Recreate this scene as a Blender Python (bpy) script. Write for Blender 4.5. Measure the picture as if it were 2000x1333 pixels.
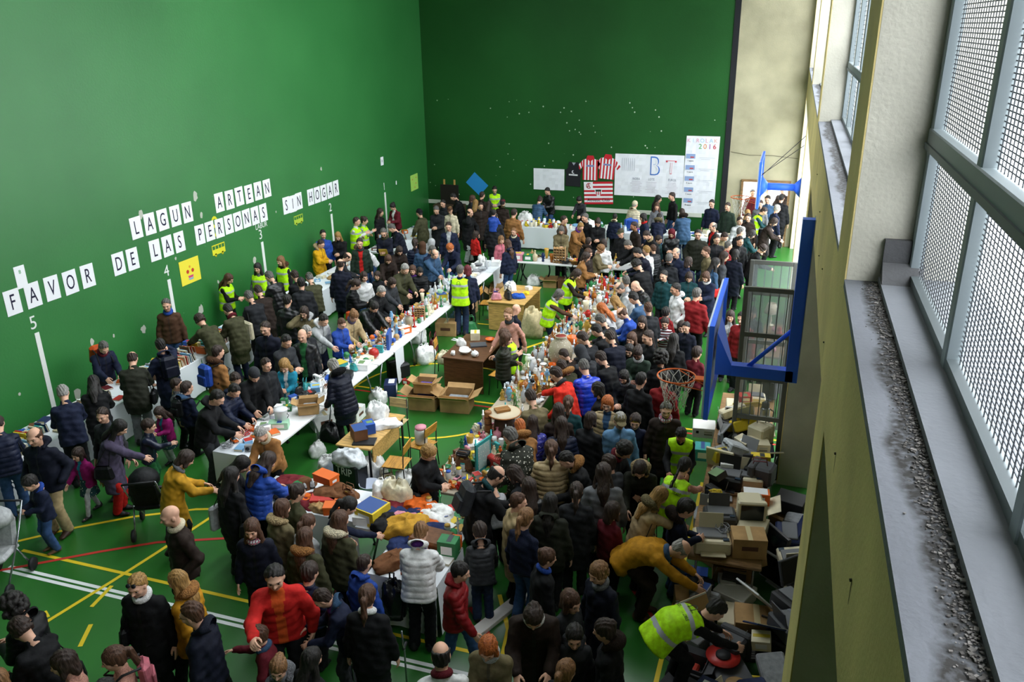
import bpy, math, random, colorsys
import numpy as np
from mathutils import Vector, Matrix, Euler
R=math.radians; PI=math.pi
S=bpy.context.scene
COL=S.collection
for o in list(bpy.data.objects): bpy.data.objects.remove(o)
# ------------------------------------------------------------------ camera
CAM_Z=6.926; FPX=1606.6; YAW,PITCH,ROLL=-.3233,.3634,-.0142
def _cam_axes():
    fw=Vector((math.sin(YAW)*math.cos(PITCH),math.cos(YAW)*math.cos(PITCH),-math.sin(PITCH)))
    rt=Vector((math.cos(YAW),-math.sin(YAW),0)); up=rt.cross(fw)
    c,s=math.cos(ROLL),math.sin(ROLL)
    return c*rt+s*up,-s*rt+c*up,fw
RT,UP,FW=_cam_axes()
cd=bpy.data.cameras.new('camera'); cam=bpy.data.objects.new('camera',cd); COL.objects.link(cam)
cd.sensor_width=36; cd.lens=FPX/2000*36; cd.clip_start=.05; cd.clip_end=300
cam.matrix_world=Matrix(((RT.x,UP.x,-FW.x,0),(RT.y,UP.y,-FW.y,0),(RT.z,UP.z,-FW.z,CAM_Z),(0,0,0,1)))
S.camera=cam
def at(px,py,z):
    """the point at height z seen at a pixel of the photograph"""
    d=RT*((px-1000)/FPX)+UP*(-(py-666.5)/FPX)+FW
    t=(z-CAM_Z)/d.z
    return Vector((d.x*t,d.y*t,z))
# ------------------------------------------------------------------ sky and light
S.view_settings.view_transform='Standard'; S.view_settings.look='None'
S.view_settings.exposure=0.0; S.view_settings.gamma=1; S.view_settings.use_curve_mapping=False
S.cycles.max_bounces=5; S.cycles.diffuse_bounces=3; S.cycles.glossy_bounces=2; S.cycles.transmission_bounces=4
S.cycles.transparent_max_bounces=6; S.cycles.caustics_reflective=False; S.cycles.caustics_refractive=False
W=bpy.data.worlds.new('overcast_sky'); S.world=W; W.use_nodes=True
wn=W.node_tree.nodes; bgn=wn['Background']
bgn.inputs[1].default_value=6.9
_t=W.node_tree; _tc=_t.nodes.new('ShaderNodeTexCoord'); _sp=_t.nodes.new('ShaderNodeSeparateXYZ'); _rp=_t.nodes.new('ShaderNodeValToRGB')
_t.links.new(_tc.outputs['Generated'],_sp.inputs[0]); _t.links.new(_sp.outputs[2],_rp.inputs[0]); _t.links.new(_rp.outputs[0],bgn.inputs[0])
_rp.color_ramp.elements[0].position=0; _rp.color_ramp.elements[0].color=(.26,.28,.30,1)
_rp.color_ramp.elements[1].position=.75; _rp.color_ramp.elements[1].color=(1.75,1.86,1.95,1)
_e=_rp.color_ramp.elements.new(.3); _e.color=(.85,.90,.94,1)
XW=.34; SILL=5.67; ROOF=10.2; YF=28.234; XL=-12.684
PILLARS=[-11.25,-3.4,4.45,12.3,20.15,28.0]
def portal(name,loc,rot,sx,sy,energy=None):
    ld=bpy.data.lights.new(name,'AREA'); ld.shape='RECTANGLE'; ld.size=sx; ld.size_y=sy
    lo=bpy.data.objects.new(name,ld); COL.objects.link(lo); lo.location=loc; lo.rotation_euler=rot
    if energy is None: ld.cycles.is_portal=True
    else: ld.energy=energy
    return lo
for ya,yb in((-.2,4.45),(5.18,12.3),(13.03,20.15),(20.88,28.0)):
    portal('window_light',(.95,(ya+yb)/2,(SILL+9.6)/2),(0,R(90),0),3.9,yb-ya)
ADDED_SKY=[(-9.4,y) for y in (11,16,21)]+[(-6.4,y) for y in (11,16)]+[(-3.6,16)]  # roof openings out of view, added to set the floor brightness
for x,y in ADDED_SKY: portal('added_skylight',(x,y,ROOF+.12),(0,0,0),1.3,4.2)
# ------------------------------------------------------------------ materials
def lin(c):
    if isinstance(c,str):
        c=[int(c[i:i+2],16)/255 for i in (0,2,4)]
    return tuple((v/12.92 if v<=.04045 else ((v+.055)/1.055)**2.4) for v in c)
_M={}
def mat(c,rough=.7,metal=0,kind=None,spec=.4):
    key=(c,rough,metal,kind,spec)
    if key in _M: return _M[key]
    m=bpy.data.materials.new('%s_%s'%(kind or 'paint',c)); m.use_nodes=True
    nt=m.node_tree; b=nt.nodes['Principled BSDF']; L=lin(c)
    b.inputs['Base Color'].default_value=(*L,1); b.inputs['Roughness'].default_value=rough
    b.inputs['Metallic'].default_value=metal; b.inputs['Specular IOR Level'].default_value=spec
    tc=nt.nodes.new('ShaderNodeTexCoord')
    def noise(scale,detail=2):
        n=nt.nodes.new('ShaderNodeTexNoise'); n.inputs['Scale'].default_value=scale; n.inputs['Detail'].default_value=detail
        nt.links.new(tc.outputs['Object'],n.inputs['Vector']); return n
    def mixcol(fac_out,c1,c2,lo=.35,hi=.65):
        r=nt.nodes.new('ShaderNodeValToRGB'); r.color_ramp.elements[0].position=lo; r.color_ramp.elements[1].position=hi
        r.color_ramp.elements[0].color=(*c1,1); r.color_ramp.elements[1].color=(*c2,1)
        nt.links.new(fac_out,r.inputs[0]); nt.links.new(r.outputs[0],b.inputs['Base Color']); return r
    def bump(h,s=.3,d=.02):
        n=nt.nodes.new('ShaderNodeBump'); n.inputs['Strength'].default_value=s; n.inputs['Distance'].default_value=d
        nt.links.new(h,n.inputs['Height']); nt.links.new(n.outputs[0],b.inputs['Normal'])
    dk=tuple(v*.8 for v in L); lt=tuple(min(1,v*1.15+.004) for v in L)
    if kind in('cloth','knit','fur'): b.inputs['Specular IOR Level'].default_value=.22 if rough>.45 else .5
    if kind=='cloth':
        n=noise(14,3); mixcol(n.outputs[0],dk,lt); bump(n.outputs[0],.35,.02)
    elif kind=='knit':
        n=noise(90,2); mixcol(n.outputs[0],tuple(v*.7 for v in L),lt); bump(n.outputs[0],.5,.01)
    elif kind=='fur':
        n=noise(60,4); mixcol(n.outputs[0],tuple(v*.45 for v in L),tuple(min(1,v*1.5) for v in L),.3,.7); bump(n.outputs[0],.9,.03)
    elif kind=='hair':
        mp=nt.nodes.new('ShaderNodeMapping'); mp.inputs['Scale'].default_value=(60,60,6)
        nt.links.new(tc.outputs['Object'],mp.inputs[0]); n=noise(1.6,3); nt.links.new(mp.outputs[0],n.inputs['Vector'])
        mixcol(n.outputs[0],tuple(v*.55 for v in L),tuple(min(1,v*1.5+.01) for v in L)); bump(n.outputs[0],.6,.01)
    elif kind=='skin':
        n=noise(8,2); mixcol(n.outputs[0],tuple(v*.9 for v in L),lt)
        b.inputs['Subsurface Weight'].default_value=0.0
    elif kind=='quilt':
        br=nt.nodes.new('ShaderNodeTexVoronoi'); br.inputs['Scale'].default_value=16
        nt.links.new(tc.outputs['Object'],br.inputs['Vector']); mixcol(br.outputs[0],lt,dk,.2,.8); bump(br.outputs[0],-.6,.02)
    elif kind=='plaid':
        w1=nt.nodes.new('ShaderNodeTexWave'); w1.inputs['Scale'].default_value=9; w1.bands_direction='X'
        w2=nt.nodes.new('ShaderNodeTexWave'); w2.inputs['Scale'].default_value=9; w2.bands_direction='Z'
        a=nt.nodes.new('ShaderNodeMath'); a.operation='ADD'
        for w in (w1,w2): nt.links.new(tc.outputs['Object'],w.inputs[0])
        nt.links.new(w1.outputs[1],a.inputs[0]); nt.links.new(w2.outputs[1],a.inputs[1])
        h=nt.nodes.new('ShaderNodeMath'); h.operation='MULTIPLY'; h.inputs[1].default_value=.5; nt.links.new(a.outputs[0],h.inputs[0])
        r=mixcol(h.outputs[0],L,(.6,.6,.6),.3,.8); e=r.color_ramp.elements.new(.55); e.color=(.05,.08,.12,1)
    elif kind=='print':
        v=nt.nodes.new('ShaderNodeTexVoronoi'); v.inputs['Scale'].default_value=26
        nt.links.new(tc.outputs['Object'],v.inputs['Vector']); mixcol(v.outputs[0],(.75,.72,.62),L,.18,.26)
    elif kind=='stripe':
        w=nt.nodes.new('ShaderNodeTexWave'); w.inputs['Scale'].default_value=5.2; w.bands_direction='Z'
        nt.links.new(tc.outputs['Object'],w.inputs[0]); mixcol(w.outputs[1],L,(.7,.72,.78),.45,.55)
    elif kind=='wood':
        mp=nt.nodes.new('ShaderNodeMapping'); mp.inputs['Scale'].default_value=(2,14,14)
        n=noise(3,5); nt.links.new(tc.outputs['Object'],mp.inputs[0]); nt.links.new(mp.outputs[0],n.inputs['Vector'])
        mixcol(n.outputs[0],tuple(v*.65 for v in L),lt)
    elif kind=='card':
        n=noise(5,4); mixcol(n.outputs[0],tuple(v*.85 for v in L),lt)
    elif kind=='pages':
        w=nt.nodes.new('ShaderNodeTexWave'); w.inputs['Scale'].default_value=60
        nt.links.new(tc.outputs['Object'],w.inputs[0]); mixcol(w.outputs[1],dk,lt)
    elif kind=='film':
        n=noise(18,3); bump(n.outputs[0],1,.03); b.inputs['Transmission Weight'].default_value=.35; b.inputs['IOR'].default_value=1.2
    elif kind=='glass':
        b.inputs['Transmission Weight'].default_value=.85; b.inputs['IOR'].default_value=1.25
    elif kind=='sheer':
        b.inputs['Alpha'].default_value=.35
    elif kind=='plaster':
        n=noise(1.3,6); r=mixcol(n.outputs[0],tuple(v*.82 for v in L),lt,.3,.7)
        n2=noise(45,4); bump(n2.outputs[0],.35,.01)
    _M[key]=m; return m
# ------------------------------------------------------------------ mesh building
class MB:
    """collects boxes, lathes and tubes into one mesh"""
    def __init__(s): s.v=[]; s.f=[]; s.mi=[]; s.mats=[]; s.sm=[]; s.pt=[]; s.cur=''
    def part(s,n=''): s.cur=n; return s
    def slot(s,m):
        if m not in s.mats: s.mats.append(m)
        return s.mats.index(m)
    def add(s,vs,fs,m,smooth=False,T=None):
        n=len(s.v); k=s.slot(m)
        if T is not None: vs=[tuple(T@Vector(v)) for v in vs]
        s.v+=[tuple(v) for v in vs]; s.f+=[tuple(i+n for i in f) for f in fs]; s.mi+=[k]*len(fs); s.sm+=[smooth]*len(fs); s.pt+=[s.cur]*len(fs)
        return s
    def box(s,c,d,m,T=None,rz=0,bev=0,taper=1,rx=0,ry=0):
        x,y,z=d[0]/2,d[1]/2,d[2]/2; t=taper
        vs=[(-x,-y,-z),(x,-y,-z),(x,y,-z),(-x,y,-z),(-x*t,-y*t,z),(x*t,-y*t,z),(x*t,y*t,z),(-x*t,y*t,z)]
        fs=[(0,3,2,1),(4,5,6,7),(0,1,5,4),(1,2,6,5),(2,3,7,6),(3,0,4,7)]
        if bev>0:
            bx,by=min(bev,x*.9),min(bev,y*.9); vs=[];fs=[]
            def ring(a,b,zz,q): return [(-a+q,-b,zz),(a-q,-b,zz),(a,-b+q,zz),(a,b-q,zz),(a-q,b,zz),(-a+q,b,zz),(-a,b-q,zz),(-a,-b+q,zz)]
            bz=min(bev,z*.9)
            rs=[ring(x-bx,y-by,-z,bx*.5),ring(x,y,-z+bz,bx),ring(x*t,y*t,z-bz,bx),ring(x*t-bx,y*t-by,z,bx*.5)]
            for r in rs: vs+=r
            for k in range(3):
                for i in range(8): j=(i+1)%8; fs.append((k*8+i,k*8+j,k*8+8+j,k*8+8+i))
            fs.append(tuple(range(7,-1,-1))); fs.append(tuple(range(24,32)))
        M_=Matrix.Translation(c)@Euler((rx,ry,rz)).to_matrix().to_4x4()
        if T is not None: M_=T@M_
        return s.add(vs,fs,m,bev>0 and False,M_)
    def lathe(s,prof,m,seg=16,c=(0,0,0),T=None,sx=1,sy=1,smooth=True):
        vs=[];fs=[]
        for r,z in prof:
            for i in range(seg):
                a=2*PI*i/seg; vs.append((c[0]+r*sx*math.cos(a),c[1]+r*sy*math.sin(a),c[2]+z))
        for k in range(len(prof)-1):
            for i in range(seg):
                j=(i+1)%seg; fs.append((k*seg+i,k*seg+j,(k+1)*seg+j,(k+1)*seg+i))
        if prof[0][0]>1e-5: fs.append(tuple(range(seg-1,-1,-1)))
        if prof[-1][0]>1e-5: fs.append(tuple((len(prof)-1)*seg+i for i in range(seg)))
        return s.add(vs,fs,m,smooth,T)
    def tube(s,pts,r,m,seg=6,T=None,closed=False):
        pts=[Vector(p) for p in pts]; n=len(pts); vs=[];fs=[]; rr=r if isinstance(r,(list,tuple)) else [r]*n
        prev=None
        for i,p in enumerate(pts):
            if closed: d=pts[(i+1)%n]-pts[i-1]
            else: d=pts[min(i+1,n-1)]-pts[max(i-1,0)]
            if d.length<1e-9: d=Vector((0,0,1))
            d.normalize()
            if prev is None: a=d.orthogonal().normalized()
            else:
                a=prev-d*prev.dot(d)
                a=a.normalized() if a.length>1e-6 else d.orthogonal().normalized()
            prev=a; b=d.cross(a)
            for k in range(seg):
                t=2*PI*k/seg; vs.append(tuple(p+(a*math.cos(t)+b*math.sin(t))*rr[i]))
        for i in range(n if closed else n-1):
            i2=(i+1)%n
            for k in range(seg):
                j=(k+1)%seg; fs.append((i*seg+k,i*seg+j,i2*seg+j,i2*seg+k))
        if not closed: fs.append(tuple(range(seg-1,-1,-1))); fs.append(tuple((n-1)*seg+k for k in range(seg)))
        return s.add(vs,fs,m,True,T)
    def poly(s,pts,th,m,T=None):
        """flat outline in xz at y=0, with thickness th towards -y"""
        n=len(pts); vs=[(x,0,z) for x,z in pts]+[(x,-th,z) for x,z in pts]
        fs=[tuple(range(n)),tuple(range(2*n-1,n-1,-1))]+[(i,n+i,n+(i+1)%n,(i+1)%n) for i in range(n)]
        return s.add(vs,fs,m,False,T)
    def split(s,name):
        """the main mesh and one mesh per named part"""
        out=[]
        for p in ['']+sorted(set(s.pt)-{''}):
            q=MB(); mp={}
            for f,mi,sm,pt in zip(s.f,s.mi,s.sm,s.pt):
                if pt!=p: continue
                g=[]
                for i in f:
                    if i not in mp: mp[i]=len(q.v); q.v.append(s.v[i])
                    g.append(mp[i])
                q.f.append(tuple(g)); q.mi.append(q.slot(s.mats[mi])); q.sm.append(sm)
            if q.f: out.append((p.rstrip('0123456789'),q.mesh(p or name)))
        return out
    def mesh(s,name):
        me=bpy.data.meshes.new(name); me.from_pydata(s.v,[],s.f)
        for m in s.mats: me.materials.append(m)
        me.polygons.foreach_set('material_index',s.mi); me.polygons.foreach_set('use_smooth',s.sm)
        me.validate(); me.update(); return me
    def obj(s,name,parent=None,loc=None,rz=0): return link(name,s.mesh(name),parent,loc,rz)
def link(name,me,parent=None,loc=None,rz=0,scale=None):
    o=bpy.data.objects.new(name,me); COL.objects.link(o)
    if parent: o.parent=parent
    if loc is not None: o.location=loc
    o.rotation_euler=(0,0,rz)
    if scale: o.scale=(scale,)*3 if not isinstance(scale,(tuple,list)) else scale
    return o
def tag(o,label=None,cat=None,group=None,kind=None):
    if label: o['label']=label
    if cat: o['category']=cat
    if group: o['group']=group
    if kind: o['kind']=kind
    return o
def empty(name,loc=(0,0,0),rz=0):
    o=bpy.data.objects.new(name,None); COL.objects.link(o); o.location=loc; o.rotation_euler=(0,0,rz); o.empty_display_size=.1; return o
def copy_tree(o,parent=None):
    c=o.copy(); COL.objects.link(c)
    if parent: c.parent=parent
    for ch in list(o.children): copy_tree(ch,c)
    return c
_FT={}
def text_mesh(txt,size,m,narrow=1,th=.002):
    k=(txt,size,m.name,narrow)
    if k in _FT: return _FT[k]
    cu=bpy.data.curves.new('t','FONT'); cu.body=txt; cu.size=size; cu.align_x='CENTER'; cu.align_y='CENTER'; cu.extrude=th/2; cu.resolution_u=3
    o=bpy.data.objects.new('t',cu); COL.objects.link(o); dg=bpy.context.evaluated_depsgraph_get()
    me=bpy.data.meshes.new_from_object(o.evaluated_get(dg)); bpy.data.objects.remove(o)
    for v in me.vertices: v.co.x*=narrow
    me.materials.clear(); me.materials.append(m); _FT[k]=me; return me
def struct(o): o['kind']='structure'; return o
# ------------------------------------------------------------------ figures: a smooth skin grown over a posed skeleton
def V3(*a): return np.array(a,float)
class SDF:
    def __init__(s,lo,hi,h):
        s.lo=np.array(lo,float); s.h=h; n=np.ceil((np.array(hi)-s.lo)/h).astype(int)+1; s.n=n
        s.ax=[(s.lo[i]+np.arange(n[i])*h).astype(np.float32) for i in range(3)]
        s.d=np.full(n,.5,np.float32)
    def sub(s,lo,hi):
        a=[max(0,int((lo[i]-s.lo[i])/s.h)) for i in range(3)]; b=[min(s.n[i],int((hi[i]-s.lo[i])/s.h)+2) for i in range(3)]
        if any(b[i]<=a[i] for i in range(3)): return None
        sl=tuple(slice(a[i],b[i]) for i in range(3))
        X=s.ax[0][sl[0]][:,None,None]; Y=s.ax[1][sl[1]][None,:,None]; Z=s.ax[2][sl[2]][None,None,:]
        return sl,X,Y,Z
    def merge(s,sl,d,k):
        o=s.d[sl]
        if k<=0: s.d[sl]=np.minimum(o,d); return
        h=np.clip(k-np.abs(o-d),0,None)/k; s.d[sl]=np.minimum(o,d)-h*h*k*.25
    def cone(s,a,b,r1,r2,k=.03,flat=None):
        """tapered limb from a to b; flat=(axis vector, factor) squashes it along that axis"""
        a=np.array(a,float); b=np.array(b,float); R_=max(r1,r2)*1.6+.06+k
        g=s.sub(np.minimum(a,b)-R_,np.maximum(a,b)+R_)
        if g is None: return
        sl,X,Y,Z=g; ab=b-a; L2=ab@ab+1e-9
        px,py,pz=X-a[0],Y-a[1],Z-a[2]
        t=np.clip((px*ab[0]+py*ab[1]+pz*ab[2])/L2,0,1)
        qx,qy,qz=px-t*ab[0],py-t*ab[1],pz-t*ab[2]
        d2=qx*qx+qy*qy+qz*qz
        if flat is not None:
            ax,f=flat; ax=np.array(ax,float); ax/=np.linalg.norm(ax)
            q=qx*ax[0]+qy*ax[1]+qz*ax[2]; d2=d2+q*q*(1/(f*f)-1)
        s.merge(sl,np.sqrt(d2)-(r1+(r2-r1)*t),k)
    def ell(s,c,r,M=None,k=.02,sign=1):
        c=np.array(c,float); r=np.array(r,float); R_=r.max()+.05+k
        g=s.sub(c-R_,c+R_)
        if g is None: return
        sl,X,Y,Z=g; p=[X-c[0],Y-c[1],Z-c[2]]
        if M is not None: p=[p[0]*M[0,i]+p[1]*M[1,i]+p[2]*M[2,i] for i in range(3)]
        q=np.sqrt((p[0]/r[0])**2+(p[1]/r[1])**2+(p[2]/r[2])**2)
        d=(q-1)*r.min()
        if sign>0: s.merge(sl,d,k)
        else:
            o=s.d[sl]; d=-d; h=np.clip(k-np.abs(o-d),0,None)/k; s.d[sl]=np.maximum(o,d)+h*h*k*.25
    def cut(s,n,c,k=0.01):
        """remove everything on the positive side of a plane"""
        X=s.ax[0][:,None,None]; Y=s.ax[1][None,:,None]; Z=s.ax[2][None,None,:]
        d=(X*n[0]+Y*n[1]+Z*n[2])-float(np.dot(n,c)); s.d=np.maximum(s.d,d.astype(np.float32))
    def mesh(s):
        d=s.d; n=s.n; ins=d<0
        cx=[slice(0,n[i]-1) for i in range(3)]
        cnt=np.zeros([m-1 for m in n],np.int16); acc=[np.zeros([m-1 for m in n],np.float32) for _ in range(3)]; ne=np.zeros([m-1 for m in n],np.int16)
        C=[(i,j,k) for i in(0,1) for j in(0,1) for k in(0,1)]
        def cor(c): return tuple(slice(c[i],n[i]-1+c[i]) for i in range(3))
        for c in C: cnt+=ins[cor(c)]
        act=(cnt>0)&(cnt<8)
        for axis in range(3):
            for c in C:
                if c[axis]: continue
                c2=list(c); c2[axis]=1; a=d[cor(c)]; b=d[cor(tuple(c2))]; m=((a<0)!=(b<0))&act
                t=np.where(m,a/np.where(m,a-b,1),0)
                for q in range(3): acc[q]+=np.where(m,(t if q==axis else c[q]),0)
                ne+=m
        idx=np.full(act.shape,-1,np.int32); w=np.argwhere(act); idx[act]=np.arange(len(w))
        P=np.stack([acc[q][act]/ne[act] for q in range(3)],1)
        verts=s.lo+(w+P)*s.h
        F=[]
        for axis in range(3):
            u,v=(axis+1)%3,(axis+2)%3
            sl0=[slice(0,n[i]-1) for i in range(3)]; sl1=list(sl0); sl1[axis]=slice(1,n[axis])
            sl0[u]=slice(1,n[u]-1); sl0[v]=slice(1,n[v]-1); sl1[u]=sl0[u]; sl1[v]=sl0[v]
            a=ins[tuple(sl0)]; b=ins[tuple(sl1)]; e=np.argwhere(a!=b)
            if not len(e): continue
            fl=a[tuple(e.T)]; e=e.copy(); e[:,u]+=1; e[:,v]+=1
            def I(du,dv):
                q=e.copy(); q[:,u]-=du; q[:,v]-=dv; return idx[tuple(q.T)]
            q=np.stack([I(1,1),I(0,1),I(0,0),I(1,0)],1)
            q[~fl]=q[~fl][:,::-1]; F.append(q)
        F=np.concatenate(F) if F else np.zeros((0,4),int)
        # relax a little
        for _ in range(1):
            sm=np.zeros_like(verts); c=np.zeros(len(verts))
            for i in range(4):
                j=(i+1)%4; np.add.at(sm,F[:,i],verts[F[:,j]]); np.add.at(c,F[:,i],1)
                np.add.at(sm,F[:,j],verts[F[:,i]]); np.add.at(c,F[:,j],1)
            verts=verts*.5+.5*sm/np.maximum(c,1)[:,None]
        return verts,F
def np_mesh(name,parts,slots=None):
    """parts: [(verts,quads,material index array or int)] joined in one smooth mesh"""
    me=bpy.data.meshes.new(name); off=0; Vv=[];Ff=[];Mi=[]
    for v,f,mi in parts:
        Vv.append(v); Ff.append(f+off); off+=len(v); Mi.append(np.full(len(f),mi) if np.isscalar(mi) else mi)
    v=np.concatenate(Vv).astype(np.float32); f=np.concatenate(Ff).astype(np.int32); mi=np.concatenate(Mi).astype(np.int32)
    me.vertices.add(len(v)); me.vertices.foreach_set('co',v.ravel()); me.loops.add(f.size); me.loops.foreach_set('vertex_index',f.ravel())
    me.polygons.add(len(f)); me.polygons.foreach_set('loop_start',np.arange(0,f.size,4,dtype=np.int32))
    me.polygons.foreach_set('loop_total',np.full(len(f),4,np.int32)); me.polygons.foreach_set('material_index',mi)
    me.polygons.foreach_set('use_smooth',np.ones(len(f),bool)); me.update(calc_edges=True)
    for k in range(slots or 1): me.materials.append(None)
    return me
# poses: torso pitch (deg, forward), twist, head pitch, hands (x across, y forward, z up) in metres for a 1.72 m adult, foot offsets
POSES={
 'stand':dict(b=2,hp=12,R=(.27,.06,.80),L=(-.27,.05,.80)),
 'walk':dict(b=4,hp=12,R=(.27,.28,.88),L=(-.27,-.16,.84),fR=-.22,fL=.26),
 'hands':dict(b=6,hp=28,R=(.06,.36,1.08),L=(-.06,.34,1.06)),
 'browse':dict(b=20,hp=34,R=(.15,.47,1.0),L=(-.14,.42,.98)),
 'reach':dict(b=22,hp=28,R=(.10,.62,1.03),L=(-.24,.20,.86)),
 'lean':dict(b=46,hp=28,R=(.20,.74,.90),L=(-.18,.66,.90)),
 'bend':dict(b=84,hp=18,R=(.16,.86,.50),L=(-.16,.80,.44)),
 'pocket':dict(b=0,hp=12,R=(.25,.10,.93),L=(-.25,.10,.93)),
 'phone':dict(b=6,hp=14,R=(.12,.14,1.50),L=(-.24,.20,.90)),
 'fold':dict(b=2,hp=10,R=(-.14,.25,1.20),L=(.14,.27,1.15)),
 'give':dict(b=8,hp=10,R=(.20,.52,1.22),L=(-.27,.05,.82)),
 'sit':dict(b=4,hp=12,R=(.15,.35,.75),L=(-.15,.35,.75)),
}
def ik(a,b,l1,l2,hint):
    a=np.array(a,float); b=np.array(b,float); d=b-a; L=np.linalg.norm(d); mx=(l1+l2)*.995
    if L>mx: b=a+d/L*mx; d=b-a; L=mx
    x=(l1*l1-l2*l2+L*L)/(2*L); h=math.sqrt(max(0,l1*l1-x*x)); u=d/L
    p=np.array(hint,float); p=p-u*(p@u); p/=np.linalg.norm(p)+1e-9
    return a+u*x+p*h,b
_SK={}
def skeleton(pose,hy=0,child=False):
    key=(pose,hy,child)
    if key in _SK: return _SK[key]
    p=POSES[pose]; b=R(p['b']); J={}
    sit=pose=='sit'
    ph=.93-(.10 if p['b']>60 else 0)-(.42 if sit else 0); pb=-.10*math.sin(b)-(.10 if p['b']>60 else 0)
    J['pel']=V3(0,pb,ph); up=V3(0,math.sin(b*.55),math.cos(b*.55)); up2=V3(0,math.sin(b),math.cos(b)); fw=V3(0,math.cos(b),-math.sin(b))
    J['waist']=J['pel']+up*.16; J['chest']=J['waist']+up2*.17; J['neck']=J['chest']+up2*.155
    sp=J['chest']+up2*.072
    J['shR']=sp+V3(.157,0,0); J['shL']=sp-V3(.157,0,0)
    nb=R(min(p['b']*.75,50)); nu=V3(0,math.sin(nb),math.cos(nb))
    J['head0']=J['neck']+nu*.068+fw*.012
    for s,sg in(('R',1),('L',-1)):
        h=V3(*p[s]); sh=J['sh'+s]
        if sit: h=h.copy()
        e,w=ik(sh,h,.285,.255,(V3(sg*.6,.15,-1) if pose in('phone','give') else V3(sg*.45,-.8,-.6))); J['el'+s]=e; J['wr'+s]=w
        hip=J['pel']+V3(sg*.088,0,-.02); J['hip'+s]=hip
        fy=p.get('f'+s,0); an=V3(sg*.10,fy-.02,.085)
        if sit: kn=V3(sg*.11,pb+.43,ph+.02); an=V3(sg*.11,pb+.42,.085)
        else: kn,an=ik(hip,an,.425,.425,V3(0,1,0.05))
        J['kn'+s]=kn; J['an'+s]=an
    # head frame: local y forward, z up
    hp=R(p['b']*.35+p['hp']) if p['b']<60 else R(60)
    Rx=Matrix.Rotation(-hp,3,'X'); Rz=Matrix.Rotation(-R(hy),3,'Z')
    M=np.array((Rx.to_4x4().to_3x3()@Rz) if p['b']>40 else (Rz@Rx))
    hc=J['head0']+M@V3(0,.02,.125)
    J['headM']=M; J['headC']=hc; J['up2']=up2; J['fw']=fw; J['nu']=nu
    if child:   # shorter limbs, head large for the body: shrink the body, keep the head
        k=.80
        for q,v in J.items():
            if isinstance(v,np.ndarray) and v.shape==(3,) and q not in('up2','fw','nu'): J[q]=v*k
        J['head0']=J['neck']+nu*.05
        J['headC']=J['head0']+M@V3(0,.02,.11)
        J['child']=True
    _SK[key]=J; return J
# ---- head (local: y forward, z up, centre of skull at origin)
_H={}
def head_geo():
    if 'g' in _H: return _H['g']
    s=SDF((-.12,-.15,-.22),(.12,.16,.15),.0062)
    s.ell((0,-.012,.03),(.077,.098,.092),k=.02); s.ell((0,.02,-.03),(.064,.078,.085),k=.03)
    s.cone((0,.055,-.088),(0,.02,-.07),.030,.05,k=.03)             # chin and jaw
    s.ell((0,.083,.022),(.050,.018,.014),k=.025)                   # brow
    s.ell((.034,.093,.002),(.017,.014,.011),k=.012,sign=-1); s.ell((-.034,.093,.002),(.017,.014,.011),k=.012,sign=-1)
    s.ell((.034,.080,.001),(.014,.013,.010),k=.004); s.ell((-.034,.080,.001),(.014,.013,.010),k=.004)
    s.cone((0,.092,.010),(0,.117,-.026),.008,.013,k=.012)          # nose
    s.ell((.012,.104,-.030),(.009,.010,.007),k=.006); s.ell((-.012,.104,-.030),(.009,.010,.007),k=.006)
    s.ell((.040,.066,-.03),(.022,.02,.02),k=.03); s.ell((-.040,.066,-.03),(.022,.02,.02),k=.03)
    s.ell((0,.093,-.054),(.024,.010,.006),k=.006); s.ell((0,.092,-.064),(.020,.010,.007),k=.006)
    for g in(1,-1):
        s.ell((g*.077,-.008,-.012),(.012,.022,.034),k=.006)
    s.cone((0,-.02,-.07),(0,-.025,-.21),.055,.054,k=.04)           # neck
    v,f=s.mesh(); c=v[f].mean(1); mi=np.zeros(len(f),int)
    fr=c[:,1]>.07
    eye=fr&(((np.abs(c[:,0])-.034)/.015)**2+((c[:,2]-.001)/.0085)**2<1); mi[eye]=2
    iris=fr&(((np.abs(c[:,0])-.034)/.0095)**2+((c[:,2]-.001)/.0085)**2<1); mi[iris]=3
    brow=fr&(np.abs(c[:,2]-.027)<.0042)&(np.abs(np.abs(c[:,0])-.034)<.017); mi[brow]=4
    lip=fr&((c[:,0]/.024)**2+((c[:,2]+.0585)/.0105)**2<1); mi[lip]=1
    _H['g']=(v,f,mi); return _H['g']
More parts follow.
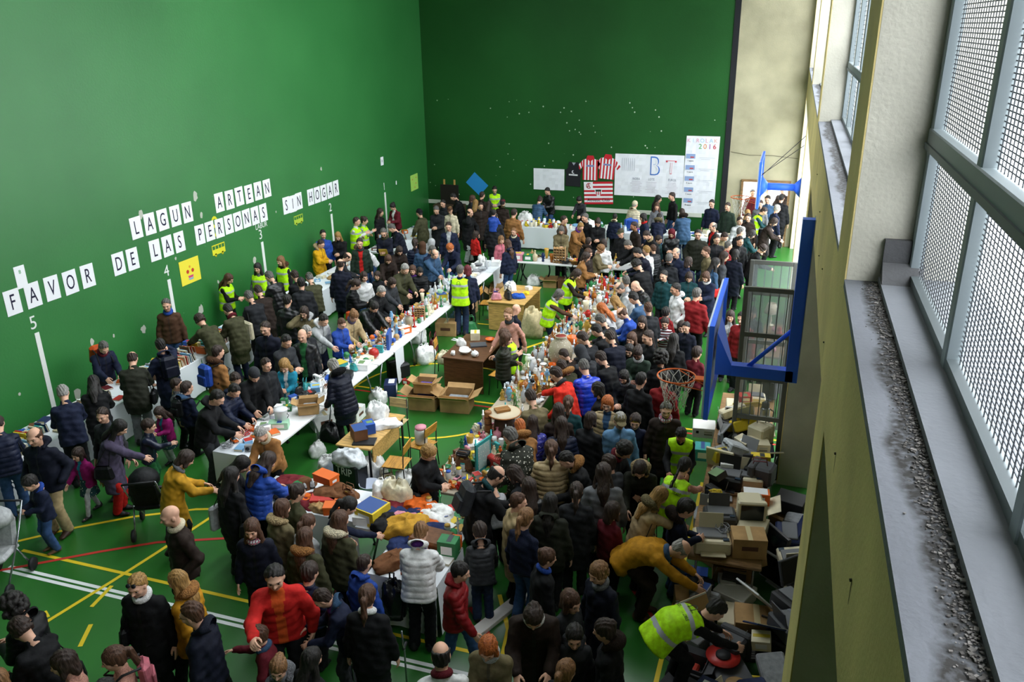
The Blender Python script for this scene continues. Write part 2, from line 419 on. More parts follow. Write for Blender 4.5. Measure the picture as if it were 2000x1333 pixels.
def hand_geo(grip,left=False):
    key=('h',grip,left)
    if key in _H: return _H[key]
    # local: wrist at origin, fingers along +y, palm facing -z, thumb towards +x (for a left hand of the body mirrored by the caller)
    s=SDF((-.07,-.05,-.10),(.09,.22,.05),.0058)
    s.cone((0,-.03,0),(0,.02,0),.026,.027,k=.02,flat=((0,0,1),.75))
    s.ell((0,.052,0),(.040,.048,.015),k=.02)
    for i,(x,l) in enumerate(((.030,.072),(.010,.080),(-.011,.074),(-.031,.058))):
        c=(.55,.75,.9,1.0)[i]*(1.15 if grip else .45)
        p=V3(x,.088-.004*abs(i-1),0); a=0
        for sgm,r1,r2 in((.44,.0098,.0092),(.32,.0092,.0086),(.24,.0086,.0075)):
            a+=c*.55; q=p+V3(x*.12*sgm,math.cos(a)*l*sgm*1.1,-math.sin(a)*l*sgm*1.1); s.cone(p,q,r1,r2,k=.003); p=q
    p=V3(.028,.018,-.004)
    for q,r1,r2 in((V3(.052,.048,-.014),.0135,.0115),(V3(.060,.074,-.026 if grip else -.018),.0112,.0100),(V3(.056,.096,-.042 if grip else -.024),.0098,.0080)):
        s.cone(p,q,r1,r2,k=.006); p=q
    v,f=s.mesh()
    if left: v=v*V3(-1,1,1); f=f[:,::-1]
    _H[key]=(v,f); return _H[key]
def basis(y,zhint):
    y=np.array(y,float); y/=np.linalg.norm(y); z=np.array(zhint,float); z=z-y*(z@y); z/=np.linalg.norm(z)+1e-9
    return np.stack([np.cross(y,z),y,z],1)
def bounds(J,m=.28):
    P=np.array([v for k,v in J.items() if isinstance(v,np.ndarray) and v.shape==(3,) and k not in('up2','fw','nu')])
    return P.min(0)-m,P.max(0)+m
_BM={}
GRIP={'hands','browse','reach','lean','bend','fold','give','phone'}
def body_mesh(pose,hy=0,child=False):
    key=('body',pose,hy,child)
    if key in _BM: return _BM[key]
    J=skeleton(pose,hy,child); w=.80 if child else 1
    bk=('bt',pose,child)
    if bk not in _BM:
        lo,hi=bounds(J,.2); s=SDF(lo,hi,.017)
        s.cone(J['pel'],J['waist'],.118*w,.112*w,.05,flat=((0,1,0),.8)); s.cone(J['waist'],J['chest'],.110*w,.115*w,.05,flat=((0,1,0),.74))
        s.cone(J['chest'],J['neck']-J['up2']*.06,.108*w,.050*w,.04,flat=((0,1,0),.72)); [s.cone(J['sh'+q],J['neck']-J['up2']*.065,.042*w,.036*w,.03) for q in 'RL']
        s.cone(J['neck']-J['up2']*.02,J['head0'],.056,.052,.03)
        for q in 'RL':
            s.cone(J['sh'+q],J['el'+q],.052*w,.040*w,.03); s.cone(J['el'+q],J['wr'+q],.041*w,.027*w,.02)
            s.cone(J['hip'+q],J['kn'+q],.078*w,.055*w,.04); s.cone(J['kn'+q],J['an'+q],.055*w,.037*w,.02)
            s.cone(J['an'+q]+V3(0,-.02,-.03),J['an'+q]+V3(0,.13*w,-.055*w),.035*w,.026*w,.02)
        v,f=s.mesh(); _BM[bk]=(v,f)
    v,f=_BM[bk]; parts=[(v,f,0)]
    hv,hf,hm=head_geo(); parts.append((hv@J['headM'].T+J['headC'],hf,hm))
    for q in 'RL':
        g=pose in GRIP and pose not in('fold',); v2,f2=hand_geo(g,q=='R')   # thumbs point inwards
        if pose=='pocket': continue
        d=J['wr'+q]-J['el'+q]; d=d/np.linalg.norm(d)
        if pose in('browse','lean','reach'): d=d*.6+V3(0,.5,-.35)
        if pose=='hands': d=d*.5+V3(-.5 if q=='R' else .5,.3,.1)
        B=basis(d,V3(.5 if q=='R' else -.5,.1,.5) if pose in('browse','lean','reach','hands','bend','give') else V3(1 if q=='R' else -1,0,.2))
        parts.append(((v2*w*1.04)@B.T+J['wr'+q],f2,0))
    me=np_mesh('person_body',parts,5); _BM[key]=me; return me
def cloth_mesh(kind,pose,child=False,open_=False):
    key=(kind,pose,child,open_)
    if key in _BM: return _BM[key]
    J=skeleton(pose,0,child); w=.80 if child else 1; up=J['up2']; U=(J['waist']-J['pel']); U=U/np.linalg.norm(U)
    lo,hi=bounds(J,.30); fine=.0155 if kind in('puffer','longpuffer') else .0175
    s=SDF(lo,hi,fine); FL=((0,1,0),.82)
    if kind in('jacket','sweater','puffer','coat','longpuffer','vest','bigcoat'):
        t={'jacket':.030,'sweater':.016,'puffer':.042,'coat':.034,'longpuffer':.044,'vest':.046,'bigcoat':.040}[kind]*(.8 if child else 1)
        drop={'jacket':.13,'sweater':.06,'puffer':.10,'coat':.50,'longpuffer':.42,'vest':.12,'bigcoat':.30}[kind]*w
        hem=J['pel']-U*drop*(1 if drop<.2 else .35)
        for g in(1,-1):
            o=V3(g*.055*w,0,0)
            s.cone(hem+o*1.15,J['waist']+o,.118*w+t,.098*w+t,.05); s.cone(J['waist']+o,J['chest']+o,.098*w+t,.100*w+t,.05)
            s.cone(J['chest']+o,J['neck']-up*.075+o*.35,.100*w+t,.040*w+t*.5,.05)
        for q in 'RL': s.cone(J['sh'+q]-up*.010,J['neck']-up*.040,.044*w+t*.8,.046*w+t*.4,.03)
        if drop>.2:
            k=(J['knR']+J['knL'])/2; a=J['pel']; h2=a+(V3(0,a[1]*.6+k[1]*.4,a[2])-a)+V3(0,0,-drop)
            s.cone(a,h2,.145*w+t,(.165 if kind!='longpuffer' else .15)*w+t,.05,flat=FL)
            s.cut(V3(0,0,-1),V3(0,0,a[2]-drop))
            for q in 'RL': s.cone(J['hip'+q],J['hip'+q]*.5+J['kn'+q]*.5,.085*w+t,.075*w+t,.04)
            s.cut(V3(0,0,-1),V3(0,0,a[2]-drop))
        else: s.cut(-U,hem-U*.035)
        if kind!='vest':
            for q in 'RL':
                a,e,wr=J['sh'+q],J['el'+q],J['wr'+q]; dd=(wr-e)/np.linalg.norm(wr-e)
                s.cone(a,e,.047*w+t*.85,.040*w+t*.85,.03); s.cone(e,wr-dd*.012,.043*w+t*.9,.032*w+t*.62,.025)
            # collar
            c=J['neck']+up*.012
            s.cone(J['neck']-up*.05,c,.075*w+t*.3,.066+t*.25,.02)
            if kind!='sweater': s.ell(c+J['nu']*.035,(.040,.040,.09),None,k=.01,sign=-1)
        else:
            for q in 'RL': s.ell(J['sh'+q]+(V3(.105,0,0) if q=='R' else V3(-.105,0,0))*w,(.075*w,.15,.13),None,k=.01,sign=-1)
            s.ell(J['neck']+up*.05+J['fw']*.04,(.07,.09,.10),None,k=.01,sign=-1)
        if kind in('puffer','longpuffer'):
            X=s.ax[0][:,None,None]; Y=s.ax[1][None,:,None]; Z=s.ax[2][None,None,:]
            for a,b in((J['pel']-V3(0,0,.6),J['neck']),):
                n=up*.6+V3(0,0,.4); n/=np.linalg.norm(n)
                ph=(X*n[0]+Y*n[1]+Z*n[2]-float(n@J['pel']))/(.078*w)*PI
            s.d=s.d+(.020*np.exp(-5*np.abs(np.sin(ph)))).astype(np.float32)
        if kind in('jacket','coat','bigcoat','sweater'):   # folds
            X=s.ax[0][:,None,None]; Y=s.ax[1][None,:,None]; Z=s.ax[2][None,None,:]
            s.d=s.d+(.0045*np.sin(X*41+Z*23+np.sin(Y*31)*2)+.004*np.sin(Z*57+Y*37+X*13)).astype(np.float32)
    elif kind in('trousers','leggings'):
        t=.018 if kind=='trousers' else .006
        s.cone(J['pel']+U*.05,J['pel'],.110*w+t,.112*w+t,.05,flat=FL)
        for q in 'RL':
            h,kn,an=J['hip'+q],J['kn'+q],J['an'+q]
            s.cone(h,kn,.080*w+t,.056*w+t,.035); s.cone(kn,an+V3(0,0,-.01),.058*w+t,(.044 if t<.01 else .056)*w+t*.9,.03)
        X=s.ax[0][:,None,None]; Y=s.ax[1][None,:,None]; Z=s.ax[2][None,None,:]
        s.d=s.d+(.0035*np.sin(Z*70+np.sin(X*40)*2+Y*20)).astype(np.float32)
        s.cut(V3(0,0,-1),V3(0,0,.045*w))
    elif kind=='skirt':
        s.cone(J['pel']+U*.16,J['pel']-V3(0,0,.02),.125*w,.17*w,.05,flat=FL); s.cone(J['pel'],J['pel']-V3(0,-.0,.40*w),.15*w,.22*w,.05)
        s.cut(V3(0,0,-1),V3(0,0,J['pel'][2]-.40*w))
    v,f=s.mesh(); me=np_mesh(kind,[(v,f,0)],1)
    if kind in('jacket','coat','bigcoat','puffer','longpuffer','sweater') and not(kind=='sweater' and not open_):
        # the front closure, or what is worn beneath when it hangs open
        c=v[f].mean(1); n=np.cross(v[f[:,1]]-v[f[:,0]],v[f[:,3]]-v[f[:,0]])
        hgt=(c-J['pel'])@U; fr=(n@J['fw']>0)&(((c-J['pel'])@J['fw'])>.03*w)
        wd=np.where(hgt>.2,.02+.045*np.clip((hgt-.15)/.3,0,1),.045)*w if open_ else .0115
        arm=np.zeros(len(c),bool)
        mi=np.where(fr&(np.abs(c[:,0])<wd)&(hgt<.56*w),1,0).astype(np.int32)
        me.materials.append(None); me.polygons.foreach_set('material_index',mi)
    if kind=='vest':
        # two silver bands, found by height along the torso
        c=v[f].mean(1); h=(c-J['pel'])@U; h2=(c-J['chest'])@up
        mi=np.zeros(len(f),np.int32); mi[(np.abs(h-.055)<.026)|(np.abs(h2-.005)<.024)]=1
        me.materials.append(None); me.polygons.foreach_set('material_index',mi)
    _BM[key]=me; return me
def shoe_mesh():
    if 'shoe' in _BM: return _BM['shoe']
    s=SDF((-.09,-.13,-.02),(.09,.24,.16),.009)
    s.cone((0,-.035,.05),(0,.06,.045),.045,.044,.03); s.cone((0,.06,.038),(0,.155,.03),.046,.034,.03,flat=((0,0,1),.7)); s.cone((0,-.03,.05),(0,-.02,.11),.043,.045,.03)
    s.cut(V3(0,0,-1),V3(0,0,.003))
    v,f=s.mesh(); me=np_mesh('shoe',[(v,f,0)],1); _BM['shoe']=me; return me
# ---- hair and headwear, in head space
def hair_mesh(kind):
    key='hair_'+kind
    if key in _BM: return _BM[key]
    if kind in('long','pony','braid'): s=SDF((-.17,-.22,-.46),(.17,.16,.17),.0115)
    elif kind in('fro','hood','furhood','scarfhead'): s=SDF((-.22,-.26,-.28),(.22,.20,.24),.0115)
    else: s=SDF((-.16,-.17,-.2),(.16,.20,.19),.0085)
    cap=lambda r,fz=.022: s.ell((0,-.018,.036),(.077+r,.098+r,.090+r),k=.01)
    if kind in('short','boy','crop'):
        r={'short':.012,'boy':.020,'crop':.008}[kind]; cap(r); s.ell((0,-.055,-.03),(.074,.055,.06),k=.02)
        s.cut(V3(0,.80,-.6),V3(0,.050,.066) if kind!='boy' else V3(0,.074,.052)); s.cut(V3(0,.25,-.97),V3(0,-.06,-.072))
        for g in(1,-1): s.ell((g*.085,.004,-.022),(.024,.028,.034),k=.01,sign=-1)
    elif kind=='ring':    # bald on top
        cap(.010); s.ell((0,-.055,-.03),(.075,.056,.055),k=.02); s.cut(V3(0,.9,-.43),V3(0,.03,-.01)); s.cut(V3(0,.1,1),V3(0,0,.060)); s.cut(V3(0,.25,-.97),V3(0,-.06,-.07))
    elif kind in('long','bob','pony','bun','braid'):
        cap(.018); s.ell((0,-.05,-.03),(.082,.062,.075),k=.02)
        if kind=='long':
            for g in(1,-1):
                s.cone((g*.062,-.015,.0),(g*.088,.0,-.22),.034,.045,.03); s.cone((g*.088,.0,-.22),(g*.075,.03,-.36),.042,.022,.03)
            s.cone((0,-.07,-.02),(0,-.125,-.24),.075,.075,.04,flat=((0,1,0),.6)); s.cone((0,-.125,-.24),(0,-.12,-.40),.07,.04,.04,flat=((0,1,0),.6))
        if kind=='bob':
            for g in(1,-1): s.cone((g*.066,-.01,.0),(g*.076,.02,-.085),.034,.032,.03)
            s.cone((0,-.06,-.03),(0,-.075,-.10),.078,.070,.03,flat=((0,1,0),.7))
        if kind=='pony':
            s.cone((0,-.11,.04),(0,-.155,.01),.024,.034,.02); s.cone((0,-.155,.01),(.01,-.165,-.16),.036,.034,.02); s.cone((.01,-.165,-.16),(0,-.15,-.28),.033,.010,.02)
        if kind=='braid':
            p=V3(0,-.12,-.02)
            for i in range(8): q=p+V3(.004*(-1)**i,-.006,-.045); s.cone(p,q,.024,.017,.006); p=q
        if kind=='bun': s.ell((0,-.105,.085),(.045,.045,.042),k=.02)
        s.ell((0,.115,-.025),(.053,.085,.072),k=.015,sign=-1)
        if kind!='long' : s.cut(V3(0,.7,-.72),V3(0,.088,-.13))
    elif kind in('curly','fro'):
        rng=np.random.RandomState(4); cap(.02); n=110; rr=.022 if kind=='curly' else .03
        for i in range(n):
            a=rng.uniform(0,2*PI); z=rng.uniform(-.75 if kind=='fro' else -.5,1); q=math.sqrt(1-z*z)
            if math.sin(a)*q>.62 and z<.45: continue
            k=1 if kind=='curly' else 1.28
            s.ell((math.cos(a)*q*.088*k,-.02+math.sin(a)*q*.105*k,.03+z*.1*k-(0.03 if z<0 else 0)),(rr,rr,rr),k=.008)
        s.ell((0,.125,-.03),(.055,.085,.078),k=.01,sign=-1)
    elif kind in('beanie','kidhat'):
        s.ell((0,-.018,.040),(.095,.115,.108),k=.01); s.cut(V3(0,.25,-.97),V3(0,.05,.028)); 
        if kind=='kidhat': s.ell((0,-.02,.150),(.03,.03,.03),k=.01)
    elif kind=='cap':
        s.ell((0,-.015,.045),(.092,.112,.085),k=.01); s.cut(V3(0,.0,-1),V3(0,0,.030)); s.ell((0,.115,.038),(.070,.075,.012),k=.008)
    elif kind=='crown':
        s.ell((0,-.015,.05),(.088,.108,.09),k=.01); s.cut(V3(0,0,-1),V3(0,0,.045)); s.ell((0,-.015,.10),(.07,.09,.09),k=.004,sign=-1)
    elif kind in('hood','scarfhead'):
        s.ell((0,-.022,.03),(.108,.126,.118),k=.02); s.cone((0,-.03,-.05),(0,-.04,-.17),.098,.105,.04); s.ell((0,.125,-.018),(.062,.105,.085),k=.015,sign=-1)
        s.cut(V3(0,.2,-1),V3(0,0,-.215))
    elif kind=='furhood':
        s.ell((0,-.12,-.14),(.13,.09,.07),k=.03)
        for g in(1,-1): s.cone((g*.10,-.10,-.13),(g*.085,.02,-.165),.045,.036,.03)
    elif kind=='hoodback':
        s.ell((0,-.115,-.15),(.115,.075,.06),k=.03)
        for g in(1,-1): s.cone((g*.095,-.09,-.14),(g*.075,.02,-.175),.030,.022,.03)
    elif kind=='scarf':
        for i in range(14):
            a=2*PI*i/14; b=2*PI*(i+1)/14; s.cone((math.cos(a)*.068,-.012+math.sin(a)*.072,-.165-.02*math.sin(a)),(math.cos(b)*.068,-.012+math.sin(b)*.072,-.165-.02*math.sin(b)),.032,.032,.012)
        s.cone((.02,.07,-.19),(.035,.09,-.32),.03,.026,.02,flat=((0,1,0),.6))
    if kind in('short','boy','long','bob','pony','bun','braid','crop','ring'):
        X=s.ax[0][:,None,None]; Y=s.ax[1][None,:,None]; Z=s.ax[2][None,None,:]
        s.d=s.d+(.0045*np.sin(X*95+np.sin(Y*60)*1.5)*np.sin(Y*70+X*40+Z*30)+.003*np.sin(X*160+Z*50)).astype(np.float32)
    v,f=s.mesh(); me=np_mesh('hair',[(v,f,0)],1); _BM[key]=me; return me
# ------------------------------------------------------------------ the hall
GREEN='2b7a3c'
def green_wall(name,flecks,c1='217036',c2='2f8043',rough=.5,spec=.5):
    m=bpy.data.materials.new(name); m.use_nodes=True; nt=m.node_tree; b=nt.nodes['Principled BSDF']; b.inputs['Roughness'].default_value=rough
    b.inputs['Specular IOR Level'].default_value=spec
    tc=nt.nodes.new('ShaderNodeTexCoord'); N=lambda s,d=3:_noise(nt,tc,s,d)
    n=N(.35,5); r=nt.nodes.new('ShaderNodeValToRGB'); r.color_ramp.elements[0].position=.3; r.color_ramp.elements[1].position=.7
    r.color_ramp.elements[0].color=(*lin(c1),1); r.color_ramp.elements[1].color=(*lin(c2),1)
    nt.links.new(n.outputs[0],r.inputs[0]); out=r.outputs[0]
    # small chips in the paint, where balls have hit
    v=nt.nodes.new('ShaderNodeTexVoronoi'); v.inputs['Scale'].default_value=4.2; nt.links.new(tc.outputs['Object'],v.inputs['Vector'])
    s1=nt.nodes.new('ShaderNodeMath'); s1.operation='LESS_THAN'; s1.inputs[1].default_value=.13 if flecks else .05
    n2=N(.5,2); mul=nt.nodes.new('ShaderNodeMath'); mul.operation='MULTIPLY'
    g2=nt.nodes.new('ShaderNodeMath'); g2.operation='GREATER_THAN'; g2.inputs[1].default_value=.5; nt.links.new(n2.outputs[0],g2.inputs[0])
    wn_=N(30,2); ad=nt.nodes.new('ShaderNodeMath'); ad.operation='MULTIPLY_ADD'; ad.inputs[1].default_value=.05; nt.links.new(wn_.outputs[0],ad.inputs[0]); nt.links.new(v.outputs[0],ad.inputs[2])
    nt.links.new(ad.outputs[0],s1.inputs[0]); nt.links.new(s1.outputs[0],mul.inputs[0]); nt.links.new(g2.outputs[0],mul.inputs[1])
    sep=nt.nodes.new('ShaderNodeSeparateXYZ'); nt.links.new(tc.outputs['Object'],sep.inputs[0])
    mr=nt.nodes.new('ShaderNodeMath'); mr.operation='LESS_THAN'; mr.inputs[1].default_value=4.6 if flecks else 3.6; nt.links.new(sep.outputs[2],mr.inputs[0])
    m2=nt.nodes.new('ShaderNodeMath'); m2.operation='MULTIPLY'; nt.links.new(mul.outputs[0],m2.inputs[0]); nt.links.new(mr.outputs[0],m2.inputs[1])
    mx=nt.nodes.new('ShaderNodeMixRGB'); mx.inputs[2].default_value=(.45,.55,.42,1); nt.links.new(m2.outputs[0],mx.inputs[0]); nt.links.new(out,mx.inputs[1])
    nt.links.new(mx.outputs[0],b.inputs['Base Color'])
    n3=N(22,4); bp=nt.nodes.new('ShaderNodeBump'); bp.inputs['Strength'].default_value=.25; bp.inputs['Distance'].default_value=.01
    nt.links.new(n3.outputs[0],bp.inputs['Height']); nt.links.new(bp.outputs[0],b.inputs['Normal'])
    return m
def _noise(nt,tc,s,d):
    n=nt.nodes.new('ShaderNodeTexNoise'); n.inputs['Scale'].default_value=s; n.inputs['Detail'].default_value=d
    nt.links.new(tc.outputs['Object'],n.inputs['Vector']); return n
def slab(name,lo,hi,m):
    b=MB(); c=[(lo[i]+hi[i])/2 for i in range(3)]; b.box(c,[hi[i]-lo[i] for i in range(3)],m); return struct(b.obj(name))
Y0=-9.5
def ledge_mat():
    m=mat('7d8087',.9,0,'plaster',.41); nt=m.node_tree; b=nt.nodes['Principled BSDF']; tc=[n for n in nt.nodes if n.type=='TEX_COORD'][0]
    src=b.inputs['Base Color'].links[0].from_socket; sp=nt.nodes.new('ShaderNodeSeparateXYZ'); nt.links.new(tc.outputs['Object'],sp.inputs[0])
    n=_noise(nt,tc,2.2,6); n2=_noise(nt,tc,38,5)
    a=nt.nodes.new('ShaderNodeMath'); a.operation='MULTIPLY_ADD'; a.inputs[1].default_value=.20; nt.links.new(n.outputs[0],a.inputs[0]); nt.links.new(sp.outputs[0],a.inputs[2])
    r=nt.nodes.new('ShaderNodeMapRange'); r.inputs['From Min'].default_value=.49; r.inputs['From Max'].default_value=.525; nt.links.new(a.outputs[0],r.inputs['Value'])
    q=nt.nodes.new('ShaderNodeMath'); q.operation='MULTIPLY'; q.use_clamp=True; nt.links.new(r.outputs[0],q.inputs[0])
    w=nt.nodes.new('ShaderNodeMath'); w.operation='MULTIPLY_ADD'; w.inputs[1].default_value=2.8; w.inputs[2].default_value=-.55; w.use_clamp=True; nt.links.new(n2.outputs[0],w.inputs[0]); nt.links.new(w.outputs[0],q.inputs[1])
    mx=nt.nodes.new('ShaderNodeMixRGB'); mx.inputs[2].default_value=(*lin('3a3836'),1); nt.links.new(q.outputs[0],mx.inputs[0]); nt.links.new(src,mx.inputs[1]); nt.links.new(mx.outputs[0],b.inputs['Base Color'])
    return m
CREAM=mat('b2ab8e',.85,0,'plaster'); YEL=mat('e4cf8c',.8,0,'plaster'); CONC=mat('9a9ca2',.9,0,'plaster'); PCREAM=mat('d6d2c2',.85,0,'plaster'); LEDGE=ledge_mat()
# floor
fm=bpy.data.materials.new('court_floor'); fm.use_nodes=True; nt=fm.node_tree; b_=nt.nodes['Principled BSDF']
tc=nt.nodes.new('ShaderNodeTexCoord'); n=_noise(nt,tc,.6,5); r=nt.nodes.new('ShaderNodeValToRGB')
r.color_ramp.elements[0].position=.3; r.color_ramp.elements[1].position=.7; r.color_ramp.elements[0].color=(*lin('205a1e'),1); r.color_ramp.elements[1].color=(*lin('2b6e26'),1)
nt.links.new(n.outputs[0],r.inputs[0]); nt.links.new(r.outputs[0],b_.inputs['Base Color']); b_.inputs['Roughness'].default_value=.30; b_.inputs['Specular IOR Level'].default_value=.6
slab('floor',(XL-.3,Y0,-.2),(1.3,YF+.25,0),fm)
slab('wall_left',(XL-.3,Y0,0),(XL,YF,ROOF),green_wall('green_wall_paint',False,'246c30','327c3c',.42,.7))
slab('wall_front',(XL,YF,0),(-2.02,YF+.25,ROOF),green_wall('green_front_dimmed',True,'164c1b','1d5a23',.55,.3))  # darker green than the side wall: weaker window light put into the colour
slab('trim_1',(-2.02,YF-.03,0),(-1.84,YF+.25,ROOF),mat('14161c',.7))
slab('trim_2',(XL,YF-.02,.83),(-2.6,YF,.97),mat('d6d8cc',.5))
fw_=MB()   # cream end wall with its doorway
for lo,hi in(((-1.84,YF,0),(-1.36,YF+.25,ROOF)),((.13,YF,0),(XW+.9,YF+.25,ROOF)),((-1.36,YF,2.12),(.13,YF+.25,ROOF))):
    fw_.box([(lo[i]+hi[i])/2 for i in range(3)],[hi[i]-lo[i] for i in range(3)],CREAM)
struct(fw_.obj('wall_end'))
d=MB()
for x in(-1.36,.13): d.box((x,YF+.1,1.06),(.07,.32,2.12),mat('8a6a44',.6,0,'wood'))
d.box((-.615,YF+.1,2.14),(1.56,.32,.07),mat('8a6a44',.6,0,'wood')); struct(d.obj('door_1'))
slab('wall_back',(XL-.3,Y0-.25,0),(1.3,Y0,ROOF),mat('c9c4ae',.9,0,'plaster'))
# unseen roof, with skylight openings added to brighten the floor
rb=MB(); rm=mat('b9b9b2',.9)
xs=sorted(set([XL-.3,1.3]+[v for x,y in ADDED_SKY for v in(x-.65,x+.65)])); ys=sorted(set([Y0,YF+.25]+[v for x,y in ADDED_SKY for v in(y-2.1,y+2.1)]))
for i in range(len(xs)-1):
    for j in range(len(ys)-1):
        cx,cy=(xs[i]+xs[i+1])/2,(ys[j]+ys[j+1])/2
        if any(abs(cx-x)<.65 and abs(cy-y)<2.1 for x,y in ADDED_SKY): continue
        rb.box((cx,cy,ROOF+.1),(xs[i+1]-xs[i],ys[j+1]-ys[j],.2),rm)
struct(rb.obj('ceiling'))
# window side: pillars down to the floor, a deep beam between them, ledge and wire-mesh windows above
pw=.73
rw=MB()
for y in PILLARS:
    rw.box((XW+.004,y+pw/2,ROOF/2),(.008,pw,ROOF),YEL)
struct(rw.obj('wall_right_pillars'))
rw=MB()
for y in PILLARS: rw.box((.349+.28,y+pw/2,ROOF/2),(.56,pw,ROOF),PCREAM)
struct(rw.obj('wall_right_pillar_sides'))
for k in range(len(PILLARS)-1):
    ya,yb=PILLARS[k]+pw,PILLARS[k+1]
    slab('wall_right_beam',(XW,ya,4.80),(.98,yb,SILL-.03),YEL)
    m=MB(); m.box(((XW+.5)/2,(ya+yb)/2,SILL-.01),(.16,yb-ya,.04),LEDGE); m.box((.735,(ya+yb)/2,SILL+.0),(.47,yb-ya,.075),mat('7f8288',.9,0,'plaster'))
    struct(m.obj('trim_ledge'))
    slab('wall_right_top',(XW,ya,9.6),(.98,yb,ROOF),YEL)
    if k<=2: slab('wall_right_lower',(.98,ya,0),(1.2,yb,4.8),mat('8f8a6a',.9,0,'plaster'))
slab('wall_right_light_block',(.70,-10.5,SILL),(.98,-.2,9.6),YEL)  # unseen slab added behind the viewpoint to cut window light on the floor
sm_=MB()
for y,z in((6.6,5.15),(5.35,5.0),(8.3,5.25),(3.6,5.1),(10.2,5.3),(2.5,5.2),(7.4,5.05)):
    sm_.tube([(XW,y,z),(XW-.008,y,z-.003)],.006,mat('3a342a'),6); sm_.add([(XW-.001,y-.012,z),(XW-.001,y+.012,z),(XW-.001,y+.004,z-.10),(XW-.001,y-.004,z-.10)],[(0,1,2,3)],mat('6a5c38',.9))
struct(sm_.obj('wall_right_bolt_marks'))
# rubble and dirt lying in the groove of the near ledge
rng=random.Random(5)
db=MB(); dm=[mat('5a5653',.95),mat('6e6a66',.95),mat('8f8a86',.95)]
for i in range(2200):
    y=rng.uniform(1.2,4.42); x=.497-abs(rng.gauss(0,.028)) ; s_=rng.uniform(.0015,.005)*(2.2 if rng.random()<.05 else 1)
    if x>.497: x=.49
    db.box((x,y,SILL+.012+s_*.25),(s_*rng.uniform(.8,2),s_*rng.uniform(.8,2),s_*.6),rng.choice(dm),rz=rng.uniform(0,3))
tag(db.obj('debris'),'grey crumbled mortar and dirt lying along the groove of the window ledge','debris',kind='stuff')
m=MB(); m.box((.60,4.36,SILL+.055),(.19,.16,.05),mat('5c5c5e',.7,0,'plaster'),rx=R(40)); m.box((.60,4.43,SILL+.15),(.19,.035,.18),mat('5c5c5e',.7,0,'plaster')); struct(m.obj('trim_flashing'))
# wire-mesh windows
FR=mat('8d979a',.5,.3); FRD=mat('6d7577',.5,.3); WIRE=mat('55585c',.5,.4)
XF=.66
def wire_panel(y0,y1,z0,z1,p,parent):
    b=MB()
    n=int((y1-y0)/(p*2.6)); 
    for i in range(1,n):
        y=y0+(y1-y0)*i/n; b.box((XF+.012,y,(z0+z1)/2),(.0035,.0045,z1-z0),WIRE)
    n=int((z1-z0)/p)
    for i in range(1,n):
        z=z0+(z1-z0)*i/n; b.box((XF+.016,(y0+y1)/2,z),(.0035,y1-y0,.0042),WIRE)
    return b.obj('window_mesh',parent)
HZ=[SILL+.04,6.42,7.75,9.6]
for k in range(len(PILLARS)-1):
    ya,yb=PILLARS[k]+pw,PILLARS[k+1]
    if k==0: continue
    fr=MB(); n=6 if k else 6; ybars=[yb-.025-(yb-ya-.05)*i/n for i in range(n+1)]
    for i,y in enumerate(ybars): fr.box((XF,y,(SILL+9.6)/2),(.06,.075,9.6-SILL),FR,bev=.006)
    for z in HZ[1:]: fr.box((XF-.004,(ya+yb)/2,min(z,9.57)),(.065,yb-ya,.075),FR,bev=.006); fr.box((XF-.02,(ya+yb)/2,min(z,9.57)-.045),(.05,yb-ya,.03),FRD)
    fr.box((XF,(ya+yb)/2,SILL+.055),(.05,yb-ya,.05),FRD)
    fo=struct(fr.obj('window_%d'%k))
    if k<=2:
        for i in range(n):
            for j in range(3 if k==1 else 2): wire_panel(ybars[i+1]+.04,ybars[i]-.04,HZ[j]+.04,min(HZ[j+1],9.6)-.04,.019 if k==1 else .05,fo)
# outside: pale paving, a low wall, and bare trees seen grey through the mesh
slab('ground_outside',(1.3,-10,-.35),(40,60,-.15),mat('c9cacc',.9,0,'plaster'))
slab('ground_beyond_door',(-14,YF+.25,-.35),(1.3,60,-.02),mat('b4b4b6',.9,0,'plaster'))
slab('wall_far_building',(-9,42,0),(9,43,7),mat('b9a99a',.9,0,'plaster'))
slab('wall_street_building',(24,-8,0),(26,30,7.5),mat('b4b4b6',.9,0,'plaster'))
# painted numbers and lines on the side wall
WHT=mat('e8eae6',.6)
def on_left(me_or_obj,y,z,name,kind=None,off=.002,parent=None,rot=0):
    """fix a flat mesh (drawn in its own xy plane) on the side wall: its x runs towards the front wall"""
    o=link(name,me_or_obj,parent); o.matrix_world=Matrix.Translation((XL+off,y,z))@Matrix(((0,0,1,0),(1,0,0,0),(0,1,0,0),(0,0,0,1)))@Matrix.Rotation(rot,4,'Z')
    return o
def on_front(me,x,z,name,off=.002,rot=0,parent=None):
    o=link(name,me,parent); o.matrix_world=Matrix.Translation((x,YF-off,z))@Matrix(((1,0,0,0),(0,0,-1,0),(0,1,0,0),(0,0,0,1)))@Matrix.Rotation(rot,4,'Z'); return o
SP=3.524
for n in range(1,6):
    y=YF-n*SP
    b=MB(); b.box((XL+.004,y,(.30+1.86)/2),(.008,.10,1.56),WHT); struct(b.obj('court_line_%d'%n))
    struct(on_left(text_mesh(str(n),.35,WHT,.95),y-.02,2.05,'court_number_%d'%n))
struct(on_left(text_mesh('LABUR',.19,WHT,.9),YF-3*SP+.06,2.27,'painted_word'))
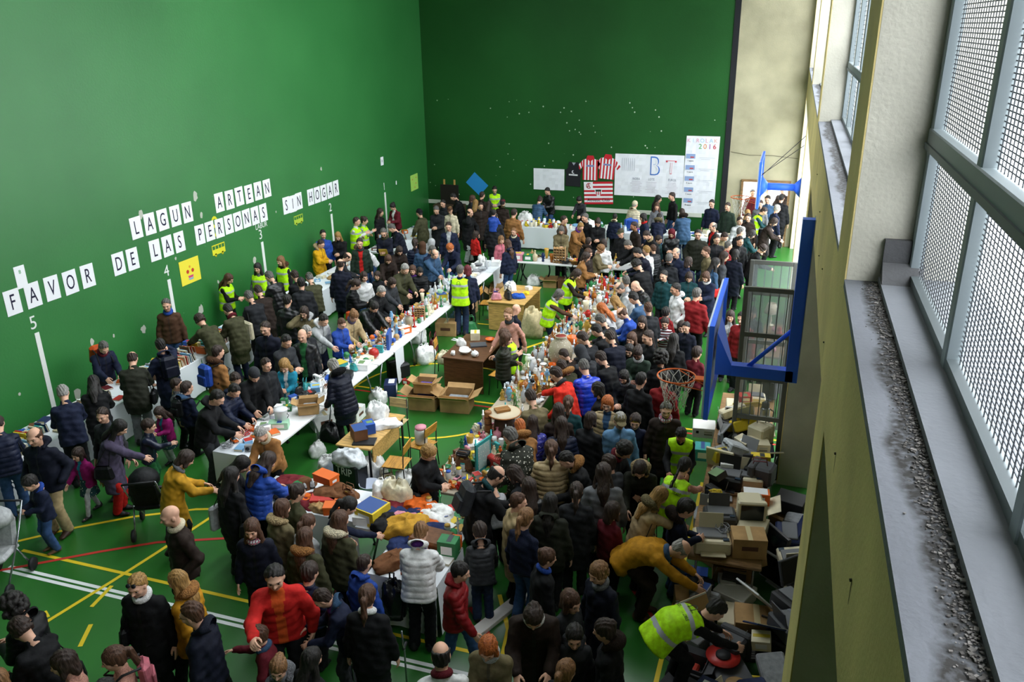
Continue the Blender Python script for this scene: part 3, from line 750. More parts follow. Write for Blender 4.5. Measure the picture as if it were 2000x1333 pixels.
# peeled patches of paint
pk=mat('b9bcae',.8)
rng=random.Random(11)
pp=MB()
for (px,py,s_) in((151,771,.17),(180,668,.10),(280,644,.13),(381,383,.15),(275,418,.14),(393,421,.10),(497,508,.14),(222,656,.05),(343,505,.05),(392,605,.16),(426,551,.06),(627,330,.08),(38,770,.05),(539,414,.04)):
    d=RT*((px-1000)/FPX)+UP*(-(py-666.5)/FPX)+FW; t=XL/d.x; y,z=d.y*t,CAM_Z+d.z*t
    n=11; pts=[(s_*(.5+.4*rng.random())*math.cos(2*PI*i/n)*.75,s_*(.5+.4*rng.random())*math.sin(2*PI*i/n)) for i in range(n)]
    pp.add([(XL+.003,y+a,z+c) for a,c in pts],[tuple(range(n))],pk)
struct(pp.obj('wall_left_peeled_paint'))
# the letter sheets
PAPER=mat('f2f3f6',.7); INK=mat('1c1a38',.7)
def sheet(ch,y,z,word,rot=0):
    b=MB(); b.add([(-.158,-.225,0),(.158,-.225,0),(.158,.225,0),(-.158,.225,0),(-.158,-.225,.003),(.158,-.225,.003),(.158,.225,.003),(-.158,.225,.003)],[(4,5,6,7),(3,2,1,0),(0,1,5,4),(1,2,6,5),(2,3,7,6),(3,0,4,7)],PAPER)
    o=on_left(b.mesh('letter_sheet'),y,z,'letter_sheet',off=.004,rot=rot)
    tag(o,'white sheet with the black capital %s in the word %s'%(ch,word),'sign','letter sheets taped on the green side wall')
    t=link('letter',text_mesh(ch,.40,INK,.62),o); t.location=(0,-.01,.005)
def word(w,y0,y1,z,rng=random.Random(3)):
    n=len(w)
    seen={}
    for i,c in enumerate(w):
        y=y0+(y1-y0)*i/max(1,n-1)
        seen[c]=seen.get(c,0)+1
        sheet(c,y,z+rng.uniform(-.01,.01),w if w.count(c)<2 else w+(', its first %s'%c if seen[c]==1 else ', its last %s'%c),rng.uniform(-.02,.02))
for w_,a,b_,z in (('FAVOR',10.29,12.0,2.55),('DE',12.82,13.21,2.56),('LAS',13.88,14.66,2.58),('PERSONAS',15.36,17.87,2.58),('SIN',18.93,19.55,2.55),('HOGAR',20.16,21.58,2.55),('LAGUN',13.46,15.06,3.16),('ARTEAN',16.2,18.15,3.16)): word(w_,a,b_,z)
# other things on the side wall
def flat(name,pts,m,th=.004):
    b=MB(); n=len(pts); b.add([(x,y,0) for x,y in pts]+[(x,y,th) for x,y in pts],[tuple(range(n-1,-1,-1)),tuple(range(n,2*n))]+[(i,(i+1)%n,n+(i+1)%n,n+i) for i in range(n)],m); return b.mesh(name)
def rect(w,h): return [(-w/2,-h/2),(w/2,-h/2),(w/2,h/2),(-w/2,h/2)]
YEP=mat('f0e040',.6)
o=on_left(flat('poster',rect(.66,.56),YEP),14.85,1.86,'poster',off=.003); tag(o,'bright yellow square poster with a small smiling heart figure','poster')
def circ(r,cx=0,cy=0,n=20,ax=1): return [(cx+r*ax*math.cos(2*PI*i/n),cy+r*math.sin(2*PI*i/n)) for i in range(n)]
for c,q in (('c0392b',circ(.045,-.085,.0)),('c0392b',circ(.045,.085,0)),('d0407a',[(-.09,-.10),(.09,-.10),(.07,-.15),(-.07,-.15)]),('7fa8c8',[(-.09,-.16),(.09,-.16),(.06,-.20),(-.06,-.20)]),('e0a030',circ(.03,0,.10))):
    p=link('poster_print',flat('poster_print',q,mat(c),.0015),o); p.location=(0,0,.0045)
BUSM=mat('d8d428',.7)
def bus(y,z,s,faded):
    m=mat('a8c63c' if faded else 'dcd82c',.7); b=MB()
    def r_(x0,y0,x1,y1): b.box(((x0+x1)/2*s,(y0+y1)/2*s,.002),(abs(x1-x0)*s,abs(y1-y0)*s,.004),m)
    r_(-.28,-.13,.28,.02); r_(-.28,.12,.28,.15); 
    for x in(-.27,-.135,0,.135,.27): r_(x-.012,.02,x+.012,.13)
    b.lathe([(0,0),(.05*s,0),(.05*s,.004),(0,.004)],m,12,(-.15*s,-.14*s,0)); b.lathe([(0,0),(.05*s,0),(.05*s,.004),(0,.004)],m,12,(.15*s,-.14*s,0))
    struct(on_left(b.mesh('painted_bus'),y,z,'painted_bus',off=.002))
bus(15.94,2.10,.85,False); bus(19.44,2.07,.80,True)
struct(on_left(text_mesh('9',.7,BUSM,.8),15.94,2.62,'painted_number',off=.0015))
o=on_left(flat('notice',rect(.22,.40),PAPER),10.56,2.93,'notice',off=.0015); tag(o,'small white plate with a green emblem half hidden behind the letter A','notice')
p=link('emblem',text_mesh('8',.10,mat('3a9a4a'),1),o); p.location=(0,.09,.005)
o=on_left(flat('notice',rect(.20,.27),PAPER),24.66,2.90,'notice',off=.0015); tag(o,'small white notice with a dark figure above the line numbered one','notice')
p=link('emblem',text_mesh('8',.12,mat('3a4a5a'),1),o); p.location=(0,0,.005)
o=on_left(flat('poster',rect(.62,.56),mat('a8d860',.7)),27.05,1.8,'poster',off=.003,rot=.02); tag(o,'pale green poster with a few small orange drawings near the corner','poster')
for x,y_ in((.12,-.05),(-.14,.12),(.02,-.18),(.16,.15)): p=link('poster_print',flat('poster_print',circ(.03,0,0,6),mat('d07a3a'),.001),o); p.location=(x,y_,.0045)
o=on_left(flat('tag',rect(.07,.13),PAPER),25.6,2.03,'paper_tag',off=.002); tag(o,'tiny white paper tag beside the line numbered one','tag')
# front wall: sheets, shirts and flag
o=on_front(flat('cardboard_panel',rect(.70,.52),mat('2c8fd6',.6)),-10.72,1.62,'cardboard_panel',rot=R(-42)); tag(o,'bright blue rectangular panel hung tilted on the green front wall','panel')
def crease(o,w,h,n,seed):
    pass
def poster_crumpled(name,w,h,x,z,label,sk=(0,0,0,0)):
    rng=random.Random(hash(name)%97+int(w*10)); nx,ny=int(w/.12)+2,int(h/.12)+2; vs=[];fs=[]
    for j in range(ny):
        for i in range(nx):
            u,v=i/(nx-1),j/(ny-1); X=-w/2+w*u+sk[0]*(1-v)+sk[1]*v; Y=-h/2+h*v+sk[2]*(1-u)+sk[3]*u; vs.append((X,Y,.004+rng.random()*.012))
    for j in range(ny-1):
        for i in range(nx-1): a=j*nx+i; fs.append((a,a+1,a+nx+1,a+nx))
    b=MB(); b.add(vs,fs,mat('e9ebf2',.7)); o=on_front(b.mesh(name),x,z,'paper_poster',off=.004); tag(o,label,'poster'); return o
poster_crumpled('a',1.13,.75,-7.99,1.90,'blank white paper sheet creased in the middle, beside the hung black vest')
o=poster_crumpled('b',2.34,1.42,-4.46,2.17,'wide white paper banner with big hand-drawn letters B and T')
def put(o,me,x,y,rot=0,nm='drawn_mark'): p=link(nm,me,o); p.location=(x,y,.018); p.rotation_euler=(0,0,rot); return p
def ring_letter(ch,size,c,th=.004):   # outlined capital: coloured letter with white core
    a=text_mesh(ch,size,mat(c),.8); return a
put(o,text_mesh('B',.92,mat('3a72c8'),.75),.19,.30,nm='letter'); q=put(o,text_mesh('B',.80,mat('e9ebf2'),.66),.19,.30,nm='letter_core'); q.location.z=.021
put(o,text_mesh('T',.66,mat('d04050'),.95),.74,.28,nm='letter'); q=put(o,text_mesh('T',.60,mat('e9ebf2'),.7),.74,.285,nm='letter_core'); q.location.z=.021
for k,(x,w_) in enumerate(((-.42,'NOTA'),(.1,'LOTE'),(.80,'EUROS'))): put(o,text_mesh(w_ if k else 'NORA',.11,mat('8a90a0'),.8),x,-.12,nm='writing')
b=MB(); rng=random.Random(8)
for x in(-.42,.1,.80):
    for i in range(8): b.box((x,-.22-.05*i,0),(rng.uniform(.25,.42),.008,.002),mat('b9aebc'))
put(o,b.mesh('writing_lines'),0,0,nm='writing')
b=MB()
for i in range(7): b.box((-.92+.07*i,.36,0),(.012,.42,.002),mat('b4b8c6'))
put(o,b.mesh('w'),0,0,nm='drawing')
o=poster_crumpled('c',1.08,2.56,-2.73,2.25,'tall white paper banner headed 2016 at the edge of the front wall',sk=(-.03,.01,0,0))
for i,(c,ch) in enumerate((('4aa84a','2'),('e08a30','0'),('a040a0','1'),('c83040','6'))): put(o,text_mesh(ch,.23,mat(c),1),-.07+i*.155,.94,nm='digit')
for i,(c,ch) in enumerate(zip(('e0a0b4','a8c8e0','e0a0b4','a8c8e0','e0a0b4','a8c8e0','e8b0a0'),'KIROLAK')): put(o,text_mesh(ch,.18,mat(c),1),-.45+i*.145,1.13,nm='letter')
for i in range(5):
    b=MB(); b.box((0,0,0),(.30,.15,.002),mat('8fa6d0')); b.box((.05,-.03,.002),(.12,.04,.002),mat('c04a4a')); put(o,b.mesh('picture'),-.36,.62-.37*i,nm='printed_picture')
    put(o,text_mesh('%d euro'%((1,2,3,5,8)[i]),.075,mat('15151a'),1),-.36,.47-.37*i,nm='writing')
    b=MB(); b.box((0,0,0),(.5,.008,.002),mat('b0b4be')); b.box((-.05,-.05,0),(.3,.008,.002),mat('b0b4be')); put(o,b.mesh('w'),.18,.58-.37*i,nm='writing')
def shirt(x,z,s,kind,label,rot):
    root=empty('football_shirt' if kind!='vest' else 'sports_vest',(x,YF-.006,z),0); tag(root,label,'shirt')
    root.rotation_euler=(0,rot,0)
    white=mat('eceef2',.8); red=mat('c4202c',.8); blk=mat('15171d',.8)
    b=MB()
    if kind=='vest':
        b.poly([(-.27,-.42),(.27,-.42),(.26,.0),(.30,.12),(.20,.2),(.17,.42),(.08,.42),(0,.30),(-.08,.42),(-.17,.42),(-.20,.2),(-.30,.12),(-.26,0)],.02,blk); b.obj('shirt_front',root)
        c=MB(); c.poly([(-.16,-.0),(.16,-.0),(.16,.05),(-.16,.05)],.003,mat('d8dade')); q=c.obj('sponsor_band',root); q.location=(0,-.021,-.05)
        c=MB(); c.poly([(r_*math.cos(a),r_*math.sin(a)) for r_,a in [(.06,R(100)+i*.5) for i in range(8)]]+[(.035*math.cos(a)+.01,.035*math.sin(a)) for a in [R(100)+(7-i)*.5 for i in range(8)]],.003,mat('d8dade')); q=c.obj('emblem',root); q.location=(0,-.021,.08)
        c=MB(); c.poly([(-.08,.30),(.08,.30),(.1,.40),(-.1,.40)],.003,mat('b0b4c0')); q=c.obj('neck_label',root); q.location=(0,.0,0)
    else:
        n=9; wd=.52
        for i in range(n):
            x0=-wd/2+wd*i/n; x1=x0+wd/n; top=lambda v:.36-abs(v)*.35
            b.poly([(x0,-.42),(x1,-.42),(x1,top(x1)),(x0,top(x0))],.02,red if i%2==0 else white)
        b.obj('shirt_front',root)
        for g in(1,-1):
            c=MB()
            for i in range(4):
                u0,u1=i/4,(i+1)/4; a=lambda u:(g*(.24+.22*u),.29-.24*u); bq=lambda u:(g*(.24+.12*u),.07-.15*u)
                pts=[a(u0),a(u1),bq(u1),bq(u0)]
                c.poly(pts if g<0 else pts[::-1],.018,white if i%2==0 else red)
            c.obj('sleeve',root)
        c=MB(); c.poly([(-.14,.33),(-.10,.42),(.10,.42),(.14,.33),(.03,.24),(-.03,.24)],.026,red); c.obj('collar',root)
        c=MB(); c.poly([(-.13,.04),(.13,.04),(.13,.10),(-.13,.10)],.003,mat('7a86b8')); q=c.obj('sponsor_band',root); q.location=(0,-.021,.0)
shirt(-7.10,2.12,.9,'vest','black sleeveless sports vest pinned on the front wall',R(2))
shirt(-6.50,2.36,1,'s','red and white striped football shirt pinned above the flag, beside the black vest',0)
shirt(-5.90,2.42,1,'s','red and white striped football shirt pinned beside the wide paper banner',R(4))
fl=empty('football_flag',(-6.19,YF-.008,1.50),0); fl.rotation_euler=(0,R(-3),0); tag(fl,'red and white striped football club flag with crest and monogram','flag')
b=MB(); Wf,Hf=1.02,.78; n=11
for i in range(n):
    z0=-Hf/2+Hf*i/n; b.poly([(-Wf/2,z0),(Wf/2,z0),(Wf/2,z0+Hf/n),(-Wf/2,z0+Hf/n)],.012,mat('c41e2e') if i%2==0 else mat('eeeef2'))
b.obj('cloth',fl)
b=MB(); b.poly([(-Wf/2,Hf*.5-.285),(-.19,Hf*.5-.285),(-.19,Hf/2),(-Wf/2,Hf/2)],.014,mat('eeeef2')); b.obj('canton',fl)
def on_flag(me,x,z,nm): p=link(nm,me,fl); p.location=(x,-.017,z); p.rotation_euler=(R(90),0,0); return p
on_flag(text_mesh('C',.28,mat('b01828'),.9),-.35,.245,'monogram'); on_flag(text_mesh('A',.22,mat('b01828'),.9),-.34,.245,'monogram')
b=MB(); b.poly([(-.13,.13),(.13,.13),(.12,-.02),(0,-.16),(-.12,-.02)],.014,mat('e8e8ec')); 
for x in(-.07,0,.07): b.poly([(x-.015,-.07),(x+.015,-.07),(x+.015,.05),(x-.015,.05)],.016,mat('c41e2e'))
b.poly([(-.10,.05),(.10,.05),(.10,.12),(-.10,.12)],.016,mat('2a3a2a')); b.obj('crest',fl)
on_flag(text_mesh('Athletic Club',.15,mat('15151a'),1),0,-.245,'writing')
# lines on the court floor
LW=.055
def fline(pts,c,w=LW,z=.0025):
    b=MB(); m=mat(c,.5); pts=[Vector((x,y,0)) for x,y in pts]; vs=[];fs=[]
    for i,p in enumerate(pts):
        d=(pts[min(i+1,len(pts)-1)]-pts[max(i-1,0)]).normalized(); n=Vector((-d.y,d.x,0))*w/2; vs+=[p+n+Vector((0,0,z)),p-n+Vector((0,0,z))]
    for i in range(len(pts)-1): fs.append((2*i,2*i+1,2*i+3,2*i+2))
    b.add(vs,fs,m); struct(b.obj('floor_marking'))
YL,RD,WT='dcc024','b83028','dfe3e2'
fline([(-9.75,6.90),(1,6.90)],WT); fline([(-9.75,6.81),(1,6.81)],WT); fline([(-9.9,7.25),(1,7.25)],YL,z=.003)
fline([(-10,13.85),(1,13.85)],YL); fline([(-10,13.68),(1,13.68)],RD)
fline([(-6.3+1.78*math.cos(a),13.8+1.78*math.sin(a)) for a in [2*PI*i/48 for i in range(49)]],YL,z=.0035)
fline([(-8.32,6.08),(-8.12,7.05),(-7.99,7.78),(-7.80,9.0)],YL,z=.0035); fline([(-8.36,6.22),(-8.50,6.30)],YL); fline([(-8.05,6.98),(-7.98,6.55)],YL,z=.004)
fline([(-7.73,6.28),(-7.55,5.92)],YL)
fline([(-11.5,6.3),(-10.23,7.33),(-9.6,7.95),(-8.99,8.44),(-8.2,8.9),(-7.3,9.2)],YL); fline([(-10.6,6.2),(-9.59,6.94),(-8.8,7.55),(-8.16,7.99),(-7.2,8.4)],RD,z=.004)
fline([(-.95,5),(-.83,7.4),(-.80,12)],YL,z=.0038); fline([(-1.4,9.0),(-.75,8.1)],RD,z=.0045); fline([(-3.02,8.35),(-2.70,7.75),(-2.62,7.3)],YL); fline([(-3.3,8.0),(-2.85,7.55)],RD,z=.0045)
fline([(-7.2,16.95),(-4.6,16.4)],WT); fline([(-7.2,17.05),(-5.6,16.4)],WT,z=.003); fline([(-7,19.8),(-4,19.8)],YL); fline([(-7,18.2),(-4.6,18.2)],YL); fline([(-5.2,17.6),(-4.8,18.2)],YL,z=.003)
fline([(-6.9,18.55),(-4.5,18.55)],RD); fline([(-5.35,16.9),(-5.05,17.4),(-4.7,17.4)],YL,w=.08,z=.0035)
# basketball hoops on the window side
BLUE=mat('3a76ff',.4); ORG=mat('e0641c',.4); NETM=mat('d8d4c8',.8)
def hoop(y,label,diag=True,rim_z=3.05):
    root=empty('basketball_hoop',(0,y,0)); tag(root,label,'basketball hoop')
    xb=-.60; zc=rim_z+.45
    b=MB(); b.box((xb,0,zc),(.035,1.80,1.05),mat('d8e2ee',.25) ,bev=.004); b.obj('backboard',root)
    b=MB(); 
    for yy in(-.89,.89): b.box((xb+.03,yy,zc),(.05,.045,1.07),BLUE)
    for zz in(-.51,.51): b.box((xb+.03,0,zc+zz),(.05,1.80,.045),BLUE)
    b.box((xb-.022,0,zc),(.012,1.8,1.05),mat('18202c',.4)) if False else None
    b.obj('backboard_frame',root)
    b=MB(); b.tube([(xb-.40+.225*math.cos(a),.225*math.sin(a),rim_z) for a in [2*PI*i/28 for i in range(28)]],.010,ORG,8,closed=True)
    b.box((xb-.095,0,rim_z+.0),(.16,.12,.02),ORG); b.box((xb-.02,0,rim_z-.03),(.012,.15,.14),ORG)
    for g in(1,-1): b.tube([(xb-.03,g*.06,rim_z-.13),(xb-.40,g*.224,rim_z-.01)],.006,ORG,6)
    rim=b.obj('rim',root)
    b=MB(); n=12; rows=[(.222,0),(.190,.09),(.160,.17),(.135,.25),(.120,.33),(.125,.40)]
    for i in range(n):
        for sg in(1,-1):
            pts=[]
            for k,(r_,dz) in enumerate(rows):
                a=2*PI*(i+sg*.5*k)/n; pts.append((xb-.40+r_*math.cos(a)+.015*math.sin(k*2+i),r_*math.sin(a)+.01*math.cos(k*3+i),rim_z-dz))
            b.tube(pts,.0042,NETM,5)
    b.obj('net',rim)
    b=MB(); zb=rim_z+.17
    if diag:
        b.box(((xb+XW)/2+.06,0,zb),(XW-xb-.22,.13,.13),BLUE); b.box((XW-.065,0,zb+.86),(.13,.13,1.86),BLUE)
        b.tube([(xb+.40,0,zb+.05),(XW-.12,0,zb+.52)],.03,BLUE,4)
        b.box((XW-.003,0,zb+1.0),(.006,.24,1.6),mat('8a929c',.5,.5))
        b.add([(xb+.05,.0-.3,zc-.25),(xb+.05,.3,zc-.25),(xb+.05,.3,zc+.25),(xb+.05,-.3,zc+.25),(xb+.22,-.065,zb-.06),(xb+.22,.065,zb-.06),(xb+.22,.065,zb+.06),(xb+.22,-.065,zb+.06)],[(3,2,1,0),(4,5,6,7),(0,1,5,4),(1,2,6,5),(2,3,7,6),(3,0,4,7)],BLUE)
    else:
        b.tube([(xb+.1,0,zb+.12),(XW-.12,0,zb+.12)],.085,BLUE,12)
        b.lathe([(.09,0),(.26,.16)],BLUE,12,T=Matrix.Translation((xb+.2,0,zb+.12))@Matrix.Rotation(R(-90),4,'Y'))
        b.lathe([(.09,0),(.24,.14)],BLUE,12,T=Matrix.Translation((XW-.138,0,zb+.12))@Matrix.Rotation(R(90),4,'Y'))
    b.obj('support_arm',root)
    if not diag:
        c=MB(); c.tube([(xb+.04,.1,zc+.1),(XW-.01,.5,zc+.75)],.008,mat('33343a'),5); c.tube([(xb+.04,-.1,zc+.1),(XW-.01,-.2,zc+1.05)],.008,mat('33343a'),5); c.obj('stay_cable',root)
hoop(9.1,'orange basketball hoop with white net on the near blue angle arm'); hoop(20.45,'small distant basketball hoop on a round blue arm by the doorway',False)
# tall steel gates standing open on the window side
GR=mat('6d6f6c',.45,.4)
def gate(y,x0,x1,top,label,rails):
    root=empty('steel_gate',((x0+x1)/2,y,0)); tag(root,label,'gate'); w=x1-x0
    b=MB()
    for x in(-w/2+.035,w/2-.035): b.box((x,0,top/2+.02),(.07,.05,top-.04),GR,bev=.006)
    for z in [.06]+rails+[top-.035]: b.box((0,0,z),(w-.14,.046,.07),GR)
    gf=b.obj('gate_frame',root)
    b=MB(); n=6
    for i in range(1,n): b.box((-w/2+w*i/n,.0,top/2),(.016,.016,top-.1),GR)
    b.obj('bars',gf)
    b=MB(); b.box((0,-.018,(rails[0]+top)/2),(w-.14,.006,top-rails[0]-.07),mat('9aa4a8',.05,0,'sheer')); b.obj('glass_pane',root)
gate(12.36,-.44,.335,3.25,'open steel and glass gate leaf beside the hoop arm',[1.1,1.77,2.49]); gate(14.2,-.44,.335,3.18,'second steel gate leaf standing open behind the first',[1.1,1.7,2.6])
# slatted screen in the window-side opening, daylight beyond
b=MB()
for i in range(48): b.box((1.02,13.1+i*.145,1.5),(.03,.03,3.0),GR)
for z in(.1,1.5,2.95): b.box((1.02,16.55,z),(.04,6.95,.06),GR)
fo=b.obj('bar_fence'); tag(fo,'grey vertical bar fence closing the opening below the second window bay','fence')
b=MB(); b.tube([(-1.8,YF-.01,3.05),(-1.2,YF-.01,2.96),(-.5,YF-.01,2.97),(.3,YF-.01,2.9)],.008,mat('6a6454'),5); tag(b.obj('wall_cable'),'thin grey cable sagging across the cream end wall','cable')
# ------------------------------------------------------------------ people
SKIN={'a':'d6a68c','b':'c79478','c':'a87456','d':'6b4434'}
HC={'k':'17120f','d':'2c1d15','b':'4a2f1e','l':'7a5634','y':'94703c','w':'8e8b86','g':'55524e','r':'7a2a18','o':'a5561f','R':'5e1420'}
C=dict(black='0d0e11',charcoal='1c1e22',navy='131b33',dnavy='0c1122',blue='24469a',rblue='1c3cc0',teal='123c40',grey='6a6c70',dgrey='303236',lgrey='a9abac',
 white='dcdcdc',cream='cfc4a8',beige='a9946e',tan='96683a',camel='8a6034',brown='4c3322',dbrown='251a14',olive='3c3c26',dolive='22241a',green='1f5a30',dgreen='1f2f24',
 mustard='b8860e',yellow='d09c10',ochre='b07c14',red='b81c18',bred='d02a18',maroon='5e1420',dred='7c1418',purple='4a4258',violet='5a2c7c',magenta='8c1460',pink='c06a78',orange='c8501c',
 hivis='b8e814',lblue='5c84a8',steel='34506e',jeans='34507c',djeans='1d2a44',khaki='6a6044',aqua='1c7f9a',salmon='c08c7c',violetblue='3a3c9c')
# what is said of a colour
CN=dict(black='black',charcoal='charcoal',navy='navy',dnavy='dark navy',blue='blue',rblue='shiny blue',teal='dark teal',grey='grey',dgrey='dark grey',lgrey='light grey',white='white',cream='cream',
 beige='beige',tan='tan',camel='camel brown',brown='brown',dbrown='dark brown',olive='olive green',dolive='dark olive',green='green',dgreen='dark green',mustard='mustard yellow',yellow='yellow',
 ochre='ochre yellow',red='red',bred='bright red',maroon='maroon',dred='dark red',purple='purple grey',violet='violet',magenta='magenta',pink='pink',orange='orange',hivis='fluorescent yellow',lblue='pale blue',
 steel='steel blue',jeans='blue jeans',djeans='dark jeans',khaki='khaki',aqua='turquoise',salmon='salmon pink',violetblue='violet blue')
KN={'jacket':'jacket','coat':'long coat','puffer':'quilted jacket','longpuffer':'long quilted coat','sweater':'sweater','bigcoat':'parka','vest':'vest'}
PN={'stand':'standing','walk':'walking','hands':'holding something small in both hands','browse':'leaning forward to look','reach':'reaching out one hand','lean':'bending far over','bend':'bent down low','pocket':'standing with hands in pockets',
 'phone':'one hand raised to the head','fold':'standing with arms folded','give':'one arm held out','sit':'sitting'}
EN={'scarf':'scarf','furhood':'fur-trimmed hood','hoodback':'hood','beanie':'knitted hat','cap':'flat cap','crown':'gold paper crown','scarfhead':'headscarf','hood':'hood up','kidhat':'small bobble hat'}
HPT={}
def head_height(pose,child,hgt):
    J=skeleton(pose,0,child); k=hgt/(1.37 if child else 1.735)
    return J['headC'][2]*k,J['headC'][1]*k
PEOPLE=[]
def zone(x,y):
    n=int(round((YF-y)/SP)); n=('one','two','three','four','five')[max(1,min(5,n))-1]
    if y<7.2 and x<-7: return 'on the open floor beyond the book tables' if x<-9 else 'near the white floor line'
    if x>-2.1 and y>26.5: return 'by the cream end doorway'
    if x<-11.7: return 'between the side wall and the book tables by number %s'%n
    if x<-10.0: return 'at the book tables facing number %s'%n
    if x<-8.0: return 'at the long white table, level with number %s'%n
    if y>24.3: return 'by the front wall stalls'
    if y>21.0 and x<-3: return 'behind the back cross table'
    if x<-7.0 and y<9.6: return 'at the corner stall of bags and hats'
    if x<-4.55 and y>9.3: return 'inside the ring of tables'
    if x<-2.3 and y>9.2: return 'at the bric-a-brac table, level with number %s'%n
    if x<-3.2 and y>7.0: return 'at the clothes and toys stall'
    if y<7.3 : return 'on the floor near the white line'
    if x>-.95: return 'beside the electronics tables'
    return 'in the crowd beyond the bric-a-brac, level with number %s'%n
USED={}
def P(px,py,hgt,pose,face,hair,top,tc,bc='black',ex='',hy=0,skin='a',wd=1.0,child=None,inner=None,label=None,cat='person',z0=0,group=None,shoe='17181a'):
    """one person: head at a pixel of the photograph, standing on the floor there"""
    ch=(hgt<1.46) if child is None else child
    zc,yc=head_height(pose,ch,hgt); h=at(px,py,zc+z0); k=hgt/(1.37 if ch else 1.735)
    a=R(-face); loc=Vector((h.x-math.sin(-a)*yc,h.y-math.cos(a)*yc,z0))
    # facing: local +y turned clockwise by `face` from the direction of the front wall
    loc=Vector((h.x,h.y,z0))-Matrix.Rotation(a,3,'Z')@Vector((0,yc,0))
    o=link('person',body_mesh(pose,hy,ch),loc=loc,rz=a); o.scale=(k*wd,k*(.5+.5*wd),k)
    cols=[mat(SKIN[skin],.55,0,'skin'),mat('9a4a44' if skin!='d' else '4c2420',.6),mat('b8b4ae',.4),mat('1c120e',.3),mat(HC[hair[-1]],.7)]
    for i,m in enumerate(cols): o.material_slots[i].link='OBJECT'; o.material_slots[i].material=m
    def part(name,me,ms,M=None):
        c=link(name,me,o)
        for i in range(len(me.materials)): c.material_slots[i].link='OBJECT'; c.material_slots[i].material=ms[min(i,len(ms)-1)]
        if M is not None: c.matrix_local=M
        return c
    J=skeleton(pose,hy,ch); MH=Matrix(J['headM'].tolist()).to_4x4(); MH.translation=J['headC']
    hk,hc=hair[:-1],HC[hair[-1]]
    if hk and hk!='bald': part('hair',hair_mesh(hk),[mat(hc,.6,0,'hair')],MH)
    tex={'coat':'cloth','jacket':'cloth','sweater':'knit','puffer':'cloth','longpuffer':'cloth','bigcoat':'cloth'}
    def cm(col,kind,rough=.8):
        kd=tex.get(kind,'cloth')
        if 'quilt' in ex: kd='quilt'
        if 'leather' in ex: rough=.38; kd='cloth'
        if kind in('puffer','longpuffer'): rough=.5
        if col=='rblue': rough=.25
        if 'print' in ex.split(): kd='print'
        if 'stripes' in ex: kd='stripe'
        return mat(C[col],rough,0,kd)
    if top=='vest':
        und=tc; part('sweater',cloth_mesh('sweater',pose,ch),[cm(und,'sweater')]); v=part('reflective_vest',cloth_mesh('vest',pose,ch),[mat('b4f010',.6,0,'cloth'),mat('a9aeb4',.3)])
        if 'txt' in ex:   # lettering across the back
            w=.8 if ch else 1; bd=V3(0,0,0)-J['fw']
            for tx,sz,hh,nm in(('ANTOLATZAILE',.052,-.045,'lettering'),('\u2229',.15,.075,'emblem'),('LAGUN ARTEAN',.022,.045,'lettering')):
                t=link(nm,text_mesh(tx,sz,mat('1c2a14'),.9),v)
                pos=J['chest']+J['up2']*hh+bd*(.155 if nm=='lettering' else .16); 
                bs=np.stack([V3(1,0,0),J['up2'],bd],1); Mt=Matrix(bs.tolist()).to_4x4(); Mt.translation=pos+V3(-.0,0,0); t.matrix_local=Mt
    else:
        nm={'jacket':'jacket','coat':'coat','puffer':'quilted_jacket','longpuffer':'quilted_coat','sweater':'sweater','bigcoat':'parka'}[top]
        L=lin(C[tc]); z2=mat(C[inner],.8,0,'cloth') if inner else mat(tuple(('%02x'%int(int(C[tc][i:i+2],16)*.72)) for i in (0,2,4))[0]+''.join('%02x'%int(int(C[tc][i:i+2],16)*.72) for i in (2,4)),.6)
        part(nm,cloth_mesh(top,pose,ch,bool(inner)),[cm(tc,top),z2])
    sk='skirt' in ex
    if sk: part('skirt',cloth_mesh('skirt',pose,ch),[mat(C[bc],.8,0,'print')]); part('leggings',cloth_mesh('leggings',pose,ch),[mat(C['lgrey'],.8,0,'cloth')])
    else:
        lg='leggings' if 'slim' in ex else 'trousers'; part(lg,cloth_mesh(lg,pose,ch),[mat(C[bc],.85,0,'cloth')])
    w=.8 if ch else 1
    for q in 'RL': part('shoe',shoe_mesh(),[mat(shoe,.5)],Matrix.Translation((J['an'+q][0],J['an'+q][1],0 if pose!='sit' else 0))@Matrix.Scale(w*1.02,4))
    seen=[]
    for e in ex.split():
        if ':' in e:
            kd,cc=e.split(':')
            if kd in('furhood',): part('fur_hood',hair_mesh(kd),[mat(C[cc],.9,0,'fur')],MH); seen.append((kd,cc))
            elif kd in('scarf','hoodback','beanie','cap','crown','scarfhead','hood','kidhat'):
                nmz={'hoodback':'hood','beanie':'knitted_hat','cap':'cap','crown':'paper_crown','scarfhead':'headscarf','kidhat':'bobble_hat'}.get(kd,kd)
                mm=mat(C[cc],.8,0,'plaid' if e=='scarf:pink' else ('knit' if kd!='crown' else None)) if kd!='crown' else mat('d8a820',.25,.8)
                part(nmz,hair_mesh(kd),[mm],MH); seen.append((kd,cc))
            elif kd in BAGS: bag(kd,cc,o,J,k,loc,a,wd,ch)
        elif e=='glasses':
            b=MB(); gm=mat('15151a',.3)
            for g in(1,-1): b.tube([(g*.034+.020*math.cos(t),.104,.002+.015*math.sin(t)) for t in [2*PI*i/12 for i in range(12)]],.0022,gm,5,closed=True); b.tube([(g*.054,.104,.005),(g*.078,.04,.006),(g*.08,-.01,.0)],.002,gm,4)
            b.tube([(-.014,.106,.005),(.014,.106,.005)],.002,gm,4)
            c=b.obj('glasses',o); c.matrix_local=MH
        elif e=='headglasses':
            b=MB(); gm=mat('2a2a30',.2)
            for g in(1,-1): b.lathe([(0,0),(.024,0),(.024,.004),(0,.004)],gm,12,T=Matrix.Translation((g*.03,.085,.092))@Matrix.Rotation(R(-55),4,'X'))
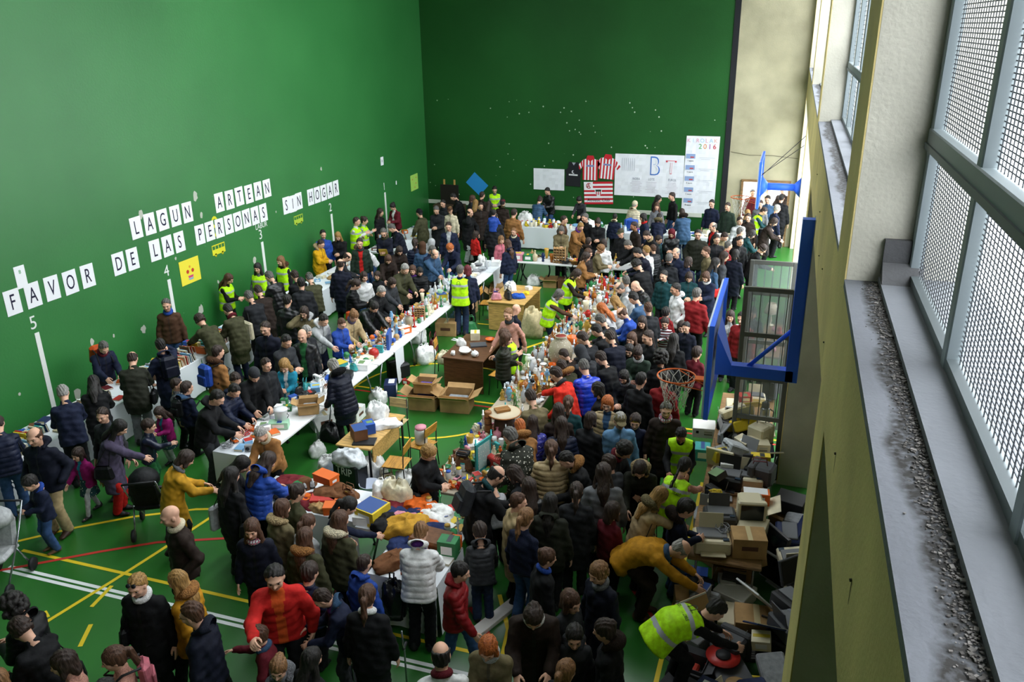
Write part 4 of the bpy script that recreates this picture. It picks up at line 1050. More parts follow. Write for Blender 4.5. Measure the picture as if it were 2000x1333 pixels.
            c=b.obj('sunglasses',o); c.matrix_local=MH
    PEOPLE.append(dict(o=o,x=loc.x,y=loc.y,desc=None,top=top,tc=tc,bc=bc,pose=pose,ch=ch,seen=seen,ex=ex,inner=inner,label=label,face=face,sk=sk))
    tag(o,None,cat,group); return o
BAGS={'backpack','handbag','tote','shoulder'}
BAGL=[]
def bag(kind,cc,o,J,k,loc,a,wd,ch):
    w=.8 if ch else 1; m=mat(C[cc],.5,0,'cloth'); dk=mat('1a1a1c',.6)
    Mp=Matrix.Translation(loc)@Matrix.Rotation(a,4,'Z')@Matrix.Scale(k,4)
    b=MB(); c=J['chest']*.6+J['waist']*.4; back=V3(0,0,0)-J['fw']
    if kind=='backpack':
        B=np.stack([V3(1,0,0),back,J['up2']],1); T=Matrix(B.tolist()).to_4x4(); T.translation=c+back*.245*w+J['up2']*.04
        b.box((0,0,0),(.30*w,.15*w,.42*w),m,T=T,bev=.05); b.box((0,.085*w,-.07*w),(.24*w,.05*w,.2*w),m,T=T,bev=.02)
        r=empty('backpack',Mp.translation); r.matrix_world=Mp; b.obj('bag_body',r)
        s=MB()
        for g in(1,-1): s.tube([tuple(c+V3(g*.11,0,0)+back*.18+J['up2']*.2),tuple(J['neck']+V3(g*.12,0,0)+J['up2']*.012),tuple(c+V3(g*.13,0,0)-back*.175+J['up2']*.08),tuple(c+V3(g*.16,0,0)+back*.12-J['up2']*.12)],.014,dk,5)
        s.obj('strap',r); nm='backpack'
    else:
        sd=V3(.27*w,0.02,-.02) if kind!='tote' else V3(-.27*w,-.02,.05); T=Matrix.Translation(tuple(J['pel']+sd))
        r=empty(kind if kind!='shoulder' else 'shoulder_bag',Mp.translation); r.matrix_world=Mp
        if kind=='tote': b.box((0,0,-.05),(.10,.36,.38),m,T=T,bev=.03,taper=.92)
        else: b.box((0,0,-.02),(.11,.32,.24),m,T=T,bev=.04,taper=.85)
        b.obj('bag_body',r); s=MB()
        s.tube([tuple(J['pel']+sd+V3(0,.10,.10)),tuple(J['shR' if kind!='tote' else 'shL']+J['up2']*.085),tuple(J['pel']+sd+V3(0,-.10,.10))],.008,dk,5); s.obj('strap',r); nm={'handbag':'handbag','tote':'cloth tote bag','shoulder':'shoulder bag'}[kind]
    BAGL.append((r,nm,cc,o))
RECTS=[(-11.78,-10.87,4.6,14.7),(-11.78,-10.87,16.4,20.2),(-11.78,-10.87,21.3,24.8),(-8.18,-7.25,9.4,21.4),(-7.2,-3.7,21.42,22.28),(-4.53,-3.62,9.35,20.6),(-6.78,-5,8.38,9.28),(-5,-3.5,8.17,9.08),(-4.38,-3.42,7.32,8.2),(-8.6,-1.2,25.57,26.43),(-.75,.23,9.0,14.3),
 (-6.28,-5.3,14.1,15.6),(-6.45,-5.77,10.15,11.55),(-6.63,-5.62,17.75,19.35)]
def off_tables():
    for p in PEOPLE:
        if p['o'].location.z>.1: continue
        g=.17 if not p['ch'] else .13
        for x0,x1,y0,y1 in RECTS:
            x,y=p['x'],p['y']
            if x0-g<x<x1+g and y0-g<y<y1+g:
                d=[(x-(x0-g),(-1,0)),((x1+g)-x,(1,0)),(y-(y0-g),(0,-1)),((y1+g)-y,(0,1))]; m,(ux,uy)=min(d); p['x']+=ux*m; p['y']+=uy*m
def spread_people():
    off_tables()
    for _ in range(16):
        for i,p in enumerate(PEOPLE):
            for q in PEOPLE[i+1:]:
                dx,dy=q['x']-p['x'],q['y']-p['y']; d=math.hypot(dx,dy)
                if d<.43 and p['o'].location.z<.1 and q['o'].location.z<.1:
                    m_=(.43-d)*.5; dx,dy=(dx/d,dy/d) if d>1e-3 else (1,0)
                    wp,wq=(.3 if p['label'] else 1),(.3 if q['label'] else 1)
                    for w_,g,wt in((p,-1,wp/(wp+wq)),(q,1,wq/(wp+wq))): w_['x']+=g*dx*m_*wt; w_['y']+=g*dy*m_*wt
        off_tables()
    for p in PEOPLE:
        b=p['o'].location.copy(); p['o'].location.x,p['o'].location.y=p['x'],p['y']
        for r_,nm,cc,o in BAGL:
            if o is p['o']: r_.location.x+=p['x']-b.x; r_.location.y+=p['y']-b.y
def label_people():
    # a description from the clothing, then whatever else is needed to single it out
    def base(p):
        ex=p['ex'].split(); nm=KN[p['top']]
        if p['top']=='vest': s='fluorescent yellow vest over %s sleeves'%CN[p['tc']]
        else:
            if 'leather' in ex: nm='shiny '+nm
            if 'quilt' in ex: nm='diamond quilted coat'
            if 'print' in ex: nm='patterned '+nm
            if 'stripes' in ex: nm='striped '+nm
            s=CN[p['tc']]+' '+nm
        if p['inner']: s+=' open over '+CN[p['inner']]
        for kd,cc in p['seen'][:1]: s+=(' and '+(CN[cc]+' ' if kd not in('crown',) else '')+EN[kd])
        return s
    who=lambda p:'child' if p['ch'] else 'person'
    D=[base(p) for p in PEOPLE]; Z=[zone(p['x'],p['y']) for p in PEOPLE]
    L=[]
    for p,d,z in zip(PEOPLE,D,Z): L.append(p['label'] or '%s in %s, %s %s'%(who(p),d,PN[p['pose']],z))
    used=set(); sh=lambda z:z.replace('on the floor near','near').replace('between the side wall and the book tables by','behind the books at').replace('in the crowd beyond the bric-a-brac, level with','in the crowd at').replace('at the long white table, level with','at the white table by').replace('at the bric-a-brac table, level with','at the bric-a-brac by').replace('at the book tables facing','at the books by')
    cnt={}
    for l in L: cnt[l.lower()]=cnt.get(l.lower(),0)+1
    fix=[i for i,l in enumerate(L) if cnt[l.lower()]>1 or len(l.split())>16]
    used={l.lower() for i,l in enumerate(L) if i not in fix}
    def nb(q): return (CN[q['tc']]+' '+KN[q['top']].split()[-1]) if q['top']!='vest' else 'fluorescent vest'
    for i in fix:
        p=PEOPLE[i]; ds=[PEOPLE[j] for _,j in sorted((math.hypot(q['x']-p['x'],q['y']-p['y']),j) for j,q in enumerate(PEOPLE) if j!=i)][:9]
        d=nb(p)
        if p['seen']: d+=' and '+EN[p['seen'][0][0]]
        cand=['%s in %s %s, beside the %s'%(who(p),d,sh(Z[i]),nb(q)) for q in ds]+['%s in %s %s, between %s and %s'%(who(p),nb(p),sh(Z[i]).split(' by ')[0].split(' at number')[0],nb(a_),nb(b_)) for a_ in ds for b_ in ds if a_ is not b_]
        for c_ in cand:
            if len(c_.split())<=16 and c_.lower() not in used: L[i]=c_; used.add(c_.lower()); break
    for p,l in zip(PEOPLE,L): p['o']['label']=l.replace('in blue jeans jacket','in denim blue jacket')
    byname={p['o'].name:p for p in PEOPLE}
    seen={}
    for r,nm,cc,o in BAGL:
        p=byname[o.name]; s='%s %s carried by the person in %s %s'%(CN[cc],nm,CN[p['tc']],KN[p['top']])
        seen[s]=seen.get(s,0)+1
        if seen[s]>1: s='%s %s worn %s, on %s %s'%(CN[cc],nm,zone(p['x'],p['y']),CN[p['tc']],KN[p['top']])
        s=' '.join(s.split()[:16]); tag(r,s,'bag')
# side wall and the book tables
P(325,596,1.76,'stand',150,'shortg','jacket','brown','jeans','scarf:blue',label='person in worn brown jacket and blue scarf standing behind the books at number four')
P(222,682,1.66,'browse',115,'shortg','jacket','navy','black','scarf:maroon backpack:orange',label='person in navy jacket and maroon scarf with a red backpack, leaning over the books')
P(259,701,1.76,'browse',-35,'ringd','bigcoat','dolive','grey','handbag:black',label='person in dark olive parka and grey trousers, back turned, at the books before number five')
P(183,748,1.64,'browse',-40,'longk','coat','black')
P(313,675,1.74,'phone',-60,'shortk','coat','navy','black','backpack:dnavy hoodback:navy',label='person in navy hooded coat touching the forehead, backpack on, at the books')
P(123,768,1.76,'browse',-50,'shortw','jacket','navy','black','glasses',label='person in navy jacket and glasses bending over the books under number five')
P(200,812,1.62,'stand',165,'shortd','sweater','dgrey','black','',label='person in dark grey top looking up, behind the purple grey coat')
P(228,836,1.64,'reach',70,'longk','coat','purple','red','handbag:black',label='person in purple grey coat and red trousers reaching an arm out')
P(291,833,1.24,'give',60,'boyd','jacket','navy','green','leather',label='child in shiny navy jacket and green trousers eating a snack')
P(313,806,1.10,'hands',190,'longd','jacket','magenta','teal','skirt',inner='aqua',label='small child in magenta jacket over teal dress beside the book tables')
P(158,888,1.12,'walk',185,'bobd','jacket','magenta','teal','skirt',inner='aqua',label='small child in magenta coat and patterned teal dress walking across the open floor')
P(66,856,1.78,'pocket',165,'crb'.replace('crb','ringb'),'jacket','dnavy','beige','hoodback:dnavy',wd=1.08,shoe='3a2418',label='person in dark navy jacket and beige trousers, hand in pocket')
P(60,942,1.24,'hands',200,'boyk','jacket','navy','jeans','scarf:blue',shoe='6a5038',label='child in navy jacket and jeans holding a small camera')
P(-4,828,1.7,'browse',-50,'shortd','puffer','navy','jeans','handbag:brown',label='person in navy quilted jacket with brown handbag, cut off by the picture edge')
P(333,1008,1.72,'pocket',215,'baldw','jacket','dbrown','black','scarf:cream',wd=1.12,label='bald person in dark brown jacket with pale collar walking past the stalls')
P(362,897,1.62,'browse',40,'bobd','coat','mustard','black','quilt scarf:grey',wd=1.08,label='person in mustard yellow diamond quilted coat at the corner stall')
P(279,1143,1.66,'stand',168,'shorty','coat','black','black','headglasses scarf:white handbag:black',wd=1.08,label='person in black coat and white scarf with sunglasses on the head')
P(336,1136,1.60,'walk',262,'longy','bigcoat','ochre','black','furhood:tan',label='person in ochre yellow coat with thick fur hood walking')
P(374,1200,1.76,'stand',255,'shortb','jacket','dnavy','black','glasses hoodback:dnavy',label='person in glasses and dark navy hooded jacket beside the ochre coat')
P(25,1187,1.68,'hands',265,'frok','puffer','black','black','hoodback:black',label='person in black hooded quilted jacket at the picture corner near the pushchair')
P(46,1243,1.66,'browse',272,'curlyd','coat','black','black','shoulder:black',label='person in black coat with shoulder bag, below the black quilted jacket')
P(136,1289,1.40,'stand',235,'bobd','sweater','salmon','jeans','',child=True,label='child in salmon pink sweater with smooth dark bob, on the floor edge')
P(186,1303,1.34,'stand',225,'ponyb','sweater','salmon','jeans','backpack:pink',label='child with ponytail and pink backpack beside the salmon sweater')
P(10,1322,1.30,'stand',300,'bobl','sweater','red','jeans','',label='child in red top at the lower picture corner')
P(212,1334,1.30,'stand',20,'shortk','sweater','dgrey','jeans','',label='dark head of a child in grey, cut off by the lower edge beside the ponytail')
P(389,626,1.76,'lean',-70,'curlyd','jacket','olive','dnavy','',label='person in olive jacket bending far over the books at number four')
P(445,606,1.74,'browse',-70,'shortk','coat','olive','navy','scarf:maroon',label='person in long olive coat bending to the books past number 4')
P(447,545,1.64,'hands',85,'longb','vest','black','black','',label='person in fluorescent vest over black sleeves by the wall between numbers four and three')
P(486,580,1.78,'browse',-65,'shortg','jacket','charcoal','black','tote:cream',label='person in charcoal jacket with cream cloth tote and a paper in hand')
P(497,568,1.74,'browse',-60,'shortd','coat','dbrown','black')
P(503,524,1.64,'stand',165,'longk','vest','grey','black','',label='person with fluorescent vest open over grey sweater beside the line three')
P(526,541,1.78,'browse',-75,'shortg','coat','black','black','leather')
P(549,510,1.62,'stand',190,'longl','vest','black','black','furhood:brown',label='person in fluorescent vest with brown fur hood below the word LABUR')
P(578,539,1.72,'hands',-60,'shortd','coat','black')
P(588,553,1.76,'stand',-40,'shortk','coat','charcoal','black','')
P(602,543,1.72,'browse',-50,'shortg','jacket','olive','black','cap:olive')
P(562,587,1.72,'stand',-10,'shortk','jacket','black','djeans','leather')
P(594,611,1.66,'phone',170,'bobd','bigcoat','khaki','black','furhood:lgrey glasses',label='person in khaki parka and glasses with a hand at the cheek')
P(518,642,1.78,'stand',172,'shortd','coat','dnavy','black','',label='person in long dark navy coat looking straight out of the crowd',wd=1.05)
P(586,665,1.74,'hands',110,'shortk','jacket','dgrey','black','')
P(600,648,1.58,'stand',110,'bobw','coat','charcoal','black','')
P(621,664,1.72,'stand',165,'baldk','jacket','black','black','leather',inner='green',label='bald person in black leather jacket over a green sweater')
P(426,688,1.72,'stand',20,'shortd','bigcoat','tan','black','furhood:brown backpack:blue',label='person in tan parka with brown fur hood and small blue backpack')
P(478,746,1.42,'hands',120,'shortd','puffer','navy','black','')
P(504,731,1.74,'browse',125,'shortk','coat','black','black','beanie:dgrey',label='person in grey knitted hat and long black coat at the near white table')
P(527,722,1.62,'stand',110,'shortd','jacket','charcoal','black','')
P(568,713,1.38,'hands',165,'longy','jacket','aqua','jeans','',inner='white',label='child with turquoise and white jacket holding a small toy at the white table')
P(651,716,1.68,'reach',-65,'bunw','longpuffer','dnavy','black','slim furhood:black',label='person in long dark navy quilted coat standing inside the ring, reaching over the table')
P(433,779,1.78,'browse',75,'shortk','jacket','black','dgrey','hoodback:black',label='person in black hooded jacket with a white shirt edge at the table end')
P(458,764,1.62,'browse',95,'shortk','puffer','navy','black','')
P(363,759,1.34,'stand',15,'shortd','jacket','navy','black','backpack:black hoodback:steel',label='child in navy hooded jacket with black backpack before the book tables')
P(347,753,1.28,'stand',60,'shortd','sweater','grey','black','')
P(645,625,1.70,'reach',110,'shortk','jacket','lgrey','navy','hoodback:white',label='person in light grey hooded jacket reaching over the white table')
P(670,631,1.52,'hands',112,'shortb','jacket','blue','navy','glasses',child=False,label='person in bright blue and white jacket and glasses at the white table')
P(694,622,1.62,'browse',118,'bunl','coat','beige','navy','scarf:purple',label='person in beige coat with light hair tied up, leaning over the white table')
P(665,516,1.76,'stand',-25,'ringd','coat','dnavy','black','')
P(696,556,1.66,'hands',70,'ponyd','puffer','black','jeans','shoulder:orange',label='person in black quilted jacket with big orange-red shoulder bag')
P(711,541,1.62,'stand',130,'bobd','sweater','white','jeans','')
P(731,600,1.66,'lean',118,'ponyk','jacket','black','black','leather')
P(745,570,1.70,'browse',110,'shortw','coat','black','black','')
P(766,553,1.64,'reach',118,'bobd','coat','dgrey','black','')
P(791,526,1.76,'browse',120,'shortw','bigcoat','olive','black','')
P(806,528,1.30,'stand',160,'bobb','sweater','violet','black','')
P(820,531,1.45,'hands',150,'bobk','puffer','black','black','',child=False)
P(737,539,1.20,'stand',170,'bobd','sweater','charcoal','black','')
P(849,496,1.74,'reach',125,'ringg','jacket','steel','black','')
P(838,486,1.66,'hands',110,'shortg','jacket','navy','black','glasses')
P(887,527,1.74,'stand',-8,'shortg','vest','navy','djeans','txt',label='person in lettered fluorescent vest and jeans, back turned, inside the ring',shoe='2a2a2e')
P(913,528,1.62,'stand',-25,'bobR','jacket','navy','black','',label='person with short dark red hair and navy jacket beside the lettered vest')
P(992,614,1.66,'walk',195,'shortl','sweater','salmon','black','scarf:dgrey',label='person in pale pink sweater and dark grey scarf striding between the desks')
P(993,603,1.55,'stand',40,'baldw','jacket','dnavy','dgreen','')
P(1003,664,1.66,'fold',75,'bobb','puffer','dolive','black','',label='person in dark olive quilted jacket with arms folded by the brown desk')
P(1021,659,1.60,'hands',255,'curlyb','vest','dgrey','jeans','',label='person in fluorescent vest with curly hair facing the dark quilted jacket')
P(631,458,1.70,'stand',135,'shortk','jacket','blue','black','',label='person in bright blue jacket by the side wall at number two')
P(627,477,1.60,'hands',95,'shortd','bigcoat','yellow','black','furhood:beige',label='person in yellow parka with pale fur hood at the book table by number two')
P(662,462,1.62,'hands',165,'longy','coat','black','black','')
P(671,484,1.66,'lean',215,'shortb','sweater','white','jeans','',inner='navy',label='person in navy waistcoat over white sleeves, bent over the books near number two')
P(661,501,1.68,'browse',60,'ringd','jacket','charcoal','black','')
P(697,433,1.72,'fold',85,'shortd','vest','white','black','',label='person in fluorescent vest over white sleeves, the one nearer the number two line')
P(712,431,1.62,'fold',80,'bund','vest','lgrey','black','',label='person in fluorescent vest over light grey sleeves, dark hair tied back')
P(701,475,1.74,'stand',155,'shortd','jacket','dgreen','jeans','scarf:dgrey',inner='red',label='person in dark green jacket open over red, with grey scarf')
P(743,415,1.66,'stand',95,'longd','coat','black','black','')
P(767,404,1.62,'hands',195,'bunk','jacket','maroon','black','',inner='white',label='person in maroon jacket open over white, by the number one line')
P(765,446,1.72,'browse',240,'shortg','jacket','dnavy','black','')
P(749,455,1.74,'hands',165,'shortg','coat','dnavy','khaki','glasses scarf:olive',label='person in dark navy coat holding a yellow folder')
P(758,507,1.62,'browse',150,'bobb','coat','dbrown','black','')
P(780,490,1.66,'browse',140,'longd','coat','dbrown','black','')
P(814,416,1.70,'phone',-75,'shortk','bigcoat','olive','black','beanie:black',label='person in olive parka and black knitted hat facing the far book table')
P(852,411,1.76,'hands',172,'shortg','coat','charcoal','charcoal','')
P(879,411,1.60,'stand',175,'shortl','jacket','cream','brown','cap:brown',label='person in cream jacket and brown cap in the far corner')
P(885,385,1.70,'browse',250,'shortk','coat','black','dbrown','')
P(865,398,1.66,'stand',190,'shortk','jacket','charcoal','black','scarf:charcoal')
P(876,443,1.76,'stand',165,'shortd','jacket','navy','jeans','',inner='lgrey')
P(880,485,1.62,'browse',190,'curlyo','jacket','navy','jeans','',label='person with curly ginger hair and navy jacket at the far end of the white table')
P(811,475,1.62,'stand',-20,'ponyd','puffer','navy','black','')
P(827,482,1.62,'stand',-20,'shortd','coat','steel','black','scarfhead:brown',label='person in brown headscarf and long steel blue coat, back turned')
P(843,475,1.60,'stand',0,'shortg','coat','lgrey','grey','hood:lgrey')
P(918,416,1.76,'phone',115,'ringk','coat','black','lgrey','')
P(929,397,1.62,'stand',-10,'longy','jacket','charcoal','black','')
P(940,382,1.66,'stand',20,'shortd','jacket','dbrown','black','')
P(939,403,1.66,'stand',150,'shortd','coat','dbrown','black','')
P(925,388,1.60,'stand',60,'bobb','coat','charcoal','black','')
P(966,371,1.74,'hands',160,'shortk','vest','grey','black','',label='person in fluorescent vest standing against the front wall beside the blue panel')
P(955,400,1.60,'stand',0,'longd','coat','black','black','')
P(966,424,1.78,'stand',-5,'shortk','coat','charcoal','djeans','',wd=1.08,label='person in charcoal coat carrying a child on the shoulders')
P(970,398,1.15,'sit',-5,'boyk','puffer','blue','djeans','',z0=.98,label='child in blue quilted jacket riding on the shoulders of the charcoal coat')
P(982,396,1.70,'stand',0,'shortk','jacket','dbrown','black','cap:maroon hoodback:olive')
P(1004,416,1.74,'stand',8,'shortd','jacket','camel','navy','',wd=1.12,label='person in camel brown jacket, back turned, at the front wall stall')
P(1003,453,1.26,'stand',180,'shortl','jacket','navy','navy','scarf:cream backpack:red',label='child in navy jacket with cream scarf and red backpack')
P(930,459,1.22,'stand',30,'bobd','jacket','red','black','',label='child in red jacket among the far crowd')
P(991,477,1.64,'stand',-60,'longb','jacket','navy','jeans','hoodback:navy slim',label='person in navy hooded jacket and jeans at the corner of the ring')
P(979,469,1.28,'stand',140,'bobl','jacket','pink','black','')
P(1046,397,1.62,'browse',10,'bund','puffer','steel','black','slim',label='person in steel blue quilted jacket and black leggings at the front wall stall')
P(1069,374,1.74,'hands',200,'shortk','jacket','black','jeans','leather',label='person in black jacket standing behind the toy stall by the front wall')
P(1131,391,1.60,'browse',190,'ponyk','sweater','dgrey','black','',label='person in dark grey sweater with ponytail behind the stall beside the flag')
P(1102,430,1.70,'stand',95,'shortd','coat','brown','black','glasses')
P(1096,450,1.60,'hands',165,'bobg','coat','khaki','black','',wd=1.05)
P(1134,443,1.62,'browse',125,'shorty','coat','camel','black','scarf:violet',label='person in camel brown long coat with violet scarf behind the back table')
P(1145,426,1.72,'stand',215,'shortg','coat','black','black','')
P(1165,435,1.66,'hands',172,'bund','coat','black','djeans','scarf:black')
P(1201,424,1.42,'stand',0,'shortk','jacket','navy','black','hoodback:cream',child=False,label='person in navy jacket with cream hood at the front wall stall, back turned')
P(1240,400,1.60,'stand',25,'shortw','puffer','cream','cream','beanie:cream hoodback:cream',label='person in cream quilted jacket and white knitted hat',wd=1.05)
P(1256,425,1.64,'stand',250,'bobk','coat','navy','black','scarf:red glasses',label='person in navy long coat with red scarf and glasses')
P(1238,442,1.70,'stand',235,'shortd','coat','dbrown','black','',skin='c')
P(1286,389,1.66,'stand',95,'longk','coat','black','black','')
P(1283,403,1.60,'stand',175,'longb','sweater','grey','black','')
P(1312,384,1.78,'stand',235,'shortd','sweater','black','jeans','',label='person in black sweater and jeans behind the stall below the wide banner')
P(1287,425,1.62,'browse',0,'shortk','jacket','navy','jeans','furhood:khaki')
P(1332,416,1.74,'browse',-25,'shortd','bigcoat','steel','djeans','furhood:dbrown',label='person in steel blue parka with dark fur hood at the front wall stall')
P(1390,398,1.72,'stand',195,'shortk','jacket','navy','black','',label='person in navy jacket beside the tall 2016 banner')
P(1309,456,1.62,'hands',180,'shortd','jacket','black','black','leather scarfhead:maroon',label='person in black leather jacket and maroon headscarf pushing a pushchair')
P(1363,458,1.74,'pocket',175,'shortk','bigcoat','dolive','djeans','glasses',wd=1.1,label='person in dark olive parka and glasses standing in the far crowd')
P(1392,443,1.74,'stand',235,'ringg','jacket','charcoal','black','',inner='red',label='bald person in charcoal jacket open over a red shirt')
P(1263,460,1.72,'browse',235,'shortd','jacket','black','black','scarf:beige')
P(1216,478,1.74,'lean',245,'shortg','coat','black','black','glasses')
P(1208,460,1.66,'stand',200,'shortd','coat','black','black','cap:olive')
P(1172,489,1.60,'hands',90,'curlyl','sweater','khaki','black','glasses')
P(1145,502,1.64,'hands',75,'bobd','jacket','camel','black','',label='person in camel brown jacket holding a pink doll at the back table')
P(1156,496,1.62,'stand',110,'bobb','coat','dbrown','black','')
P(1153,470,1.62,'stand',10,'shortd','coat','black','black','furhood:dbrown')
P(1183,470,1.60,'stand',0,'bobd','jacket','white','black','')
P(1262,489,1.62,'stand',-60,'shorty','sweater','white','black','')
P(1245,494,1.74,'browse',260,'shortk','jacket','dnavy','black','')
P(1275,486,1.50,'stand',-50,'shortb','puffer','charcoal','black','',child=False)
P(1244,518,1.80,'browse',-60,'curlyk','coat','black','black','',wd=1.1)
P(1307,505,1.74,'stand',5,'shortg','jacket','charcoal','black','hoodback:charcoal')
P(1320,494,1.74,'stand',205,'ringw','coat','navy','black','')
P(1296,539,1.68,'stand',200,'shortk','jacket','teal','black','')
P(1350,542,1.60,'hands',175,'bobd','jacket','teal','black','')
P(1377,541,1.62,'hands',200,'bobb','coat','navy','black','scarf:white',label='person in navy long coat with white scarf next to the dark teal jacket')
P(1398,514,1.66,'stand',60,'longk','sweater','steel','black','shoulder:red')
P(1415,463,1.68,'browse',120,'shortd','jacket','khaki','black','')
P(1152,538,1.66,'browse',88,'bobd','vest','dbrown','black','txt',label='person in lettered fluorescent vest bending over the bric-a-brac, the farther of the pair')
P(1113,578,1.62,'reach',82,'bobg','vest','brown','djeans','scarf:lgrey txt',label='person in fluorescent vest over brown sleeves, reaching over the bric-a-brac')
P(1213,562,1.74,'browse',255,'ringg','jacket','lgrey','black','hoodback:lgrey')
P(1238,560,1.72,'browse',245,'baldk','jacket','black','black','leather')
P(1222,549,1.68,'stand',-40,'shortg','jacket','charcoal','black','')
P(1201,589,1.64,'browse',-60,'longy','jacket','white','jeans','')
P(1175,603,1.60,'browse',-70,'longo','sweater','white','jeans','')
P(1237,583,1.76,'browse',-70,'shortk','jacket','steel','black','')
P(1220,612,1.70,'browse',265,'ringb','jacket','blue','black','')
P(1319,565,1.76,'pocket',235,'shortk','jacket','white','black','hoodback:white',label='person in white hooded jacket looking down in the crowd',skin='b')
P(1361,574,1.72,'stand',15,'shortg','jacket','dred','black','',wd=1.12,label='person in dark red jacket with grey hair, back turned, in the crowd')
P(1249,632,1.62,'stand',182,'longd','coat','dbrown','black','')
P(1228,662,1.36,'stand',195,'longb','jacket','charcoal','black','')
P(1221,682,1.28,'stand',182,'bobk','jacket','black','black','')
P(1268,659,1.76,'stand',220,'shortd','jacket','black','black','')
P(1245,690,1.66,'hands',185,'bund','coat','dgreen','black','scarf:lgrey',skin='d',label='person in dark green long coat with black and white scarf')
P(1297,634,1.24,'fold',178,'boyd','sweater','maroon','jeans','stripes',label='child in maroon striped football top')
P(1319,637,1.28,'stand',170,'longd','jacket','navy','black','')
P(1337,637,1.46,'stand',195,'shortk','jacket','dnavy','black','',child=False)
P(1300,612,1.30,'stand',0,'boyk','jacket','dred','black','hoodback:dred')
P(1331,664,1.64,'stand',0,'longk','coat','black','black','')
P(1343,690,1.34,'stand',20,'boyd','jacket','maroon','black','')
P(1181,627,1.76,'browse',-70,'shortg','coat','charcoal','black','')
P(1174,646,1.72,'browse',-75,'shortk','coat','black','black','')
P(1138,662,1.76,'browse',-72,'shortd','jacket','charcoal','black','glasses')
P(1188,659,1.76,'browse',-45,'shortd','coat','dnavy','black','')
P(1131,693,1.72,'browse',-50,'shortk','coat','dgrey','black','hood:dgrey')
P(1104,693,1.50,'browse',-75,'shortd','jacket','dbrown','black','',child=False)
P(1108,713,1.58,'browse',-65,'shortd','coat','olive','black','furhood:tan')
P(1132,719,1.74,'browse',-35,'shortg','puffer','rblue','djeans','',label='person in shiny bright blue quilted jacket, back turned, at the bric-a-brac')
P(1094,729,1.74,'reach',-72,'shortd','jacket','bred','black','scarf:dgrey',label='person in bright red jacket reaching over the bric-a-brac')
P(1167,761,1.62,'stand',280,'bobk','jacket','black','black','')
P(1190,789,1.66,'stand',180,'bobo','puffer','beige','djeans','',inner='steel',label='person with copper hair and beige quilted jacket over a denim shirt')
P(1211,822,1.66,'stand',158,'shortw','jacket','lblue','djeans','cap:khaki glasses',wd=1.08,label='person in pale blue jacket, glasses and green flat cap')
P(1039,777,1.72,'browse',-40,'shortd','jacket','khaki','black','')
P(1104,793,1.56,'stand',-10,'ponyb','jacket','teal','black','')
P(1082,808,1.62,'stand',-20,'longd','coat','dbrown','black','')
P(1054,827,1.50,'stand',-20,'longd','puffer','violetblue','black','print',child=False)
P(1094,819,1.60,'stand',-20,'longd','puffer','navy','black','')
P(1017,833,1.62,'browse',-30,'shorto','bigcoat','tan','black','furhood:tan',label='person with ginger hair and tan hooded parka at the bric-a-brac')
P(1005,857,1.74,'reach',-55,'shortg','bigcoat','dolive','black','hoodback:dolive print',wd=1.1,label='person in camouflage green hooded parka reaching over the bric-a-brac')
P(1061,878,1.64,'stand',-15,'ponyb','puffer','beige','black','shoulder:dbrown',wd=1.08,label='person in beige quilted jacket with auburn ponytail, back turned')
P(1117,900,1.64,'browse',250,'shortk','coat','black','black','furhood:camel scarf:beige',label='person in long black coat with camel fur hood and patterned scarf')
P(1182,920,1.68,'stand',-15,'longd','coat','grey','black','scarf:dgrey',wd=1.1,label='person in long grey coat with very long dark hair, back turned')
P(1168,905,1.60,'stand',-60,'bund','coat','dgrey','black','')
P(1207,889,1.74,'browse',110,'curlyk','jacket','black','black','scarf:maroon')
P(1247,918,1.64,'browse',175,'longd','coat','dolive','black','furhood:beige',label='person in dark olive coat with beige fur hood looking down at small things')
P(1237,824,1.30,'stand',175,'boyd','jacket','navy','jeans','crown:yellow',label='child wearing a gold paper crown')
P(1301,801,1.64,'stand',170,'shortg','coat','dbrown','black','scarf:pink',label='person in long dark coat with pink tartan scarf',wd=1.08)
P(1330,851,1.62,'browse',175,'shortk','vest','black','black','',skin='c',label='person in fluorescent vest over black sleeves smiling by the electronics')
P(1337,911,1.60,'reach',25,'braidk','vest','salmon','black','txt',label='person in lettered fluorescent vest with a dark braid among the electronics')
P(1288,970,1.60,'reach',55,'longy','jacket','beige','black','furhood:khaki handbag:maroon',label='person in beige jacket with long fair hair near the electronics')
P(1317,995,1.38,'hands',75,'boyk','jacket','navy','jeans','furhood:dbrown')
P(1328,1073,1.74,'bend',88,'ringw','jacket','ochre','dbrown','scarf:steel',wd=1.05,label='person in ochre yellow jacket bent down low over the electronics',shoe='4a3020')
P(1398,1193,1.72,'bend',62,'shortk','vest','black','black','txt',label='person in lettered fluorescent vest bent down low over the boxes')
P(984,942,1.30,'browse',-50,'boyd','sweater','lgrey','black','')
P(1011,919,1.36,'browse',-70,'bobd','jacket','charcoal','black','')
P(1026,945,1.40,'stand',-30,'longd','jacket','black','black','leather')
P(1027,1008,1.62,'stand',20,'ponyl','sweater','navy','jeans','',label='person in navy sweater with fair ponytail, back turned, by the toy stall')
P(1018,990,1.60,'stand',60,'shortb','coat','beige','black','')
P(1074,982,1.64,'stand',-5,'longk','bigcoat','dolive','black','hoodback:dolive',label='person in dark olive hooded parka with long black hair, back turned')
P(931,923,1.78,'browse',50,'ringk','coat','black','jeans','backpack:dgrey scarf:teal',label='person in black coat with teal scarf and grey backpack at the toy stall')
P(937,1040,1.30,'browse',-25,'boyd','puffer','dgrey','djeans','hoodback:dgrey',label='child in dark grey quilted hooded jacket at the toy stall')
P(840,1017,1.66,'browse',-12,'shortl','puffer','white','black','hoodback:white scarf:violet',label='person in white quilted jacket and violet scarf at the clothes stall')
